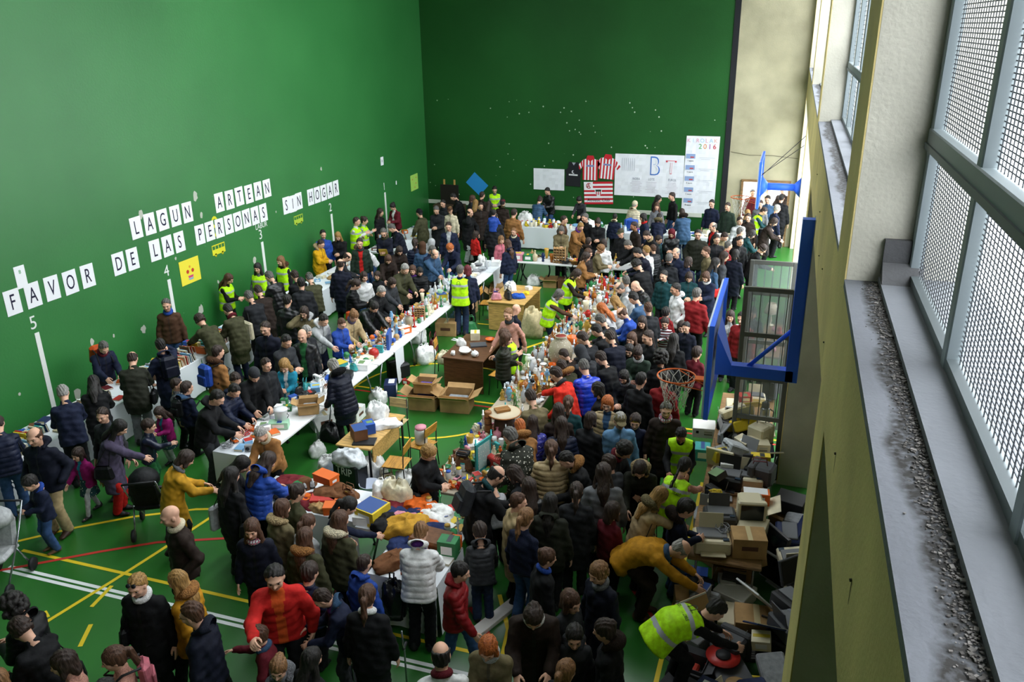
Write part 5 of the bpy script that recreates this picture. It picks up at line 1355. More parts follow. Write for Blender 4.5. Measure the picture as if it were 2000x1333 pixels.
P(828,896,1.58,'hands',105,'curlyy','coat','black','black','shoulder:black',label='person in black coat with fair curly hair seated behind the toy stall',wd=1.1)
P(678,992,1.56,'reach',55,'ponyk','sweater','navy','pink','',label='person in navy sweater reaching into the clothes pile')
P(651,1014,1.60,'stand',15,'longb','bigcoat','olive','black','furhood:cream',wd=1.08,label='person in olive parka with pale fur hood at the clothes stall, back turned')
P(568,1003,1.58,'stand',25,'bobb','bigcoat','khaki','black','furhood:beige')
P(575,976,1.56,'stand',40,'bund','jacket','olive','black','')
P(616,1015,1.50,'stand',20,'ponyb','jacket','lgrey','black','',child=False)
P(598,1048,1.58,'stand',0,'longb','bigcoat','olive','black','furhood:tan',label='person in olive parka with tan fur hood and very long brown hair')
P(501,1029,1.62,'stand',160,'longb','jacket','dnavy','black','scarf:pink',label='person with red plaid scarf and dark navy jacket walking along the stall')
P(458,927,1.64,'stand',15,'longk','coat','black','black','shoulder:black tote:lgrey',label='person in long black coat with a printed white bag at the corner stall')
P(517,904,1.64,'browse',15,'longd','puffer','blue','black','hoodback:blue',wd=1.12,label='person in blue quilted jacket, back turned, at the stall of hats')
P(474,908,1.62,'browse',60,'longk','coat','charcoal','black','')
P(519,851,1.60,'browse',175,'shortw','jacket','tan','black','scarf:cream',label='person in tan jacket and cream scarf standing inside the ring of tables')
P(543,1123,1.76,'give',150,'shortk','jacket','red','black','',inner='orange',wd=1.14,label='person in red cardigan open over an orange-red shirt')
P(587,1132,1.36,'stand',5,'boyd','puffer','navy','black','')
P(631,1171,1.50,'browse',245,'shortd','jacket','navy','dgrey','scarf:violet hoodback:steel',child=False,label='person in navy hooded jacket and violet scarf behind the red cardigan')
P(503,1243,1.22,'give',245,'boyb','jacket','maroon','black','scarf:steel',label='child in maroon jacket with blue scarf pointing')
P(545,1308,1.22,'stand',160,'bunl','jacket','grey','black','furhood:grey',label='child with fair topknot and grey fur-trimmed jacket')
P(606,1285,1.52,'stand',20,'longk','coat','black','black','',child=False)
P(712,1101,1.44,'stand',15,'shortd','jacket','blue','dnavy','hoodback:blue',label='person in vivid blue hooded jacket, back turned, before the clothes stall',child=False)
P(716,1163,1.64,'stand',-12,'ponyb','coat','black','djeans','scarf:white',label='person in long black coat and white headband walking on crutches')
P(900,1118,1.50,'walk',80,'boyk','puffer','dred','jeans','hoodback:dred',child=False,label='person in dark red quilted jacket and faded jeans walking past the toy stall')
P(861,1280,1.76,'stand',-25,'ringk','jacket','white','black','scarf:maroon',label='balding person in white jacket with dark red collar, lower edge')
P(953,1267,1.62,'hands',175,'bobo','jacket','khaki','black','scarf:lgrey',label='person with auburn bob and pale patterned scarf holding a blue book')
P(1051,1199,1.64,'browse',165,'bund','coat','dbrown','black','scarf:white',wd=1.15,label='person in dark brown coat with long white scarf looking down')
P(1088,1190,1.36,'stand',120,'bobb','jacket','dgrey','black','')
P(1122,1245,1.30,'stand',165,'boyk','jacket','dgrey','black','hoodback:dgrey',label='child in dark grey hooded jacket beside the dark fur hood')
P(1168,1120,1.62,'stand',215,'curlyl','coat','dnavy','black','scarf:grey',label='person with fair curly hair and dark navy coat, grey snood')
P(1180,1232,1.60,'stand',265,'bund','coat','black','black','furhood:dbrown')
P(1106,1312,1.30,'stand',20,'ponyl','jacket','charcoal','black','')
P(1069,1090,1.52,'stand',60,'bunb','coat','black','black','scarf:blue',child=False)
# the far crowd by the doorway
for a in ((1420,406,1.72,'stand',200,'shortd','jacket','dgreen'),(1449,417,1.60,'stand',180,'longy','jacket','charcoal'),(1461,425,1.66,'stand',190,'shortd','coat','dbrown'),(1485,399,1.68,'stand',185,'shortd','jacket','grey'),
 (1504,390,1.76,'stand',190,'shortk','jacket','steel'),(1522,387,1.78,'stand',10,'shortk','coat','black'),(1518,408,1.68,'stand',60,'shortw','jacket','navy'),(1512,434,1.62,'browse',95,'bobd','coat','dbrown'),
 (1445,432,1.64,'stand',150,'shortd','jacket','lgrey'),(1449,452,1.70,'stand',60,'shortg','jacket','charcoal'),(1466,459,1.60,'browse',70,'bobk','coat','teal'),(1448,472,1.72,'stand',150,'shortk','coat','black'),
 (1485,486,1.60,'browse',80,'curlyd','coat','black'),(1425,480,1.62,'stand',60,'shortg','jacket','dred'),(1437,497,1.60,'stand',20,'bobk','coat','dnavy'),(1400,468,1.72,'stand',160,'shortd','coat','charcoal'),
 (1427,618,1.56,'stand',182,'longd','jacket','lgrey'),(1449,622,1.72,'stand',200,'shortk','jacket','dred'),(1469,612,1.62,'stand',170,'bobk','coat','black')): P(*a)
P(1492,413,1.68,'browse',92,'shortd','vest','teal','black','',label='person in fluorescent vest over teal sleeves near the doorway')
P(1470,377,1.70,'stand',170,'shortg','jacket','maroon','djeans',''); P(1529,372,1.70,'walk',200,'shortd','coat','dbrown','jeans',''); P(1500,366,1.66,'walk',150,'bobb','jacket','cream','djeans','')
P(1410,500,1.66,'stand',80,'longd','coat','dgrey','black',''); P(1383,493,1.70,'stand',250,'shortb','jacket','khaki','black','')
P(1296,470,1.30,'stand',120,'boyd','jacket','teal','black',''); P(1345,512,1.66,'stand',30,'bobd','coat','navy','black','')
P(1280,600,1.66,'stand',-40,'shortb','coat','charcoal','black',''); P(1290,700,1.72,'stand',-20,'frok','coat','black','black','')
P(1168,700,1.70,'browse',-60,'shortd','jacket','black','black',''); P(1215,735,1.56,'hands',190,'bobk','jacket','black','black','scarf:grey'); P(1253,742,1.70,'stand',20,'shortk','coat','black','black','')
P(1150,820,1.60,'stand',20,'bobd','coat','black','djeans',''); P(1298,740,1.66,'stand',10,'shortd','coat','dred','black','')
P(1130,960,1.60,'stand',-10,'ponyd','coat','charcoal','black',''); P(1215,990,1.34,'stand',30,'bobd','jacket','maroon','black','')
N_EXTRA=15
spread_people()
for p in PEOPLE[-N_EXTRA:][::-1]:
    if min(math.hypot(q['x']-p['x'],q['y']-p['y']) for q in PEOPLE if q is not p)<.36 and not p['label']:
        for c_ in list(p['o'].children): bpy.data.objects.remove(c_)
        BAGL[:]=[b_ for b_ in BAGL if b_[3] is not p['o']]
        bpy.data.objects.remove(p['o']); PEOPLE.remove(p)
_k=[p for p in PEOPLE if p['o'].location.z>.1][0]; _m=[p for p in PEOPLE if p['label'] and 'carrying a child' in p['label']][0]
_k['x'],_k['y']=_m['x'],_m['y']-.06; _k['o'].location=(_k['x'],_k['y'],.98)
label_people()
# ------------------------------------------------------------------ furniture
WTOP=mat('e6e6e6',.45); CHR=mat('9fa3a8',.25,.8); PAP=mat('dfe3e8',.75); BLK=mat('16171a',.6); CARD=mat('a9865c',.85,0,'card'); WOODL=mat('c9a05c',.5,0,'wood'); WOODD=mat('5e3c22',.45,0,'wood')
TH=.75
def tblz(x0,x1,y0,y1,label,group,top=WTOP,leg=CHR,h=TH,n='folding_table'):
    cx,cy=(x0+x1)/2,(y0+y1)/2; w,l=x1-x0,y1-y0; r=empty(n,(cx,cy,0)); tag(r,label,'table',group)
    b=MB(); b.box((0,0,h-.022),(w-.012,l-.012,.044),top,bev=.008); b.obj('table_top',r)
    for sx in(1,-1):
        for sy in(1,-1):
            b=MB(); lx,ly=sx*(w/2-.10),sy*(l/2-.16)
            if l>w: b.tube([(lx,ly-sy*.18,h-.05),(lx,ly-sy*.05,h*.5),(lx,ly,.012)],.016,leg,8); 
            else: b.tube([(lx-sx*.18,ly,h-.05),(lx,ly,.012)],.016,leg,8)
            b.box((lx,ly,.010),(.05,.05,.02),BLK); b.obj('leg',r)
    return r
def cloth_on(x0,x1,y0,y1,sides,label,group=None,drop=.70,h=TH,m=PAP,seed=0):
    """a sheet over a table: flat on top, hanging with soft folds on the named sides"""
    rng=random.Random(seed); b=MB(); t=h+.004
    b.box(((x0+x1)/2,(y0+y1)/2,t+.001),(x1-x0+.01,y1-y0+.01,.004),m)
    def hang(p,q,nx,ny):
        L=math.hypot(q[0]-p[0],q[1]-p[1]); n=max(4,int(L/.09)); vs=[];fs=[]; rows=5
        for j in range(rows):
            for i in range(n+1):
                u=i/n; v=j/(rows-1); o=.012+.03*v*(.5+.5*math.sin(u*L*9+seed*2))+rng.random()*.012*v
                vs.append((p[0]+(q[0]-p[0])*u+nx*o,p[1]+(q[1]-p[1])*u+ny*o,t+.002-drop*v*(1 if v<1 else rng.uniform(.97,1))))
        for j in range(rows-1):
            for i in range(n): a=j*(n+1)+i; fs.append((a,a+1,a+n+2,a+n+1))
        b.add(vs,fs,m,True)
    if 'E' in sides: hang((x1,y0),(x1,y1),1,0)
    if 'W' in sides: hang((x0,y0),(x0,y1),-1,0)
    if 'S' in sides: hang((x0,y0),(x1,y0),0,-1)
    if 'N' in sides: hang((x0,y1),(x1,y1),0,1)
    o=b.obj('paper_tablecloth'); tag(o,label,'tablecloth',group); return o
G_A='book tables along the side wall'
for i,(y0,y1) in enumerate(((4.6,6.6),(6.62,8.62),(8.64,10.64),(10.66,12.66),(12.68,14.68),(16.4,18.3),(18.32,20.2),(21.3,23.0),(23.1,24.8))):
    tblz(-11.75,-10.9,y0,y1,'white folding table carrying books along the green side wall',G_A,n='folding_table')
    cloth_on(-11.75,-10.9,y0,y1,'E' if i not in(0,4,5,6,8) else 'ENS','white paper sheet hanging to the floor from a book table by the side wall','white paper sheets on the book tables',seed=i)
G_B='long row of white folding tables'
for i in range(6):
    y0=9.42+2.0*i; tblz(-8.15,-7.28,y0,y0+1.98,'white folding table with steel legs in the long row nearer the book tables',G_B)
cloth_on(-8.15,-7.29,9.42,10.2,'S','short white paper sheet over the end of the long white table','',drop=.55)
cloth_on(-7.75,-7.29,20.2,21.4,'E','long white paper corner hanging at the far end of the long table row','',drop=.72,seed=4)
cloth_on(-7.62,-7.27,14.1,14.5,'E','narrow white paper strip hanging from the middle of the long table','',drop=.72,seed=7)
for i,(x0,x1) in enumerate(((-7.2,-5.4),(-5.38,-3.7))): tblz(x0,x1,21.45,22.25,'white cross table with black legs closing the far end of the ring','far cross tables',leg=BLK)
G_C='bric-a-brac tables'
for i in range(5):
    y0=9.35+2.25*i; tblz(-4.5,-3.65,y0,y0+2.2,'table buried in bric-a-brac facing the dense crowd',G_C,top=mat('a89c88',.7))
tblz(-6.75,-5.0,8.3,9.05,'stall table of hats and shoe boxes closing the near end','near stall tables'); tblz(-4.98,-3.5,8.2,9.05,'stall table under the clothes pile','near stall tables '); tblz(-4.35,-3.45,7.35,8.18,'stall table of toys and records in front of the clothes','near stall tables  ')
cloth_on(-6.75,-5.0,8.3,9.05,'S','white paper sheet hanging from the hats and shoe box stall','',seed=11); cloth_on(-4.98,-3.5,8.2,9.05,'','white paper under the clothes pile','',seed=12); cloth_on(-4.35,-3.45,7.35,8.18,'SWE','white paper sheet under the toys and records','',seed=13)
for i,(x0,x1) in enumerate(((-8.6,-6.7),(-6.68,-4.8),(-4.78,-2.9),(-2.88,-1.2))):
    tblz(x0,x1,25.6,26.4,'long stall table before the front wall','front wall stall tables'); cloth_on(x0,x1,25.6,26.4,'S' if 0<i<3 else 'SEW','white paper sheet hanging from a front wall stall','white sheets on the front wall stalls',seed=20+i)
for i,(y0,y1) in enumerate(((9.02,11.6),(11.62,14.3))): tblz(-.72,.20,y0,y1,'low table heaped with used electronics by the window side','electronics tables',top=mat('8a6a44',.6,0,'wood'),h=.62)
tblz(-.15,.32,16.0,18.0,'table of toys and handbags beyond the steel gates','',top=mat('8a6a44',.6,0,'wood'))
# desks and chairs inside the ring
def desk(x0,x1,y0,y1,wood,label,modesty='S'):
    cx,cy=(x0+x1)/2,(y0+y1)/2; w,l=x1-x0,y1-y0; r=empty('school_desk',(cx,cy,0)); tag(r,label,'desk')
    b=MB(); b.box((0,0,.735),(w,l,.03),wood,bev=.005); b.obj('desk_top',r)
    if modesty=='E':
        b=MB(); b.box((w/2-.10,.08,.53),(.02,l-.34,.36),wood); b.obj('front_panel',r)
        for sx in(1,-1):
            for sy in(1,-1): b=MB(); b.box((sx*(w/2-.05),sy*(l/2-.06),.36),(.03,.03,.72),BLK); b.obj('leg',r)
        return r
    for sy in(-1,1): b=MB(); b.box((0,sy*(l/2-.05),.37),(w-.06,.025,.70),wood); b.obj('side_panel',r)
    b=MB(); b.box((-w/2+.06,0,.48),(.02,l-.12,.46),wood); b.obj('front_panel',r); return r
desk(-6.25,-5.35,14.15,15.55,WOODD,'dark brown school desk with crockery inside the ring of tables'); desk(-6.42,-5.80,10.2,11.5,WOODL,'light wood desk with bags and a blue cash box inside the ring','E'); desk(-6.6,-5.65,17.8,19.3,WOODL,'light wood desk with handbags and glass farther inside the ring')
def chair(x,y,rz,label,wood=None):
    wood=wood or mat('c08a34',.45,0,'wood'); r=empty('school_chair',(x,y,0),rz); tag(r,label,'chair','')
    b=MB(); b.box((0,0,.44),(.38,.38,.015),wood,bev=.004); b.obj('seat',r)
    b=MB(); b.box((0,-.19,.74),(.36,.014,.17),wood,bev=.004,rx=R(8)); b.obj('backrest',r)
    for sx in(1,-1):
        b=MB(); b.tube([(sx*.17,-.19,.83),(sx*.17,-.17,.44),(sx*.18,-.20,.01)],.010,BLK,8); b.obj('rear_leg',r)
        b=MB(); b.tube([(sx*.16,.16,.43),(sx*.18,.19,.01)],.010,BLK,8); b.obj('leg',r)
    b=MB(); b.tube([(-.17,.16,.42),(.17,.16,.42),(.17,-.17,.42),(-.17,-.17,.42)],.009,BLK,6,closed=True); b.obj('seat_frame',r)
chair(-6.15,11.75,R(180),'pale wooden school chair behind the light desk, plastic bag on it',mat('c9b07c',.45,0,'wood')); chair(-5.48,10.45,R(95),'honey wooden school chair beside the light desk, seat towards it'); chair(-5.35,11.15,R(80),'honey wooden school chair holding a striped bucket by the light desk')
chair(-6.50,14.9,R(-80),'honey wooden chair behind the dark desk'); chair(-5.05,14.35,R(80),'honey wooden chair pushed in at the side of the dark desk'); chair(-6.85,18.6,R(-85),'wooden chair with a dark coat on it beside the farther light desk')
# ------------------------------------------------------------------ goods
def lathe_obj(prof,c,rough=.35,seg=14,extra=None,metal=0,kind=None,**k):
    b=MB(); b.lathe(prof,mat(c,rough,metal,kind),seg,**k)
    if extra: extra(b)
    return b
def g_book(b,c,rng,s=1):
    w,h,t=.15*s,.22*s,rng.uniform(.018,.045); m=mat(c,.6); pg=mat('d8cfb4',.8,0,'pages')
    b.box((0,0,t/2),(w,h,t-.004),pg); b.box((0,0,t-.0015),(w+.008,h+.006,.003),m); b.box((0,0,.0015),(w+.008,h+.006,.003),m); b.box((-w/2-.003,0,t/2),(.003,h+.006,t),m)
def g_box(b,c,rng,s=1): 
    w,l,h=rng.uniform(.16,.30)*s,rng.uniform(.12,.24)*s,rng.uniform(.07,.18)*s; b.box((0,0,h/2),(w,l,h),mat(c,.6,0,'card'),bev=.003); k=rng.randint(0,4); p2=mat(rng.choice(['e8e8e8','2a4a8a','c8b030','b03028','6a8a5a','30343a']),.5); b.box((rng.uniform(-.1,.1)*w,rng.uniform(-.1,.1)*l,h+.001),(w*(.9,.4,.25,.95,.6)[k],l*(.25,.6,.8,.9,.5)[k],.002),p2); b.part('printed_panel').box((0,-l/2-.001,h*.5),(w*.6,.002,h*.5),mat('f0f0ee'))
def g_shoebox(b,c,rng,s=1):
    b.box((0,0,.05),(.33,.19,.10),mat(c,.6)); b.part('lid').box((0,0,.108),(.342,.202,.028),mat(c,.55)); b.part('label').box((.166,0,.05),(.002,.08,.04),mat('f0f0f0'))
def g_mug(b,c,rng,s=1):
    m=mat(c,.25); b.lathe([(.032,0),(.040,.004),(.040,.088),(.036,.088),(.035,.01),(0,.008)],m,14); b.part('handle').tube([(.040,0,.07),(.062,0,.065),(.064,0,.035),(.040,0,.022)],.005,m,6)
def g_bowl(b,c,rng,s=1): r=rng.uniform(.07,.13); b.lathe([(r*.4,0),(r*.45,.006),(r*.8,r*.35),(r,r*.6),(r*.97,r*.6),(r*.75,r*.36),(r*.35,.012),(0,.01)],mat(c,.25),18)
def g_plates(b,c,rng,s=1):
    n=rng.randint(2,6)
    for i in range(n): b.lathe([(.06,i*.012),(.07,i*.012+.003),(.125,i*.012+.020),(.123,i*.012+.023),(.07,i*.012+.008),(0,i*.012+.007)],mat(c,.2),20)
def g_vase(b,c,rng,s=1):
    k=rng.randint(0,3); h=rng.uniform(.16,.32); r=rng.uniform(.045,.08)
    p=[[(.5,0),(.95,.15),(1,.4),(.55,.75),(.35,.88),(.5,1),(.42,1),(.3,.88)],[(.6,0),(.7,.1),(.5,.3),(1,.6),(.8,.85),(.45,.95),(.55,1),(.45,1)],[(.5,0),(.6,.3),(.75,.6),(1,1),(.93,1),(.6,.5)],[(.7,0),(1,.2),(1,.55),(.3,.72),(.28,.95),(.42,1),(.3,1)]][k]
    b.lathe([(a*r,z*h) for a,z in p],mat(c,.2),16)
def g_bottle(b,c,rng,s=1): b.lathe([(.036,0),(.038,.01),(.038,.17),(.014,.22),(.013,.275),(.016,.277),(.016,.29),(0,.291)],mat(c,.12),12); b.part('label_band').lathe([(.0385,.06),(.0388,.061),(.0388,.13),(.0385,.131)],mat('e2dcc8'),12)
def g_glass(b,c,rng,s=1):
    m=mat('c4ccd2',.08,0,'sheer')
    b.lathe([(.034,0),(.034,.003),(.005,.008),(.005,.07),(.022,.085),(.036,.12),(.034,.165),(.032,.165),(.033,.12),(.018,.088),(0,.085)],mat('b4bcc4',.08),12)
def g_candle(b,c,rng,s=1): b.lathe([(.05,0),(.05,.01),(.012,.03),(.02,.06),(.01,.09),(.018,.15),(.028,.17),(.028,.18),(.012,.18),(.012,.26),(0,.262)],mat(c,.3,.7),14)
def g_fig(b,c,rng,s=1):
    h=rng.uniform(.10,.24); m=mat(c,.35); b.lathe([(.30*h,0),(.30*h,.04*h),(.22*h,.06*h),(.20*h,.3*h),(.11*h,.5*h),(.17*h,.66*h),(.13*h,.76*h),(.05*h,.80*h),(.09*h,.88*h),(.085*h,.95*h),(0,h)],m,12,sy=.8)
    b.tube([(.16*h,0,.68*h),(.24*h,.04*h,.52*h),(.12*h,.14*h,.46*h)],.035*h,m,6); b.tube([(-.16*h,0,.68*h),(-.26*h,.0,.50*h),(-.2*h,.06*h,.34*h)],.035*h,m,6)
def g_teapot(b,c,rng,s=1): m=mat(c,.2); b.lathe([(.04,0),(.075,.03),(.08,.07),(.05,.11),(.02,.12),(.012,.14),(0,.145)],m,16); b.part('spout').tube([(.07,0,.05),(.11,0,.08),(.125,0,.12)],[.015,.010,.007],m,8); b.part('handle').tube([(-.07,0,.09),(-.12,0,.09),(-.11,0,.03),(-.07,0,.035)],.006,m,6)
def g_jar(b,c,rng,s=1): b.lathe([(.04,0),(.045,.01),(.045,.10),(.035,.115)],mat('c8ccc8',.15),12); b.part('lid').lathe([(.038,.112),(.040,.115),(.040,.13),(0,.132)],mat(c,.5),12)
def g_frame(b,c,rng,s=1):
    w,h=rng.uniform(.18,.34),rng.uniform(.22,.34); T=Matrix.Rotation(R(-16),4,'X'); m=mat(c,.4)
    b.box((0,0,h/2),(w,.018,h),m,T=T); b.part('picture').box((0,-.011,h/2),(w-.05,.004,h-.05),mat(rng.choice(['cfd8d0','8aa0b0','c8b48c','6a7a5a'])),T=T); b.part('stand').box((0,.09,.10),(.03,.012,.20),m,rx=R(25))
def g_basket(b,c,rng,s=1):
    m=mat('9a6c34',.8,0,'wood')
    for i in range(6): b.lathe([(.10+.012*i,.018*i),(.108+.012*i,.018*i+.009),(.10+.012*i,.018*i+.018)],m,16)
    b.lathe([(0,0),(.10,.001)],m,16); b.part('handle').tube([(.16,0,.10),(.13,0,.24),(0,0,.30),(-.13,0,.24),(-.16,0,.10)],.007,m,6)
    b.part('flower')
    for i in range(7): a=i*.9; b.lathe([(0,0),(.03,.02),(.035,.045),(0,.07)],mat(rng.choice(['c83a3a','e8e0d8','d88a98','e8b848']),.6),8,(.07*math.cos(a),.07*math.sin(a),.07))
def g_tray(b,c,rng,s=1): b.lathe([(.14,0),(.17,.012),(.165,.014),(.13,.006),(0,.006)],mat(c,.2,.6),20,sy=.7)
def g_shoe(b,c,rng,s=1):
    m=mat(c,.4)
    for g in(-1,1):
        b.box((g*.055,0,.008),(.075,.26,.016),BLK,bev=.006); b.box((g*.055,.065,.035),(.07,.12,.045),m,bev=.018,taper=.7); b.box((g*.055,-.07,.05),(.065,.11,.085),m,bev=.02,taper=.78)
def g_bag(b,c,rng,s=1):
    m=mat(c,.45,0,'cloth'); b.box((0,0,.11),(.30,.13,.22),m,bev=.04,taper=.72)
    b.part('handle')
    for g in(-1,1): b.tube([(-.09,g*.035,.20),(-.07,g*.04,.31),(.07,g*.04,.31),(.09,g*.035,.20)],.007,m,6)
    b.part('clasp').box((0,-.05,.20),(.05,.01,.02),mat('b8a050',.3,.8))
def crumple(w,l,h,seed,n=11,m=26):
    """a soft heap: boxy dome with creases"""
    rng=np.random.RandomState(seed); ph=rng.uniform(0,6,8); vs=[];fs=[]
    for j in range(n+1):
        for i in range(m):
            t=j/n*PI*.5; a=2*PI*i/m; r=max(0,math.cos(t))**.45 if j<n else 0; q=1+.10*math.sin(a*3+ph[0]+t*3)+.06*math.sin(a*7+ph[1]-t*6)+.035*math.sin(a*12+ph[2]+t*9)
            ca,sa=math.cos(a),math.sin(a); k=(abs(ca)**3+abs(sa)**3)**(-1/3.)
            z=h*(math.sin(t)**.8)*(1+.14*math.sin(a*2+ph[3])*(1-r*.5)+.07*math.sin(a*5+ph[4]+t*5)+.05*math.sin(ca*r*14+ph[5])*(1-.3*r)+.05*math.sin(sa*r*17+ph[6])); vs.append((w/2*r*q*ca*k,l/2*r*q*sa*k,max(0,z)))
    for j in range(n):
        for i in range(m): k=(i+1)%m; fs.append((j*m+i,j*m+k,(j+1)*m+k,(j+1)*m+i))
    fs.append(tuple(range(m-1,-1,-1)))
    return vs,fs
def g_cloth(b,c,rng,s=1): v,f=crumple(rng.uniform(.35,.55)*s,rng.uniform(.28,.42)*s,rng.uniform(.06,.14)*s,rng.randint(0,9999)); b.add(v,f,mat(c,.85,0,'cloth'),True)
def g_pbag(b,c,rng,s=1):
    w=rng.uniform(.30,.42)*s; v,f=crumple(w,w*.8,w*.72,rng.randint(0,9999)); m=mat(c,.35,0,'cloth'); b.add(v,f,m,True)
    for g in(-1,1): b.tube([(g*.05*s,0,w*.66),(g*.08*s,.03,w*.85),(g*.03*s,.02,w*.88),(g*.01,0,w*.70)],.010*s,m,6)
def g_plush(b,c,rng,s=1):
    m=mat(c,.9,0,'fur')
    b.lathe([(0,0),(.06,.01),(.075,.06),(.05,.11),(0,.13)],m,12); b.lathe([(0,.11),(.04,.12),(.052,.155),(.035,.195),(0,.205)],m,12)
    for g in(-1,1): b.lathe([(0,0),(.018,.006),(.016,.02),(0,.028)],m,8,(g*.038,0,.185)); b.tube([(g*.06,.02,.09),(g*.10,.05,.05)],.02,m,7); b.tube([(g*.04,.04,.02),(g*.06,.12,.022)],.024,m,7)
    b.lathe([(0,0),(.02,.004),(0,.02)],mat('e0d0b8'),8,(0,.045,.14))
def g_ball(b,c,rng,s=1):
    r=rng.uniform(.04,.09); b.lathe([(0,0)]+[(r*math.sin(PI*i/8),r-r*math.cos(PI*i/8)) for i in range(1,8)]+[(0,2*r)],mat(c,.35),14)
def g_tub(b,c,rng,s=1): h=rng.uniform(.14,.24); b.lathe([(.045,0),(.05,.01),(.05,h*.72),(.028,h*.82),(.026,h*.86)],mat(rng.choice(['f0f0ee','e8e0c8','d0e0f0']),.35),12); b.part('cap').lathe([(.032,h*.85),(.032,h),(0,h)],mat(c,.4),12)
def g_radio(b,c,rng,s=1):
    b.box((0,0,.08),(.30,.10,.16),mat(c,.4),bev=.012); b.part('speaker').lathe([(.045,0),(.045,.006),(0,.006)],BLK,14,T=Matrix.Translation((-.08,-.05,.08))@Matrix.Rotation(R(90),4,'X')); b.part('display').box((.07,-.052,.11),(.10,.004,.03),mat('c8d0c0',.2)); b.part('antenna').tube([(.12,.02,.16),(.16,.02,.33)],.003,CHR,5)
def g_cable(b,c,rng,s=1):
    m=mat(c,.5); pts=[]
    for i in range(60): a=i*.62; r=.07+.035*math.sin(i*.9); pts.append((r*math.cos(a),r*math.sin(a)*.9,.012+i*.0009+.008*math.sin(i*1.7)))
    b.tube(pts,.005,m,5)
def g_car(b,c,rng,s=1):
    m=mat(c,.25); b.box((0,0,.032),(.075,.17,.03),m,bev=.008); b.part('cabin').box((0,-.01,.058),(.062,.09,.028),mat('303840',.15),bev=.008,taper=.8)
    b.part('wheel')
    for x in(-.036,.036):
        for y in(-.055,.055): b.lathe([(.016,0),(.016,.01),(0,.01)],BLK,10,T=Matrix.Translation((x,y,.016))@Matrix.Rotation(R(90 if x>0 else -90),4,'Y'))
def g_lamp(b,c,rng,s=1): b.lathe([(.07,0),(.07,.012),(.012,.03),(.03,.10),(.012,.18),(.010,.26)],mat(c,.3,.5),14); b.part('lamp_shade').lathe([(.13,.24),(.075,.42),(.073,.42),(.127,.24)],mat('e4d8bc',.8),16)
def g_clock(b,c,rng,s=1): b.box((0,0,.08),(.15,.06,.16),mat(c,.4,0,'wood'),bev=.01); b.part('dial').lathe([(.055,0),(.055,.004),(0,.004)],mat('f0ece0'),16,T=Matrix.Translation((0,-.03,.085))@Matrix.Rotation(R(90),4,'X')); b.part('hand').box((0,-.036,.10),(.005,.003,.035),BLK)
def g_pan(b,c,rng,s=1): b.lathe([(.11,0),(.12,.01),(.125,.07),(.12,.07),(.115,.012),(0,.012)],mat(c,.3,.6),18); b.part('handle').tube([(.12,0,.06),(.30,0,.075)],.011,BLK,7)
def g_thermos(b,c,rng,s=1): b.lathe([(.055,0),(.058,.01),(.058,.26),(.04,.29)],mat('a0a4a8',.25,.8),14); b.part('lid').lathe([(.045,.28),(.045,.34),(.02,.36),(0,.36)],BLK,14); b.part('handle').tube([(.05,0,.27),(.10,0,.24),(.09,0,.12),(.058,0,.10)],.009,BLK,6)
def g_phone(b,c,rng,s=1): b.box((0,0,.02),(.09,.19,.04),mat(c,.35),bev=.008); b.part('keypad').box((0,-.02,.045),(.055,.07,.012),mat('a8b0ac')); b.part('screen').box((0,.05,.047),(.06,.035,.006),mat('5a6a5a',.2))
def g_hat(b,c,rng,s=1): b.lathe([(.15,0),(.15,.006),(.09,.012),(.088,.07),(.06,.10),(0,.105)],mat(c,.85,0,'cloth'),18,sy=1.15)
def g_sp(b,c,rng,s=1): m=mat(c,.5); b.box((0,0,.05),(.26,.14,.10),m,bev=.01); [b.tube([(-.09+.045*i,0,.09),(-.10+.05*i,.03,.28)],.006,mat(rng.choice(['8a6034','a87a44','c8ccd0'])),5) for i in range(5)]
def g_rack(b,c,rng,s=1):
    m=mat('b89060',.7,0,'wood')
    for j in range(6):
        for i in range(4): b.box((-.12+.08*i,0,.04+.075*j),(.075,.16,.012),m); b.box((-.15+.08*i,0,.075*j+.03),(.012,.16,.07),m)
    b.box((.17,0,.23),(.012,.16,.46),m)
def g_urn(b,c,rng,s=1):
    b.lathe([(.11,0),(.13,.02),(.22,.22),(.24,.36),(.20,.50),(.12,.58),(.10,.62),(.13,.66),(.11,.66),(.08,.62)],mat('a49a84',.5,0,'print'),24); b.lathe([(.105,.655),(.09,.60),(0,.60)],mat('7a2418',.5),20)
def g_crt(b,c,rng,s=1):
    m=mat(c,.5); b.box((0,-.02,.20),(.38,.10,.34),m,bev=.02); b.box((0,.14,.21),(.32,.26,.28),m,bev=.03,taper=1,rx=R(0)); b.part('screen').box((0,-.072,.21),(.30,.008,.24),mat('1c2424',.1),bev=.003); b.part('base').box((0,.02,.015),(.24,.24,.03),m,bev=.01)
def g_flat(b,c,rng,s=1):
    T=Matrix.Rotation(R(-14),4,'X'); b.box((0,0,.20),(.42,.04,.32),mat(c,.4),T=T,bev=.006); b.part('screen').box((0,-.022,.20),(.38,.004,.28),mat('10151a',.08),T=T); b.part('stand').box((0,.07,.01),(.20,.16,.02),mat(c,.4)); b.box((0,.06,.08),(.05,.02,.14),mat(c,.4))
def g_printer(b,c,rng,s=1):
    m=mat(c,.5); b.box((0,0,.09),(.42,.32,.18),m,bev=.02); b.part('lid').box((0,.02,.19),(.34,.20,.03),mat('6a6c70',.4),bev=.008); b.part('paper_tray').box((0,-.19,.05),(.28,.12,.012),m); b.part('paper_support').box((0,.15,.27),(.28,.012,.20),m,rx=R(-18)); b.part('display').box((.15,-.10,.19),(.07,.05,.01),mat('2a3a4a',.2))
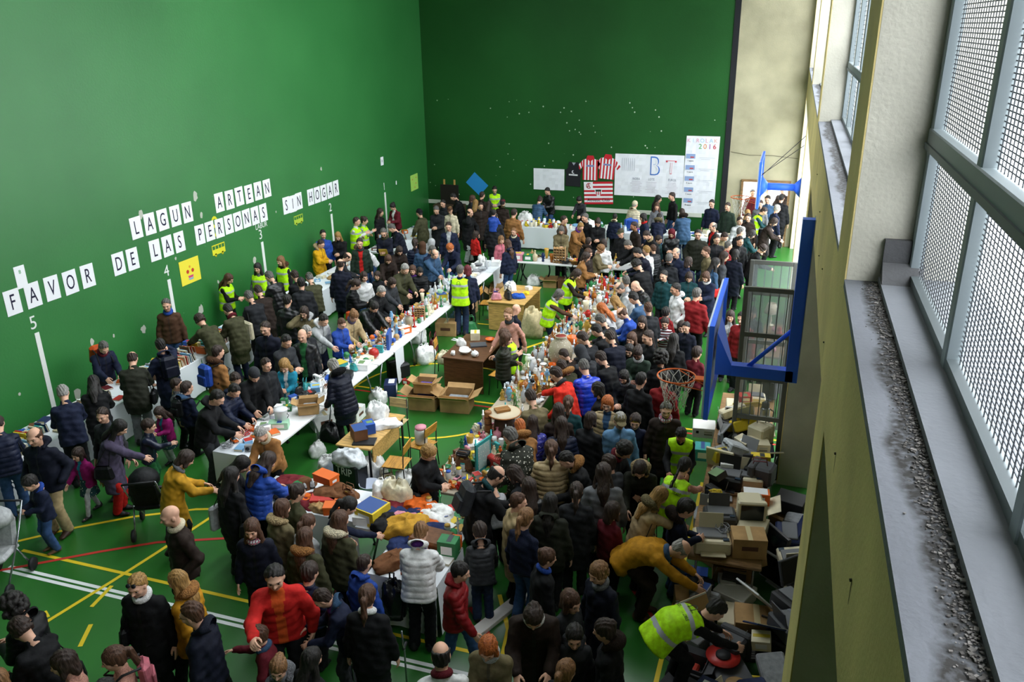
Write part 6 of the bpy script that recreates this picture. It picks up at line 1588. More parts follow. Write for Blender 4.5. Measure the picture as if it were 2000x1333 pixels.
def g_tower(b,c,rng,s=1):
    m=mat(c,.5); b.box((0,0,.10),(.42,.40,.20),m,bev=.008); b.part('drive_front').box((.08,-.202,.13),(.15,.006,.035),mat('b8b4a4',.4)); b.box((.08,-.202,.08),(.15,.006,.03),mat('8a8678',.4)); b.part('power_switch').box((-.12,-.202,.12),(.05,.006,.05),BLK)
def g_panel(b,c,rng,s=1):
    m=mat(c,.5); T=Matrix.Rotation(R(rng.choice([-62,-40,-75,-20])),4,'X'); b.box((0,0,.22),(.46,.02,.44),m,T=T,bev=.006); b.part('rim').box((0,-.012,.43),(.44,.006,.02),mat('d8d8d4'),T=T); b.box((0,-.012,.02),(.44,.006,.02),mat('d8d8d4'),T=T)
def g_keyb(b,c,rng,s=1):
    b.box((0,0,.012),(.44,.15,.024),mat(c,.5),bev=.005)
    b.part('key_block')
    for j in range(4): b.box((-.02,-.05+.033*j,.028),(.38,.024,.010),mat('6a6862' if c!='1a1a1a' else '2c2c2e',.5))
def g_opened(b,c,rng,s=1):
    w,l,h=.42*s,.32*s,.26*s; m=mat(c,.85,0,'card'); t=.008
    for x in(-w/2,w/2): b.part().box((x,0,h/2),(t,l,h),m); b.part('flap%d'%(1 if x<0 else 2)).box((x*1.35,0,h+.0),(w*.36,l*.98,t),m,ry=R(28 if x<0 else -28)) 
    for y in(-l/2,l/2): b.part().box((0,y,h/2),(w,t,h),m); b.part('flap%d'%(3 if y<0 else 4)).box((0,y*1.42,h-.02),(w*.96,l*.42,t),m,rx=R(-35 if y>0 else 35)*-1)
    b.part().box((0,0,t),(w,l,t*2),m); b.part('contents').box((.02,.0,h*.45),(w*.7,l*.6,h*.5),mat(rng.choice(['e0dcd0','4a3a8a','8a8e92','b03a2a']),.6,0,'cloth'),bev=.02)
def g_carton(b,c,rng,s=1): b.box((0,0,.14*s),(.42*s,.32*s,.28*s),mat(c,.85,0,'card'),bev=.004); b.part('tape').box((0,0,.2805*s),(.06*s,.32*s,.002),mat('c8b88c',.4)); b.part('printed_label').box((0,-.161*s,.15*s),(.2*s,.002,.06*s),mat('5a3a2a'))
def g_reel(b,c,rng,s=1):
    for z in(0,.11): b.lathe([(.03,z),(.16,z),(.16,z+.012),(.03,z+.012)],mat(c,.4),24)
    b.part('cable').lathe([(.11,.012),(.12,.05),(.11,.11)],BLK,20); b.lathe([(.07,.122),(.07,.14),(0,.14)],BLK,16)
def g_case(b,c,rng,s=1): m=mat(c,.5,0,'cloth'); b.box((0,0,.07),(.42,.30,.14),m,bev=.02); b.box((0,-.155,.07),(.30,.01,.02),mat('8a8c90',.3,.7)); b.part('handle').tube([(-.06,-.15,.08),(-.05,-.19,.08),(.05,-.19,.08),(.06,-.15,.08)],.008,BLK,6)
def g_guitar(b,c,rng,s=1): b.lathe([(.14,0),(.15,.01),(.15,.045),(.14,.055),(0,.055)],mat(c,.35,0,'wood'),24,sy=.9); b.lathe([(.11,0),(.12,.01),(.12,.045),(0,.055)],mat(c,.35,0,'wood'),20,(.19,0,0)); b.part('neck').box((.48,0,.05),(.45,.05,.022),WOODD); b.lathe([(.04,.056),(.04,.058),(0,.058)],BLK,14,(.12,0,0))
def g_racket(b,c,rng,s=1):
    b.tube([(.13*math.cos(t)*.8+.34,.13*math.sin(t),.02) for t in [2*PI*i/20 for i in range(20)]],.010,mat(c,.4),6,closed=True); b.tube([(.23,0,.02),(-.05,0,.02)],.013,mat(c,.5),7)
    b.part('strings')
    for i in range(5): b.box((.34,-.08+.04*i,.02),(.18,.002,.002),mat('e0e0d8')); b.box((.27+.035*i,0,.02),(.002,.2,.002),mat('e0e0d8'))
GOODS={ # name, function, words, category, footprint
'book':(g_book,'book','book',.20),'box':(g_box,'small printed box','box',.27),'shoe_box':(g_shoebox,'shoe box with lid','box',.36),'mug':(g_mug,'mug','mug',.12),'bowl':(g_bowl,'bowl','bowl',.22),'plate_stack':(g_plates,'stack of plates','plates',.26),
'vase':(g_vase,'vase','vase',.15),'bottle':(g_bottle,'bottle','bottle',.10),'wine_glass':(g_glass,'stemmed glass','glass',.09),'candlestick':(g_candle,'candlestick','candlestick',.12),'figurine':(g_fig,'figurine','figurine',.13),'teapot':(g_teapot,'teapot','teapot',.24),
'jar':(g_jar,'jar with lid','jar',.11),'picture_frame':(g_frame,'picture frame','picture frame',.30),'flower_basket':(g_basket,'wicker basket of flowers','basket',.34),'metal_tray':(g_tray,'oval tray','tray',.34),'shoe_pair':(g_shoe,'pair of shoes','shoes',.26),'handbag':(g_bag,'handbag','bag',.32),
'folded_clothing':(g_cloth,'rumpled garment','clothing',.48),'plastic_bag':(g_pbag,'stuffed plastic bag','bag',.40),'plush_toy':(g_plush,'plush toy','toy',.24),'ball':(g_ball,'ball','ball',.17),'plastic_tub':(g_tub,'plastic tub','bottle',.11),'radio':(g_radio,'radio','radio',.32),
'cable_coil':(g_cable,'coil of cable','cable',.24),'toy_car':(g_car,'toy car','toy',.18),'table_lamp':(g_lamp,'table lamp with cream shade','lamp',.28),'clock':(g_clock,'small clock','clock',.17),'saucepan':(g_pan,'saucepan','pan',.28),'thermos':(g_thermos,'steel jug with black lid','jug',.16),
'telephone':(g_phone,'telephone','telephone',.20),'hat':(g_hat,'hat','hat',.32),'utensil_box':(g_sp,'box of utensils','box',.28),'spice_rack':(g_rack,'wooden rack','rack',.36),'floor_urn':(g_urn,'large patterned urn','urn',.5),'tube_television':(g_crt,'bulky tube monitor','monitor',.44),'flat_monitor':(g_flat,'flat monitor','monitor',.44),
'printer':(g_printer,'printer','printer',.46),'computer_case':(g_tower,'desktop computer case','computer',.44),'casing_sheet':(g_panel,'loose metal casing sheet','metal sheet',.40),'keyboard':(g_keyb,'keyboard','keyboard',.44),'open_carton':(g_opened,'open cardboard box','box',.56),'carton':(g_carton,'closed cardboard box','box',.44),'cable_reel':(g_reel,'cable reel','cable reel',.34),
'hard_case':(g_case,'carrying case','case',.44),'guitar':(g_guitar,'small guitar','guitar',.5),'racket':(g_racket,'racket','racket',.4)}
CNAMES={'white':'e6e6e4','cream':'d8ceb0','red':'b42a24','blue':'2450a8','pale blue':'7aa8cc','green':'2f7a48','pale green':'9cc8a8','yellow':'dcc030','orange':'d8641e','pink':'d08a98','purple':'6a4a8c','brown':'6a4428','tan':'b08c5c','black':'1a1a1c','grey':'8a8c90','silver':'b8bcc0','gold':'b8923c','turquoise':'3aa0a0','dark blue':'1c2a54','maroon':'6a1c24','mustard':'b88a2c','beige':'c8b898','dark grey':'48494d','amber':'9a5a1c'}
_GM={}
GR_=random.Random(77)
def good(kind,x,y,z,c,where,rz=None,s=1,label=None,var=None,rot=None):
    f,words_,cat,fp=GOODS[kind]; var=GR_.randint(0,3) if var is None else var
    key=(kind,c,s,var)
    if key not in _GM:
        b=MB(); f(b,CNAMES[c],random.Random('%s%s%d'%(kind,c,var)),s); 
        if s!=1 and kind not in('box','carton','open_carton','folded_clothing','plastic_bag','book'): b.v=[(p[0]*s,p[1]*s,p[2]*s) for p in b.v]
        _GM[key]=b
    b=_GM[key]; near=(y<13.2 or label) and len(set(b.pt))>1 and not(y>11 and kind in('box','carton','bottle'))
    k2=key+(near,)
    if k2 not in _GM: _GM[k2]=b.split(kind) if near else [('',b.mesh(kind))]
    o=link(kind,_GM[k2][0][1],None,(x,y,z),GR_.uniform(0,6.28) if rz is None else rz)
    for pn,me in _GM[k2][1:]: link(pn,me,o)
    if rot: o.rotation_euler=rot
    if label: tag(o,label,cat)
    else: tag(o,' '.join(('%s %s %s'%(c,words_,where)).split()[:16]),cat,'%ss %s'%(kind.replace('_',' '),where))
    return o
def scatter(where,x0,x1,y0,y1,z,cell,kinds,cols,fill=.92,seed=1,tilt=0,big=1):
    rng=random.Random(seed); nx,ny=max(1,int((x1-x0)/cell)),max(1,int((y1-y0)/cell)); cx,cy=(x1-x0)/nx,(y1-y0)/ny
    for i in range(nx):
        for j in range(ny):
            if rng.random()>fill: continue
            k=rng.choice(kinds); fp=GOODS[k][3]; c=rng.choice(cols)
            jx=max(0,(cx-fp*.8)/2); jy=max(0,(cy-fp*.8)/2); s_=min(1,.98*min(cx,cy)/fp*1.12)
            if k in('box','carton','open_carton','folded_clothing','plastic_bag','book'): s_=round(s_*.95,1) or .5
            else: s_=round(max(.6,min(1,s_)),1)
            o=good(k,x0+cx*(i+.5)+rng.uniform(-jx,jx),y0+cy*(j+.5)+rng.uniform(-jy,jy),z,c,where,s=round(s_*big,1))
            if tilt: o.rotation_euler.x=R(rng.uniform(-tilt,tilt)); o.rotation_euler.y=R(rng.uniform(-tilt,tilt)); o.location.z+=.03
# ------------------------------------------------------------------ books on the side wall tables
TZ=TH+.008
rng=random.Random(21)
BC=['cream','white','red','blue','green','yellow','brown','black','orange','dark blue','turquoise','maroon','beige','grey','pale blue']
def books_row(x,y0,y1,where,lim,up=True):
    y=y0; n=0
    while y<y1 and n<lim:
        c=rng.choice(BC); v=rng.randint(0,2); t=rng.uniform(.024,.045); h=rng.uniform(.17,.25); w=rng.uniform(.12,.18)
        key=('ub',c,v)
        if key not in _GM:
            b=MB(); hh,ww,tt=(.22,.15,.030) if v==0 else ((.25,.18,.022) if v==1 else (.18,.12,.038)); m=mat(CNAMES[c],.6); pg=mat('d8cfb4',.8,0,'pages')
            b.box((0,0,ww/2),(hh,tt-.004,ww),pg); b.box((0,tt/2-.001,ww/2),(hh+.006,.003,ww+.006),m); b.box((0,-tt/2+.001,ww/2),(hh+.006,.003,ww+.006),m); b.box((0,0,ww+.002),(hh+.006,tt,.003),m)
            b.box((.05,0,ww+.004),(.06,tt*.5,.001),mat('e8e0c0'))
            _GM[key]=b.mesh('book')
        tt=(.030,.022,.038)[v]
        o=link('book',_GM[key],None,(x+rng.uniform(-.01,.01),y,TZ),0); o.rotation_euler=(R(rng.uniform(2,20)),0,R(rng.uniform(-4,4)))
        tag(o,'%s book standing with its spine up %s'%(c,where),'book','books standing in rows '+where)
        y+=tt+rng.uniform(.006,.022); n+=1
    return n
w5='on the book tables near number five'; w4='on the book tables near number four'; w2='on the farther book tables near number two'
tot=0
for x,a,b_,w_,l in ((-11.05,6.0,8.6,w5,62),(-11.33,6.0,9.2,w5,76),(-11.05,11.5,12.6,w4,34),(-11.33,10.0,10.6,w4,16),(-11.33,11.3,14.2,w4,66),(-11.05,12.9,14.0,w4,28)): tot+=books_row(x,a,b_,w_,l)
scatter(w5,-11.72,-11.48,6.7,10.6,TZ,.24,['book'],BC,.9,3); scatter('stacked flat on the book tables near number four',-11.72,-11.48,10.8,14.6,TZ,.24,['book','book','box'],BC,.95,4)
scatter('lying flat on the near book tables',-11.2,-10.95,9.1,11.3,TZ,.25,['book'],BC,.9,5)
scatter('on the paper-covered table by number two',-11.7,-10.95,16.5,20.1,TZ,.34,['book','book','box','folded_clothing','book'],['cream','white','tan','beige','grey','pale blue'],.95,6)
scatter('on the far book tables by number one',-11.7,-10.95,21.4,24.7,TZ,.36,['book','box','book','picture_frame'],BC,.85,7)
# the long white table: five stretches of different goods
E1='on the near end of the long white table'
for k,px,py,c,rz,s,lb in (('box',515,835,'white',.4,1.2,'white open shoe carton at the near end of the long white table'),('open_carton',605,800,'tan',.5,.8,'brown open cardboard box beside the white bin on the long table'),
  ('box',545,830,'pale green',.4,1.1,'pale green and white box before the white bin'),('tube_television',0,0,'grey',0,1,None)):
    if lb is None: continue
    p=at(px,py,TZ+.05); good(k,max(-8.0,min(-7.45,p.x)),p.y,TZ,c,E1,rz=rz,s=s,label=lb)
b=MB(); b.lathe([(.09,0),(.10,.01),(.11,.27),(.115,.275)],mat('e8e8ea',.3),20); b.lathe([(.118,.272),(.118,.29),(.06,.305),(0,.306)],mat('dcdce0',.3),20); b.tube([(.115,0,.22),(.15,0,.2),(.115,0,.14)],.006,BLK,5)
tag(b.obj('waste_bin',None,(-7.62,10.55,TZ)),'round white lidded bin on the near end of the long white table','bin')
scatter(E1,-8.12,-7.45,9.5,10.35,TZ,.17,['cable_coil','box','telephone','radio','jar','telephone','cable_coil','book','toy_car'],['white','black','grey','orange','blue','black','pale blue','red'],.97,8)
scatter(E1,-8.12,-7.75,10.4,11.35,TZ,.18,['cable_coil','box','telephone','radio','box','book','telephone'],['white','black','grey','green','blue','white','pale blue'],.97,50)
scatter('on the long white table among cameras and boxes',-8.12,-7.5,11.4,13.1,TZ,.19,['box','radio','box','telephone','handbag','cable_coil','plush_toy'],['white','pale blue','blue','black','white','turquoise','grey'],.9,9)
good('hard_case',-7.62,12.55,TZ,'black',E1,rz=.3,label='black soft carrying case on the long white table by the blue printed box'); good('box',-7.85,12.9,TZ,'turquoise',E1,s=1.2,label='turquoise box beside the black carrying case'); good('box',-7.5,13.15,TZ,'white',E1,s=1.4,rz=.2,label='tall white box on the long table before the red bag')
good('ball',-7.52,13.7,TZ,'red',E1,s=1.3,var=1,label='big round red cushion bag on the long white table'); good('box',-7.62,13.45,TZ,'cream',E1,s=1.2,label='cream and yellow box next to the round red bag')
b=MB(); b.box((0,0,.17),(.06,.42,.34),mat('2c4f9a',.5),bev=.004); b.obj('x') if False else None
o=b.obj('box_file',None,(-7.50,14.35,TZ),R(18)); tag(o,'tall blue box file standing upright on the long white table','file')
o=b.obj('box_file',None,(-7.45,14.43,TZ),R(18)) if False else None
scatter('on the crowded middle of the long white table',-8.12,-7.45,13.3,15.0,TZ,.145,['figurine','mug','jar','toy_car','ball','saucepan','candlestick','plush_toy','bowl','clock'],['brown','white','green','red','gold','turquoise','tan','blue','orange','silver'],.95,10)
scatter('among the trinkets on the long white table',-8.12,-7.45,15.0,17.3,TZ,.135,['figurine','mug','vase','jar','candlestick','bottle','bowl','box','figurine'],['brown','white','tan','red','gold','silver','cream','amber','green','pale blue'],.97,11)
scatter('on the glass stretch of the long white table',-8.12,-7.5,17.4,19.3,TZ,.13,['wine_glass','bottle','jar','wine_glass','vase','mug'],['white','silver','pale blue','yellow','green','pale green'],.95,12)
good('box',-7.7,17.6,TZ,'yellow','',s=1.1,label='bright yellow box among the glasses on the long table'); good('box',-7.55,15.2,TZ,'orange','',s=1.1,label='orange plastic box near the edge of the long white table'); good('spice_rack',-7.6,16.1,TZ,'tan','',s=.7,label='wooden rack standing on the long white table',rz=.3)
good('floor_urn',-7.62,15.6,TZ,'brown','',s=.4,label='squat patterned pot on the long white table')
scatter('in the crockery stretch of the long white table',-8.1,-7.5,19.3,21.3,TZ,.21,['plate_stack','bowl','mug','teapot','plate_stack','vase','jar'],['white','cream','white','silver','grey'],.97,13)
good('box',-7.45,20.9,TZ,'white','',s=1.3,label='white box with a red lid at the far end of the long table')
# under the long table
U='under the long white table'
for k,x,y,c,s,lb in (('carton',-7.75,12.0,'white',1.1,'white printed carton with a thermal box look under the long table'),('plastic_bag',-7.35,11.6,'black',1.2,'black gold-lettered carrier bag under the long white table'),('carton',-7.35,12.45,'white',.9,'white carton with black print beside the carrier bag'),
  ('plastic_bag',-7.25,13.25,'white',1.1,None),('box',-7.2,13.7,'dark blue',1.6,'dark blue patterned box on the floor under the long table'),('tube_television',-7.45,14.5,'black',1.1,'old dark machine with a metal front under the long white table'),('box',-7.12,14.25,'red',.8,'small red box standing on the floor by the table strip'),
  ('plastic_bag',-7.25,15.5,'white',1.4,'large white plastic bag leaning under the middle of the table'),('handbag',-7.3,16.1,'maroon',1.5,'dark red round bag under the long table'),('carton',-7.45,17.3,'tan',1.2,None),('plastic_bag',-7.5,18.0,'pale blue',1.1,None),('carton',-7.5,18.9,'tan',1,None),('open_carton',-7.15,20.1,'tan',1.2,'open brown carton by the corner of the ring'),('carton',-7.3,20.7,'tan',1.1,None),
  ('plastic_bag',-7.0,19.3,'white',.8,'clear wrapped bundle beside the long table near the open carton'),('plastic_bag',-7.3,11.0,'white',.9,None),('plastic_bag',-7.9,16.6,'white',1,None)):
    good(k,x,y,.002,c,U,s=s,label=lb)
# far cross table
X1='on the far cross table'
scatter(X1,-7.1,-3.8,21.85,22.2,TZ,.22,['bottle','vase','figurine','candlestick','jar','bowl','teapot'],['brown','amber','tan','white','green','black','gold'],.95,14)
for k,px,c,s,lb in (('box',1010,'pink',1.4,'pink and white box on the far cross table'),('box',1031,'green',1.3,'dark green box next to the pink one on the cross table'),('vase',1044,'beige',1.2,'tall beige vase on the far cross table'),('vase',1060,'dark blue',1.2,'dark blue tall vase on the cross table'),('vase',1077,'amber',1.1,'amber coloured cone vase on the cross table'),
  ('spice_rack',1092,'tan',1,'wooden spice rack stacked high on the cross table'),('bowl',1104,'black',1.4,'black bowl on the cross table'),('flower_basket',1124,'tan',1.1,'wicker basket of flowers on the cross table'),('figurine',1114,'white',1,'white figurine beside the flower basket'),('hat',1130,'brown',.8,'brown woven hat on the cross table')):
    p=at(px,508+(px-1000)*.06,TZ); good(k,p.x,21.63,TZ,c,X1,s=s,label=lb,rz=.1)
b=MB(); b.tube([(.42*math.cos(t),.0,.42+.42*math.sin(t)) for t in [2*PI*i/36 for i in range(36)]],.022,BLK,8,closed=True); tag(b.obj('rubber_ring',None,(-6.6,21.95,0)),'big black ring leaning under the far cross table','ring')
for k,x,c,s,lb in (('plastic_bag',-6.6,'white',1.1,'white carrier bag under the cross table, tied red inside'),('open_carton',-6.1,'tan',.9,'open carton under the far cross table'),('carton',-5.65,'brown',1,'brown crate under the cross table'),('carton',-5.15,'grey',1,'grey see-through crate under the cross table'),('plastic_bag',-4.7,'dark blue',.8,'dark blue bag under the cross table'),('handbag',-4.35,'brown',1,'brown bag under the cross table')):
    good(k,x,21.75,.002,c,'',s=s,label=lb,rz=.1)
# bric-a-brac tables
W1='on the bric-a-brac table, near end'; W2='on the bric-a-brac table before the tall urn'; W3='on the far bric-a-brac table'
scatter(W1,-4.47,-3.68,9.42,12.1,TZ,.125,['figurine','mug','toy_car','bowl','box','plush_toy','candlestick','jar','figurine','vase','clock'],['white','red','orange','green','blue','cream','gold','brown','pink','yellow','silver','turquoise'],.98,15)
scatter(W2,-4.47,-3.68,12.5,16.3,TZ,.128,['figurine','vase','bowl','wine_glass','candlestick','teapot','mug','figurine','plate_stack','bottle'],['white','cream','amber','silver','gold','pale blue','brown','white','orange'],.98,16)
scatter(W3,-4.47,-3.68,16.4,20.5,TZ,.135,['wine_glass','vase','bottle','figurine','bowl','mug','candlestick','teapot','box'],['white','silver','red','green','cream','amber','gold','dark blue'],.98,17)
def px_item(k,px,py,c,lb,s=1,z=TZ,rz=0,var=0,dz=.1): p=at(px,py,z+dz); return good(k,p.x,p.y,z,c,'',rz=rz,s=s,label=lb,var=var)
px_item('floor_urn',1095,690,'beige','large pale urn painted with flowers on the bric-a-brac table',1.0,dz=.3); px_item('vase',1118,668,'orange','orange and white jar beside the large pale urn',1.5,dz=.15); px_item('vase',1082,690,'dark blue','dark blue patterned vase before the large urn',1.3,var=1)
px_item('teapot',1025,750,'amber','terracotta pot on the bric-a-brac corner',1.2); px_item('thermos',1040,762,'black','dark steel jug beside the terracotta pot',.9)
b=MB(); b.lathe([(.25,.0),(.27,.012),(.26,.03),(0,.034)],mat('c8b89c',.5),28); b.lathe([(.275,.010),(.28,.02),(.27,.028)],mat('a86c34',.5,0,'wood'),28); o=b.obj('round_tray',None,at(985,808,TZ+.36)); tag(o,'large round stone-topped tray raised above the bric-a-brac','tray'); TR=o.location.copy()
b=MB(); b.lathe([(.17,0),(.18,.02),(.16,.355)],mat('4a3424',.6,0,'wood'),20); tag(b.obj('wooden_drum',None,(TR.x,TR.y,TZ)),'dark wooden drum under the large round tray','drum')
b=MB()
for i in range(5): b.box((0,-.06+.03*i,.02),(.24,.024,.04),mat('9a6a34',.5,0,'wood'))
tag(b.obj('pan_pipes',None,(TR.x-.04,TR.y+.02,TR.z+.036),R(40)),'wooden slatted trivet on the large round tray','trivet')
b=MB(); b.lathe([(.055,0),(.06,.01),(.06,.42),(.05,.43),(0,.43)],mat('8a5a2c',.5,0,'wood'),16)
for z in(.08,.2,.32): b.lathe([(.0615,z),(.063,z+.01),(.0615,z+.02)],mat('5a3418'),16)
p=at(954,850,TZ); tag(b.obj('bamboo_cylinder',None,(p.x,p.y,TZ)),'tall ringed bamboo cylinder standing beside the round tray','cylinder')
# potted bamboo plant
p=at(992,790,TZ+.4); r=empty('potted_bamboo',(p.x+.02,p.y+.30,TZ)); tag(r,'small potted bamboo plant with green leaves among the bric-a-brac','plant')
b=MB(); b.lathe([(.05,0),(.07,.10),(.075,.11),(.065,.11),(.06,.09),(0,.09)],mat('c8c4b8',.4),14); b.obj('pot',r)
b=MB(); rg=random.Random(2)
for i in range(5): b.tube([(.02*math.cos(i),.02*math.sin(i),.09),(.03*math.cos(i*1.3),.03*math.sin(i),.40+.05*(i%3))],.006,mat('4a7a34',.5),6)
b.obj('stems',r); b=MB()
for i in range(70):
    z=rg.uniform(.22,.55); a=rg.uniform(0,6.28); l=rg.uniform(.06,.12); T=Matrix.Translation((.03*math.cos(a),.03*math.sin(a),z))@Matrix.Rotation(a,4,'Z')@Matrix.Rotation(R(rg.uniform(-30,50)),4,'Y')
    b.add([(0,0,0),(l*.5,.009,.008),(l,0,-.01),(l*.5,-.009,.008)],[(0,1,2,3)],mat('3f7a2c',.5),False,T)
b.obj('leaves',r)
px_item('box',928,868,'white','white box standing upright at the edge of the bric-a-brac',1.3,rz=R(20)); 
b=MB(); b.box((0,0,.24),(.03,.38,.48),mat('2c8a88',.5)); b.box((.017,0,.24),(.004,.30,.38),mat('9ab4b0',.5,0,'print')); p=at(944,905,TZ+.1); tag(b.obj('boxed_game',None,(p.x,p.y,TZ),R(-15)),'teal boxed picture set standing on its edge by the bric-a-brac','box')
px_item('radio',968,905,'red','red keyed accordion toy on the bric-a-brac table end',1.2,rz=R(-30)); px_item('bag' if False else 'handbag',905,905,'brown','brown fur bag beside the black camera case',1.0); px_item('hard_case',905,889,'black','black camera case standing on the brown bag',.45,z=TZ+.24,dz=0)
good('telephone',-3.95,11.3,TZ,'white','',s=1.3,label='white handset upright among the small toys'); good('metal_tray',-4.1,14.5,TZ+.0,'silver','',label='silver oval tray among the cream ornaments')
# near stalls: hats, shoe boxes, clothes, toys
N1='on the stall of hats and shoes'
for k,px,py,c,s,lb,dz in (('folded_clothing',575,925,'maroon',.9,'burgundy hat-like bag on the corner stall',0),('hat',590,935,'green',1,'dark green hat on the corner stall',0),('hat',618,915,'brown',1.1,'fluffy brown hat standing high on the corner stall',.1),('shoe_box',648,935,'orange',1,'orange shoe box on top of the stacked pair',.0),
  ('shoe_box',640,965,'red',1,'red shoe box under the orange one',0),('shoe_box',672,965,'orange',1,'orange shoe box with a boot sticking out',0),('folded_clothing',620,985,'tan',.8,'tan woollen scarf on the shoe stall',0),('shoe_pair',668,985,'brown',1,'pair of brown boots on the shoe stall',0),('shoe_box',640,1005,'orange',1,'orange box partly under clothes on the shoe stall',0),
  ('folded_clothing',600,958,'orange',.8,'orange knit on the hat stall',0),('folded_clothing',560,945,'black',.7,'black garment on the hat stall',0),('handbag',690,960,'brown',.9,'brown leather bag on the shoe stall',0)):
    p=at(px,py,TZ+.1); x,y=min(-5.08,max(-6.6,p.x)),min(8.93,max(8.45,p.y-.12)); good(k,x,y,TZ+(.136 if 'on top' in lb else 0)+(.0 if dz==0 else 0),c,N1,s=s,label=lb,rz=GR_.uniform(-.4,.4))
o=good('shoe_pair',-6.15,8.95,TZ+.0,'silver','',label='pair of pale grey shoes beside the orange shoe boxes',rz=.6)
for k,px,py,c,s,lb in (('plastic_bag',735,955,'white',1.1,'white plastic bag heaped behind the clothes'),('shoe_box',722,985,'red',1,'red flat box beside the yellow packet'),('box',728,1000,'yellow',1.5,'yellow printed box among the clothes'),('box',700,1000,'white',1.4,'white flat box beside the yellow one'),('plastic_bag',775,965,'cream',1.2,'cream bag standing in the middle of the clothes stall'),
  ('folded_clothing',812,968,'orange',1,'orange bag at the top of the clothes pile'),('folded_clothing',830,985,'orange',.9,'orange fabric case below the orange bag'),('folded_clothing',812,998,'dark blue',1.1,'navy garment at the back of the clothes pile'),('folded_clothing',790,1012,'pink',1.1,'pink speckled garment in the clothes pile'),
  ('folded_clothing',785,1035,'mustard',1.4,'mustard coat spread over the clothes pile'),('folded_clothing',818,1020,'orange',1.2,'orange sweater beside the mustard coat'),('folded_clothing',812,1050,'dark blue',1.4,'big navy garment hanging over the stall edge'),('folded_clothing',740,1035,'black',1.1,'black garment under the reaching arm'),('folded_clothing',755,1060,'purple',.9,'purple garment at the front of the clothes pile'),
  ('folded_clothing',735,1055,'blue',.8,'blue garment at the corner of the clothes pile')):
    p=at(px,py,TZ+.12); x,y=min(-3.72,max(-4.9,p.x)),min(8.95,max(8.3,p.y)); good(k,x,y,TZ+.002,c,'',s=s,label=lb,rz=GR_.uniform(-.5,.5))
for k,px,py,c,s,lb,z in (('hard_case',872,1020,'brown',1.2,'brown leather folder standing among the toys',.0),('mug',893,1003,'orange',1.5,'orange plastic cup on the toy stall',0),('bowl',912,1008,'dark grey',1.3,'dark grey bowl on the toy stall',0),('box',885,1058,'orange',1.3,'orange record sleeve on the toy stall',0),('metal_tray',895,1055,'silver',.6,'silver disc lying on the orange sleeve',.16),
  ('box',892,1080,'green',1.4,'green board game box on the toy stall',0),('book',870,1060,'black',1.2,'black book on the toy stall',0),('book',905,1090,'white',1.4,'white comic on the toy stall',0),('metal_tray',900,1085,'red',.5,'small red dish on the white comic',.05),('folded_clothing',785,1080,'orange',.6,'small orange garment hanging near the stall corner',0),('toy_car',880,1040,'red',1,'red toy car on the toy stall',0),('toy_car',912,1060,'blue',1.1,'blue toy car on the toy stall',0)):
    p=at(px,py,TZ+.05); x,y=min(-3.55,max(-4.25,p.x)),min(8.1,max(7.45,p.y)); good(k,x,y,TZ+z,c,'',s=s,label=lb,rz=GR_.uniform(-.3,.3),var=1)
scatter('on the toy and stationery stall',-3.62,-3.1,8.25,9.3,TZ-.75+.75,.19,['book','box','toy_car','jar','book'],['red','white','green','yellow','blue','orange'],.0,18)
scatter('on the toys and records stall',-3.95,-3.5,7.4,8.15,TZ,.2,['book','box','toy_car','book'],['white','red','yellow','blue','orange','green'],.9,19)
for i,(x,y,c,s_,lb) in enumerate(((-5.6,8.75,'brown',1.2,'brown woollen shawl among the shoe boxes'),(-6.3,8.65,'black',1.1,'black coat lying on the hats stall'),(-5.3,8.6,'white',.9,'crumpled white paper between shoes and clothes'),(-5.85,8.55,'maroon',.9,'dark red handbag flap lying by the front of the shoe stall'),(-3.75,8.35,'green',.7,'green cloth at the corner of the stalls'),(-4.55,8.45,'dark blue',1.6,'big navy coat heaped at the front edge of the clothes pile'),(-4.12,7.95,'dark blue',1.3,'navy jacket sliding towards the toys from the clothes pile'),(-4.2,8.3,'orange',1.2,'orange jersey low in the clothes pile'),(-4.15,7.62,'brown',1.1,'brown leather jacket beside the orange garment'),(-4.75,8.75,'maroon',1.3,'dark red blanket behind the mustard coat'),(-4.05,8.75,'white',1.2,'white papers and cloth behind the clothes pile'))): good('folded_clothing',x,y,TZ+.001,c,'',s=s_,label=lb,rz=i*.9)
scatter('beside the seated seller on the stall',-4.3,-3.55,8.35,9.04,TZ,.135,['book','box','jar','toy_car','candlestick'],['red','white','green','gold','yellow'],.95,20)
b=MB(); b.box((0,0,.001),(.24,.42,.004),PAP); tag(b.obj('paper_sheet',None,(-4.85,8.98,TZ+.14),R(70)),'long sheet of cream paper held up by the seated seller','paper') if False else None
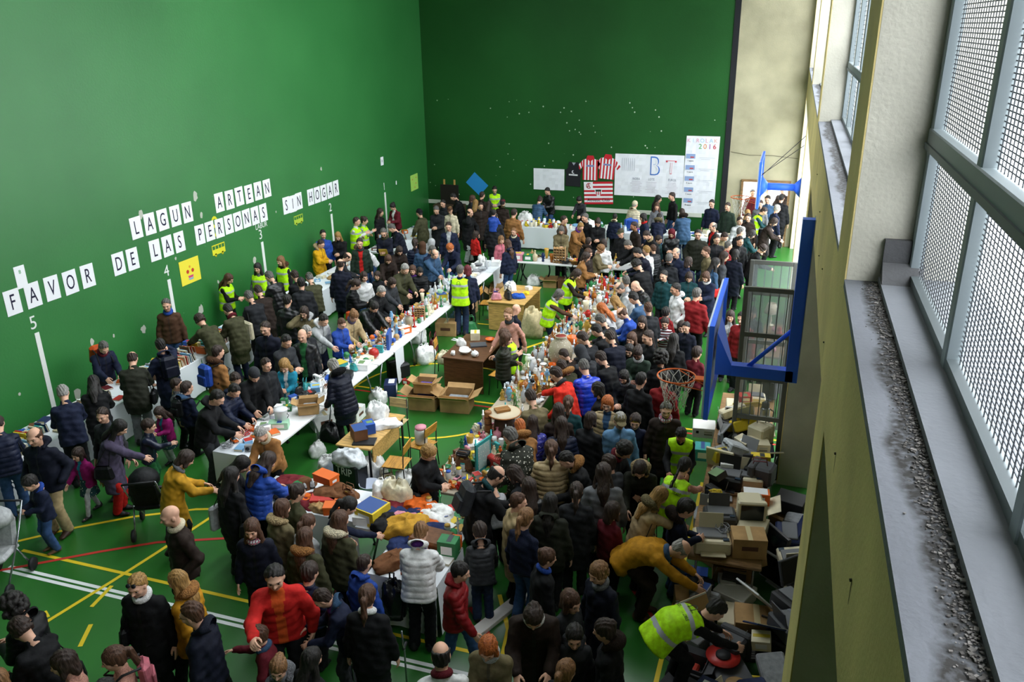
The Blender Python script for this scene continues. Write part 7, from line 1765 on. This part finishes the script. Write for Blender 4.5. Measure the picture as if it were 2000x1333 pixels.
# inside the ring
D1=.752
for k,x,y,c,s,lb in (('bowl',-5.85,14.45,'white',1.4,'white bowl with blue rim on the dark desk'),('teapot',-5.6,14.35,'white',1,'white and blue teapot on the dark desk'),('mug',-6.05,14.3,'white',1,'white mug on the dark desk corner'),('box',-5.95,15.3,'cream',1,'cream box at the far end of the dark desk'),('bowl',-5.6,15.25,'orange',1,'orange glazed bowl on the dark desk'),('book',-5.75,14.95,'dark grey',1.5,'dark flat case on the dark desk'),('plastic_bag',-6.1,14.85,'white',.6,'white crumpled paper on the dark desk'),('plate_stack',-5.95,14.65,'white',.8,'small stack of white plates on the dark desk')): good(k,x,y,D1,c,'',s=s,label=lb)
for k,x,y,z,c,s,lb in (('open_carton',-6.30,13.35,.002,'tan',1.25,'open brown carton under another one before the dark desk'),('open_carton',-6.28,13.38,.33,'tan',.9,'smaller printed carton stacked on the open carton'),('open_carton',-5.65,13.45,.002,'tan',1.35,'wide open carton with purple paper before the dark desk'),
  ('plastic_bag',-6.35,14.55,.455,'cream',.9,'cream carrier bag on the chair behind the dark desk'),('plastic_bag',-5.1,15.1,.002,'tan',1.1,'brown paper bag beside the dark desk')): good(k,x,y,z,c,'',s=s,label=lb,rz=.12)
for k,x,y,z,c,s,lb in (('box',-6.1,10.75,D1,'blue',1.2,'blue cash box on the light desk'),('box',-6.15,10.5,D1,'brown',1.3,'brown wooden box with tape on the light desk'),('folded_clothing',-5.95,11.0,D1,'white',1,'white cloth on the light desk'),('plastic_bag',-6.2,11.25,D1,'white',.9,'white and orange carrier bag standing on the light desk'),('book',-6.0,10.4,D1,'black',1.6,'black tray of jewellery on the light desk'),
  ('jar',-5.36,11.15,.452,'pink',2.4,'striped metal bucket on the honey chair'),
  ('plastic_bag',-6.75,11.9,.002,'white',1,'white plastic bag under the edge of the long table')): good(k,x,y,z,c,'',s=s,label=lb)
TB=(at(693,915,.42).x,9.98); r=empty('shopping_bag',(TB[0],TB[1],0),R(-14))
for px,py,c,s_,lb in ((640,890,'white',1.1,'grey-white stuffed sack beside the TRIP bag'),(728,905,'white',1.3,'large white plastic sack on the chair side of the TRIP bag'),(795,925,'white',1.3,'white lettered plastic sack under the honey chair')): p_=at(px,py,.3); good('plastic_bag',p_.x,max(9.95,p_.y),.002,c,'',s=s_,label=lb)
p_=at(755,935,.15); good('handbag',p_.x,max(9.7,p_.y),.002,'beige','',s=1.1,label='beige shopping bag of papers standing on the floor beside the chair legs')
tag(r,'black shopping bag lettered TRIP filled with clear plastic','bag')
b=MB(); b.box((0,0,.32),(.52,.28,.64),mat('17181c',.4),bev=.03); b.obj('bag_body',r); v,f=crumple(.56,.34,.20,5); b=MB(); b.add([(p[0],p[1],p[2]+.60) for p in v],f,mat('c4c8cc',.25,0,'cloth'),True); b.obj('plastic_filling',r)
t=link('lettering',text_mesh('TRIP',.19,mat('e8e8e8'),.9),r); t.location=(0,-.144,.50); t.rotation_euler=(R(90),0,0)
b=MB(); b.lathe([(.13,0),(.14,.01),(.165,.34),(.17,.35),(.16,.35),(.13,.02),(0,.02)],mat('c8d0e0',.4),22); p_=at(722,950,.3); tag(b.obj('plastic_bucket',None,(p_.x,max(9.5,p_.y),0)),'pale plastic bucket in front of the seated seller','bucket')
v,f=crumple(1.3,.6,.10,9); b=MB(); b.add(v,f,mat('1c5ab0',.4,0,'cloth'),True); p_=at(700,945,.05); tag(b.obj('tarpaulin',None,(p_.x,max(9.55,p_.y),.0)),'bright blue plastic sheet on the floor below the TRIP bag','sheet')
for k,x,y,z,c,s,lb in (('handbag',-6.4,17.95,D1,'pink',.9,'pink handbag on the farther light desk'),('handbag',-6.15,18.1,D1,'black',1.1,'black handbag on the farther light desk'),('folded_clothing',-5.95,18.3,D1,'blue',.8,'blue bag of sweets on the farther light desk'),('plastic_bag',-6.3,18.75,D1,'white',.9,'clear crinkled wrap on the farther light desk'),('box',-5.9,19.0,D1,'white',.8,'small white packet on the farther light desk'),('folded_clothing',-5.85,18.6,D1,'yellow',.5,'small yellow bag on the farther light desk'),
  ('plastic_bag',-5.4,18.2,.002,'tan',1.2,'brown paper bag beside the farther light desk'),('handbag',-6.95,17.5,.002,'green',1.4,'teal shopping bag on the floor by the farther desk')): good(k,x,y,z,c,'',s=s,label=lb)
v,f=crumple(.5,.5,.65,3); b=MB(); b.add(v,f,mat('c4b48c',.85,0,'cloth'),True); tag(b.obj('coat_over_chair',None,(-5.42,17.75,.0)),'cream coat hanging down beside the farther light desk','coat')
# front wall stalls
F1='on the toy stall before the front wall'
scatter(F1,-8.5,-6.8,25.65,26.35,TZ,.17,['plastic_tub','ball','plush_toy','toy_car','plastic_tub','box'],['red','green','yellow','blue','white','orange'],.97,30)
scatter('on the middle stall before the front wall',-6.6,-4.6,25.65,26.35,TZ,.22,['plastic_tub','box','jar','bottle','plush_toy','folded_clothing'],['white','pale blue','yellow','red','green','pale green'],.92,31)
scatter('on the stall below the wide paper banner',-4.5,-1.3,25.65,26.35,TZ,.34,['book','box','book','jar'],['white','blue','white','cream','green'],.8,32)
good('plastic_bag',-8.2,26.1,TZ,'white','',s=1.2,label='white carrier bag standing at the end of the toy stall'); good('plastic_bag',-5.9,25.75,TZ,'white','',s=1.2,label='white plastic bag at the edge of the middle front stall'); good('tube_television',-4.7,26.1,TZ,'blue','',label='bright blue crate on the front stall beside the white knitted hat')
b=MB(); b.box((0,0,.35),(.7,.05,.7),mat('1c1612',.6)); 
for x in(-.2,.2): b.box((x,.02,.78),(.06,.03,.2),mat('c89a54',.5,0,'wood'))
tag(b.obj('blackboard',None,(-11.6,27.7,.95)),'dark board with two wooden ends in the far corner','board'); b=MB(); b.box((0,0,.47),(1.1,.5,.94),mat('4a3a2a',.6,0,'wood'),bev=.01); tag(b.obj('wooden_chest',None,(-11.6,27.65,0)),'dark wooden chest under the board in the far corner','chest')
# electronics side
EL='on the electronics tables'
for k,px,py,z,c,s,lb,rz in (('computer_case',1445,800,.63,'cream',1.1,'cream office machine stacked under the red holder',.1),('printer',1475,775,.845,'cream',.8,'cream printer at the top of the electronics stack',.1),('box',1455,770,1.0,'red',1.1,'red magazine holder on the cream machine',.3),('flat_monitor',1440,825,.63,'silver',1.0,'flat screen with white frame lying in the electronics heap',.1),
 ('tube_television',1530,770,.63,'dark grey',1.1,'dark grey tube monitor by the window wall',-.5),('thermos',1525,830,.63,'silver',1.4,'tall steel coffee jug in the electronics heap',0),('computer_case',1375,835,.4,'white',.9,'white scanner with a webcam beside the tool box',.1),('box',1372,880,.63,'turquoise',1.2,'turquoise and yellow tool box on the electronics table',.1),
 ('box',1412,885,.75,'yellow',1.2,'yellow camera box on the electronics table',.6),('printer',1452,890,.63,'grey',1,'grey printer lid tilted in the electronics heap',-.5),('computer_case',1480,865,.70,'cream',.8,'cream desktop unit under the iron',.2),('tube_television',1500,850,.70,'cream',.9,'cream tube monitor turned backwards',2.6),
 ('box',1498,895,.80,'yellow',1.1,'yellow box of coloured cables',.1),('hard_case',1532,880,.63,'dark blue',.9,'dark blue flat case near the window wall',.1),('box',1420,900,.80,'white',1.1,'white and red leaflet box on the black printer',.1),('printer',1420,935,.63,'black',1.1,'black printer in the electronics heap',-.1),('printer',1460,935,.63,'cream',1,'cream printer beside the black one',.1),
 ('radio',1495,930,.66,'black',1.4,'black car stereo unit in the electronics heap',-.2),('handbag',1535,940,.63,'maroon',1.3,'dark red leather bag beside the stereo',.1),('box',1530,975,.63,'orange',1.4,'orange carton with a yellow label',.1),('open_carton',1450,1010,.30,'cream',1.4,'deep cream carton full of computer parts',.05),('computer_case',1470,1030,.55,'cream',.9,'cream computer case standing in the parts carton',1.4),
 ('flat_monitor',1500,1080,.2,'black',1.3,'black flat television leaning in the parts heap',-.9),('flat_monitor',1510,1130,.0,'silver',1.1,'silver framed monitor leaning on its corner',-.7),('printer',1385,1010,.4,'grey',1,'grey open lid case on a metal trolley',.1),('keyboard',1400,960,.63,'grey',1,'grey laptop shell on the electronics table',.1),
 ('shoe_box',1357,1115,.0,'blue',1.0,'blue shoe box with three white stripes on the floor',.05),('radio',1365,1145,.0,'black',1.3,'black projector on the floor by the shoe box',.1),('open_carton',1430,1110,.0,'tan',1.2,'torn brown carton by the parts heap',.1),('box',1420,1130,.1,'white',1.2,'white printed carton by the torn one',.2),
 ('computer_case',1435,1160,.0,'white',1,'white drive unit in a shallow box',-.4),('carton',1350,1180,.0,'tan',1,'flattened brown carton beside the bent vest',.2),('carton',1475,1230,.0,'tan',1.2,'yellowish carton with dark lettering near the window wall',.1),('cable_coil',1450,1205,.1,'grey',1.2,'coil of grey cable on the shallow box',0),('keyboard',1490,1270,.0,'black',1.2,'black equipment rack on the floor',.2),
 ('cable_reel',1412,1285,.12,'red',1.2,'red cable reel on the floor near the bent vest',.1),('racket',1450,1310,.1,'yellow',1.6,'yellow sports racket on the floor',.2),('guitar',1440,1325,.25,'tan',.8,'small pale guitar lying across the rackets',.1),('radio',1420,1275,.0,'dark grey',1.3,'dark grey heater behind the cable reel',.2)):
    p=at(px,py,z+.12); x=min(.70,max(-1.0,p.x)); x=x if p.y>5.3 else min(x,.2)
    if z>=.6: x=min(.05,x)
    good(k,x,p.y,z+.002,c,EL,rz=rz,s=s,label=lb,var=0)
scatter('heaped along the window side',.30,.85,7.6,11.2,.002,.45,['computer_case','carton','tube_television','printer','open_carton','tube_television'],['grey','cream','dark grey','tan','black'],1,41)
scatter('on the second layer by the window side',.30,.85,8.0,11.2,.36,.45,['printer','flat_monitor','computer_case','casing_sheet','hard_case','tube_television'],['grey','cream','black','dark blue','black','dark grey'],.95,42,tilt=10)
scatter('on the electronics tables',-.70,.20,10.3,12.9,.622,.31,['keyboard','printer','radio','printer','computer_case','box','flat_monitor','casing_sheet','tube_television','cable_coil'],['grey','cream','black','black','grey','dark grey','cream'],.97,43,big=1.25)
scatter('lying over the electronics heap',-.62,.20,9.2,14.0,.80,.42,['casing_sheet','keyboard','box','cable_coil','hard_case','printer','casing_sheet'],['grey','cream','black','dark grey','silver','yellow','dark blue'],.7,49,tilt=24)
scatter('on the floor heap of electronics',-.70,.60,6.9,8.9,.002,.43,['computer_case','printer','carton','open_carton','tube_television','keyboard','flat_monitor'],['grey','cream','black','tan','dark grey'],.97,47)
scatter('on top of the floor heap',-.60,.60,6.9,8.9,.33,.40,['keyboard','box','casing_sheet','cable_coil','flat_monitor','hard_case','casing_sheet'],['grey','cream','black','white','dark blue','tan'],.75,48,tilt=18)
scatter('under the electronics tables',-.62,.1,9.2,12.8,.002,.5,['carton','computer_case','carton'],['tan','grey','dark grey'],.6,44)
scatter('on the floor near the window wall corner',-.3,.62,5.6,6.9,.002,.42,['computer_case','carton','keyboard','printer','radio'],['dark grey','black','grey','tan'],.8,45)
scatter('beyond the steel gates',-.12,.28,16.1,17.6,TZ,.22,['plush_toy','handbag','box','ball'],['pink','violet' if False else 'purple','white','red','tan'],.9,46)
good('table_lamp',-.02,17.9,TZ,'cream','',s=1.2,label='lamp with a plain cream shade beyond the steel gates',var=0)
for k,x,y,c,s_,lb in (('printer',-.45,9.3,'cream',1.1,'big cream printer at the near end of the electronics table'),('carton',.0,9.35,'tan',1.0,'closed brown carton at the near end of the electronics table'),('printer',-.4,9.9,'dark grey',1.0,'dark grey printer behind the big cream one'),('tube_television',.0,10.0,'cream',1.0,'cream tube monitor behind the closed brown carton')): good(k,x,y,.622,c,'',s=s_,label=lb,rz=.2,var=0)
# adidas-like stripes and trefoil on the blue shoe box
bx=[o for o in bpy.data.objects if o.get('label','').startswith('blue shoe box with three')][0]
for i in range(3):
    b=MB(); b.box((.07+.03*i,-.103,.055),(.012,.002,.12),mat('eef0f4'),ry=R(-22)); q=b.obj('white_stripe',bx)
b=MB()
for a in(-38,0,38): b.lathe([(0,0),(.018,.001),(.018,.002),(0,.003)],mat('eef0f4'),14,T=Matrix.Translation((-.10+.018*math.sin(R(a)),-.102,.062+.012*math.cos(R(a))))@Matrix.Rotation(R(90),4,'X')@Matrix.Rotation(R(a),4,'Z')@Matrix.Scale(.6,4,(1,0,0)))
b.box((-.10,-.1035,.045),(.05,.002,.004),mat('eef0f4')); b.obj('trefoil_mark',bx)
# pushchairs
def pram(x,y,rz,label,c):
    r=empty('pushchair',(x,y,0),rz); tag(r,label,'pushchair'); m=mat(C[c],.6,0,'cloth')
    b=MB(); b.box((0,.02,.48),(.40,.44,.10),m,bev=.04); b.box((0,-.18,.70),(.40,.09,.44),m,bev=.04,rx=R(14)); b.obj('seat',r)
    b=MB(); b.lathe([(.22,0),(.20,.10),(.12,.18),(0,.20)],m,16,(0,-.12,.88),sy=1); b.obj('hood',r)
    for sx in(1,-1):
        b=MB(); b.tube([(sx*.22,-.42,1.02),(sx*.22,-.15,.62),(sx*.22,.32,.10)],.013,CHR,7); b.tube([(sx*.22,-.05,.50),(sx*.22,-.28,.10)],.013,CHR,7); b.obj('frame_side',r)
        for yy in(.32,-.28): b=MB(); b.lathe([(.03,-.02),(.09,-.02),(.095,0),(.09,.02),(.03,.02)],BLK,18,T=Matrix.Translation((sx*.24,yy,.095))@Matrix.Rotation(R(90),4,'Y')); b.obj('wheel',r)
    b=MB(); b.tube([(-.22,-.42,1.02),(.22,-.42,1.02)],.016,BLK,8); b.obj('handle',r)
p=at(298,1000,.3); pram(p.x,p.y,R(30),'black sequinned pushchair beside the mustard coat','black'); p=at(-2,1090,.4); pram(p.x,p.y,R(200),'pushchair with pale grey seat at the picture edge','lgrey'); p=at(1300,520,.4); pram(p.x,p.y,R(170),'black pushchair held by the person in the maroon headscarf','black')
# hand-held things
def held(me,who,dx,dy,dz,nm,label,cat,rz=0,rx=0):
    p=[q for q in PEOPLE if q['label'] and who in q['label']][0]; o=p['o']; a=o.rotation_euler.z; v=Matrix.Rotation(a,3,'Z')@Vector((dx,dy,0)); h=link(nm,me,None,(p['x']+v.x,p['y']+v.y,dz)); h.rotation_euler=(rx,0,a+rz); tag(h,label,cat); return h
b=MB(); b.box((0,0,0),(.24,.006,.32),mat('d8b040',.7)); held(b.mesh('folder'),'yellow folder',-.02,.40,1.08,'folder','yellow folder held by the person in dark navy coat','folder',rx=R(-40))
b=MB(); b.box((0,0,0),(.09,.03,.06),mat('b8bcc0',.3,.5),bev=.008); b.lathe([(.018,0),(.018,.02),(0,.02)],BLK,12,T=Matrix.Translation((0,.015,0))@Matrix.Rotation(R(-90),4,'X')); held(b.mesh('camera'),'holding a small camera',0,.30,.80,'camera','small silver camera in the hands of the child in navy','camera')
b=MB(); b.box((0,0,0),(.20,.03,.27),mat('24408a',.6)); held(b.mesh('book'),'holding a blue book',.02,.36,1.02,'book','blue book held by the person with auburn bob','book',rx=R(-45))
for g in(-1,1):
    b=MB(); b.tube([(0,0,.005),(0,0,.72),(.0,-.03,.80),(0,-.05,1.0)],.011,CHR,8); b.box((0,.03,.74),(.03,.12,.03),BLK,bev=.01); held(b.mesh('crutch'),'walking on crutches',g*.30,.22,0,'crutch','grey metal crutch of the person in long black coat, %s'%('outer one' if g>0 else 'inner one'),'crutch')
b=MB(); b.box((0,0,.19),(.30,.10,.38),mat('dcdce4',.4,0,'print'),bev=.02); held(b.mesh('bag'),'child wearing a gold',.0,.0,.0,'bag','x','bag') if False else None
b=MB(); v,f=crumple(.30,.22,.46,6); b.add(v,f,mat('15161a',.25,0,'cloth'),True); b.tube([(-.03,0,.42),(-.02,0,.60),(.03,0,.60),(.02,0,.42)],.012,mat('15161a',.25),6); held(b.mesh('plastic_bag'),'white quilted jacket and violet',-.36,.12,.36,'plastic_bag','shiny black plastic bag held by the person in white quilted jacket','bag')
# beam lying near the toy stall: white painted board on the floor
b=MB(); b.box((0,0,.03),(.16,1.0,.06),mat('d8d4d0',.6,0,'plaster'),bev=.004); p=at(980,1195,.05); tag(b.obj('painted_board',None,(p.x,p.y,.001),R(-22)),'white painted board lying on the court floor near the toy stall','board')
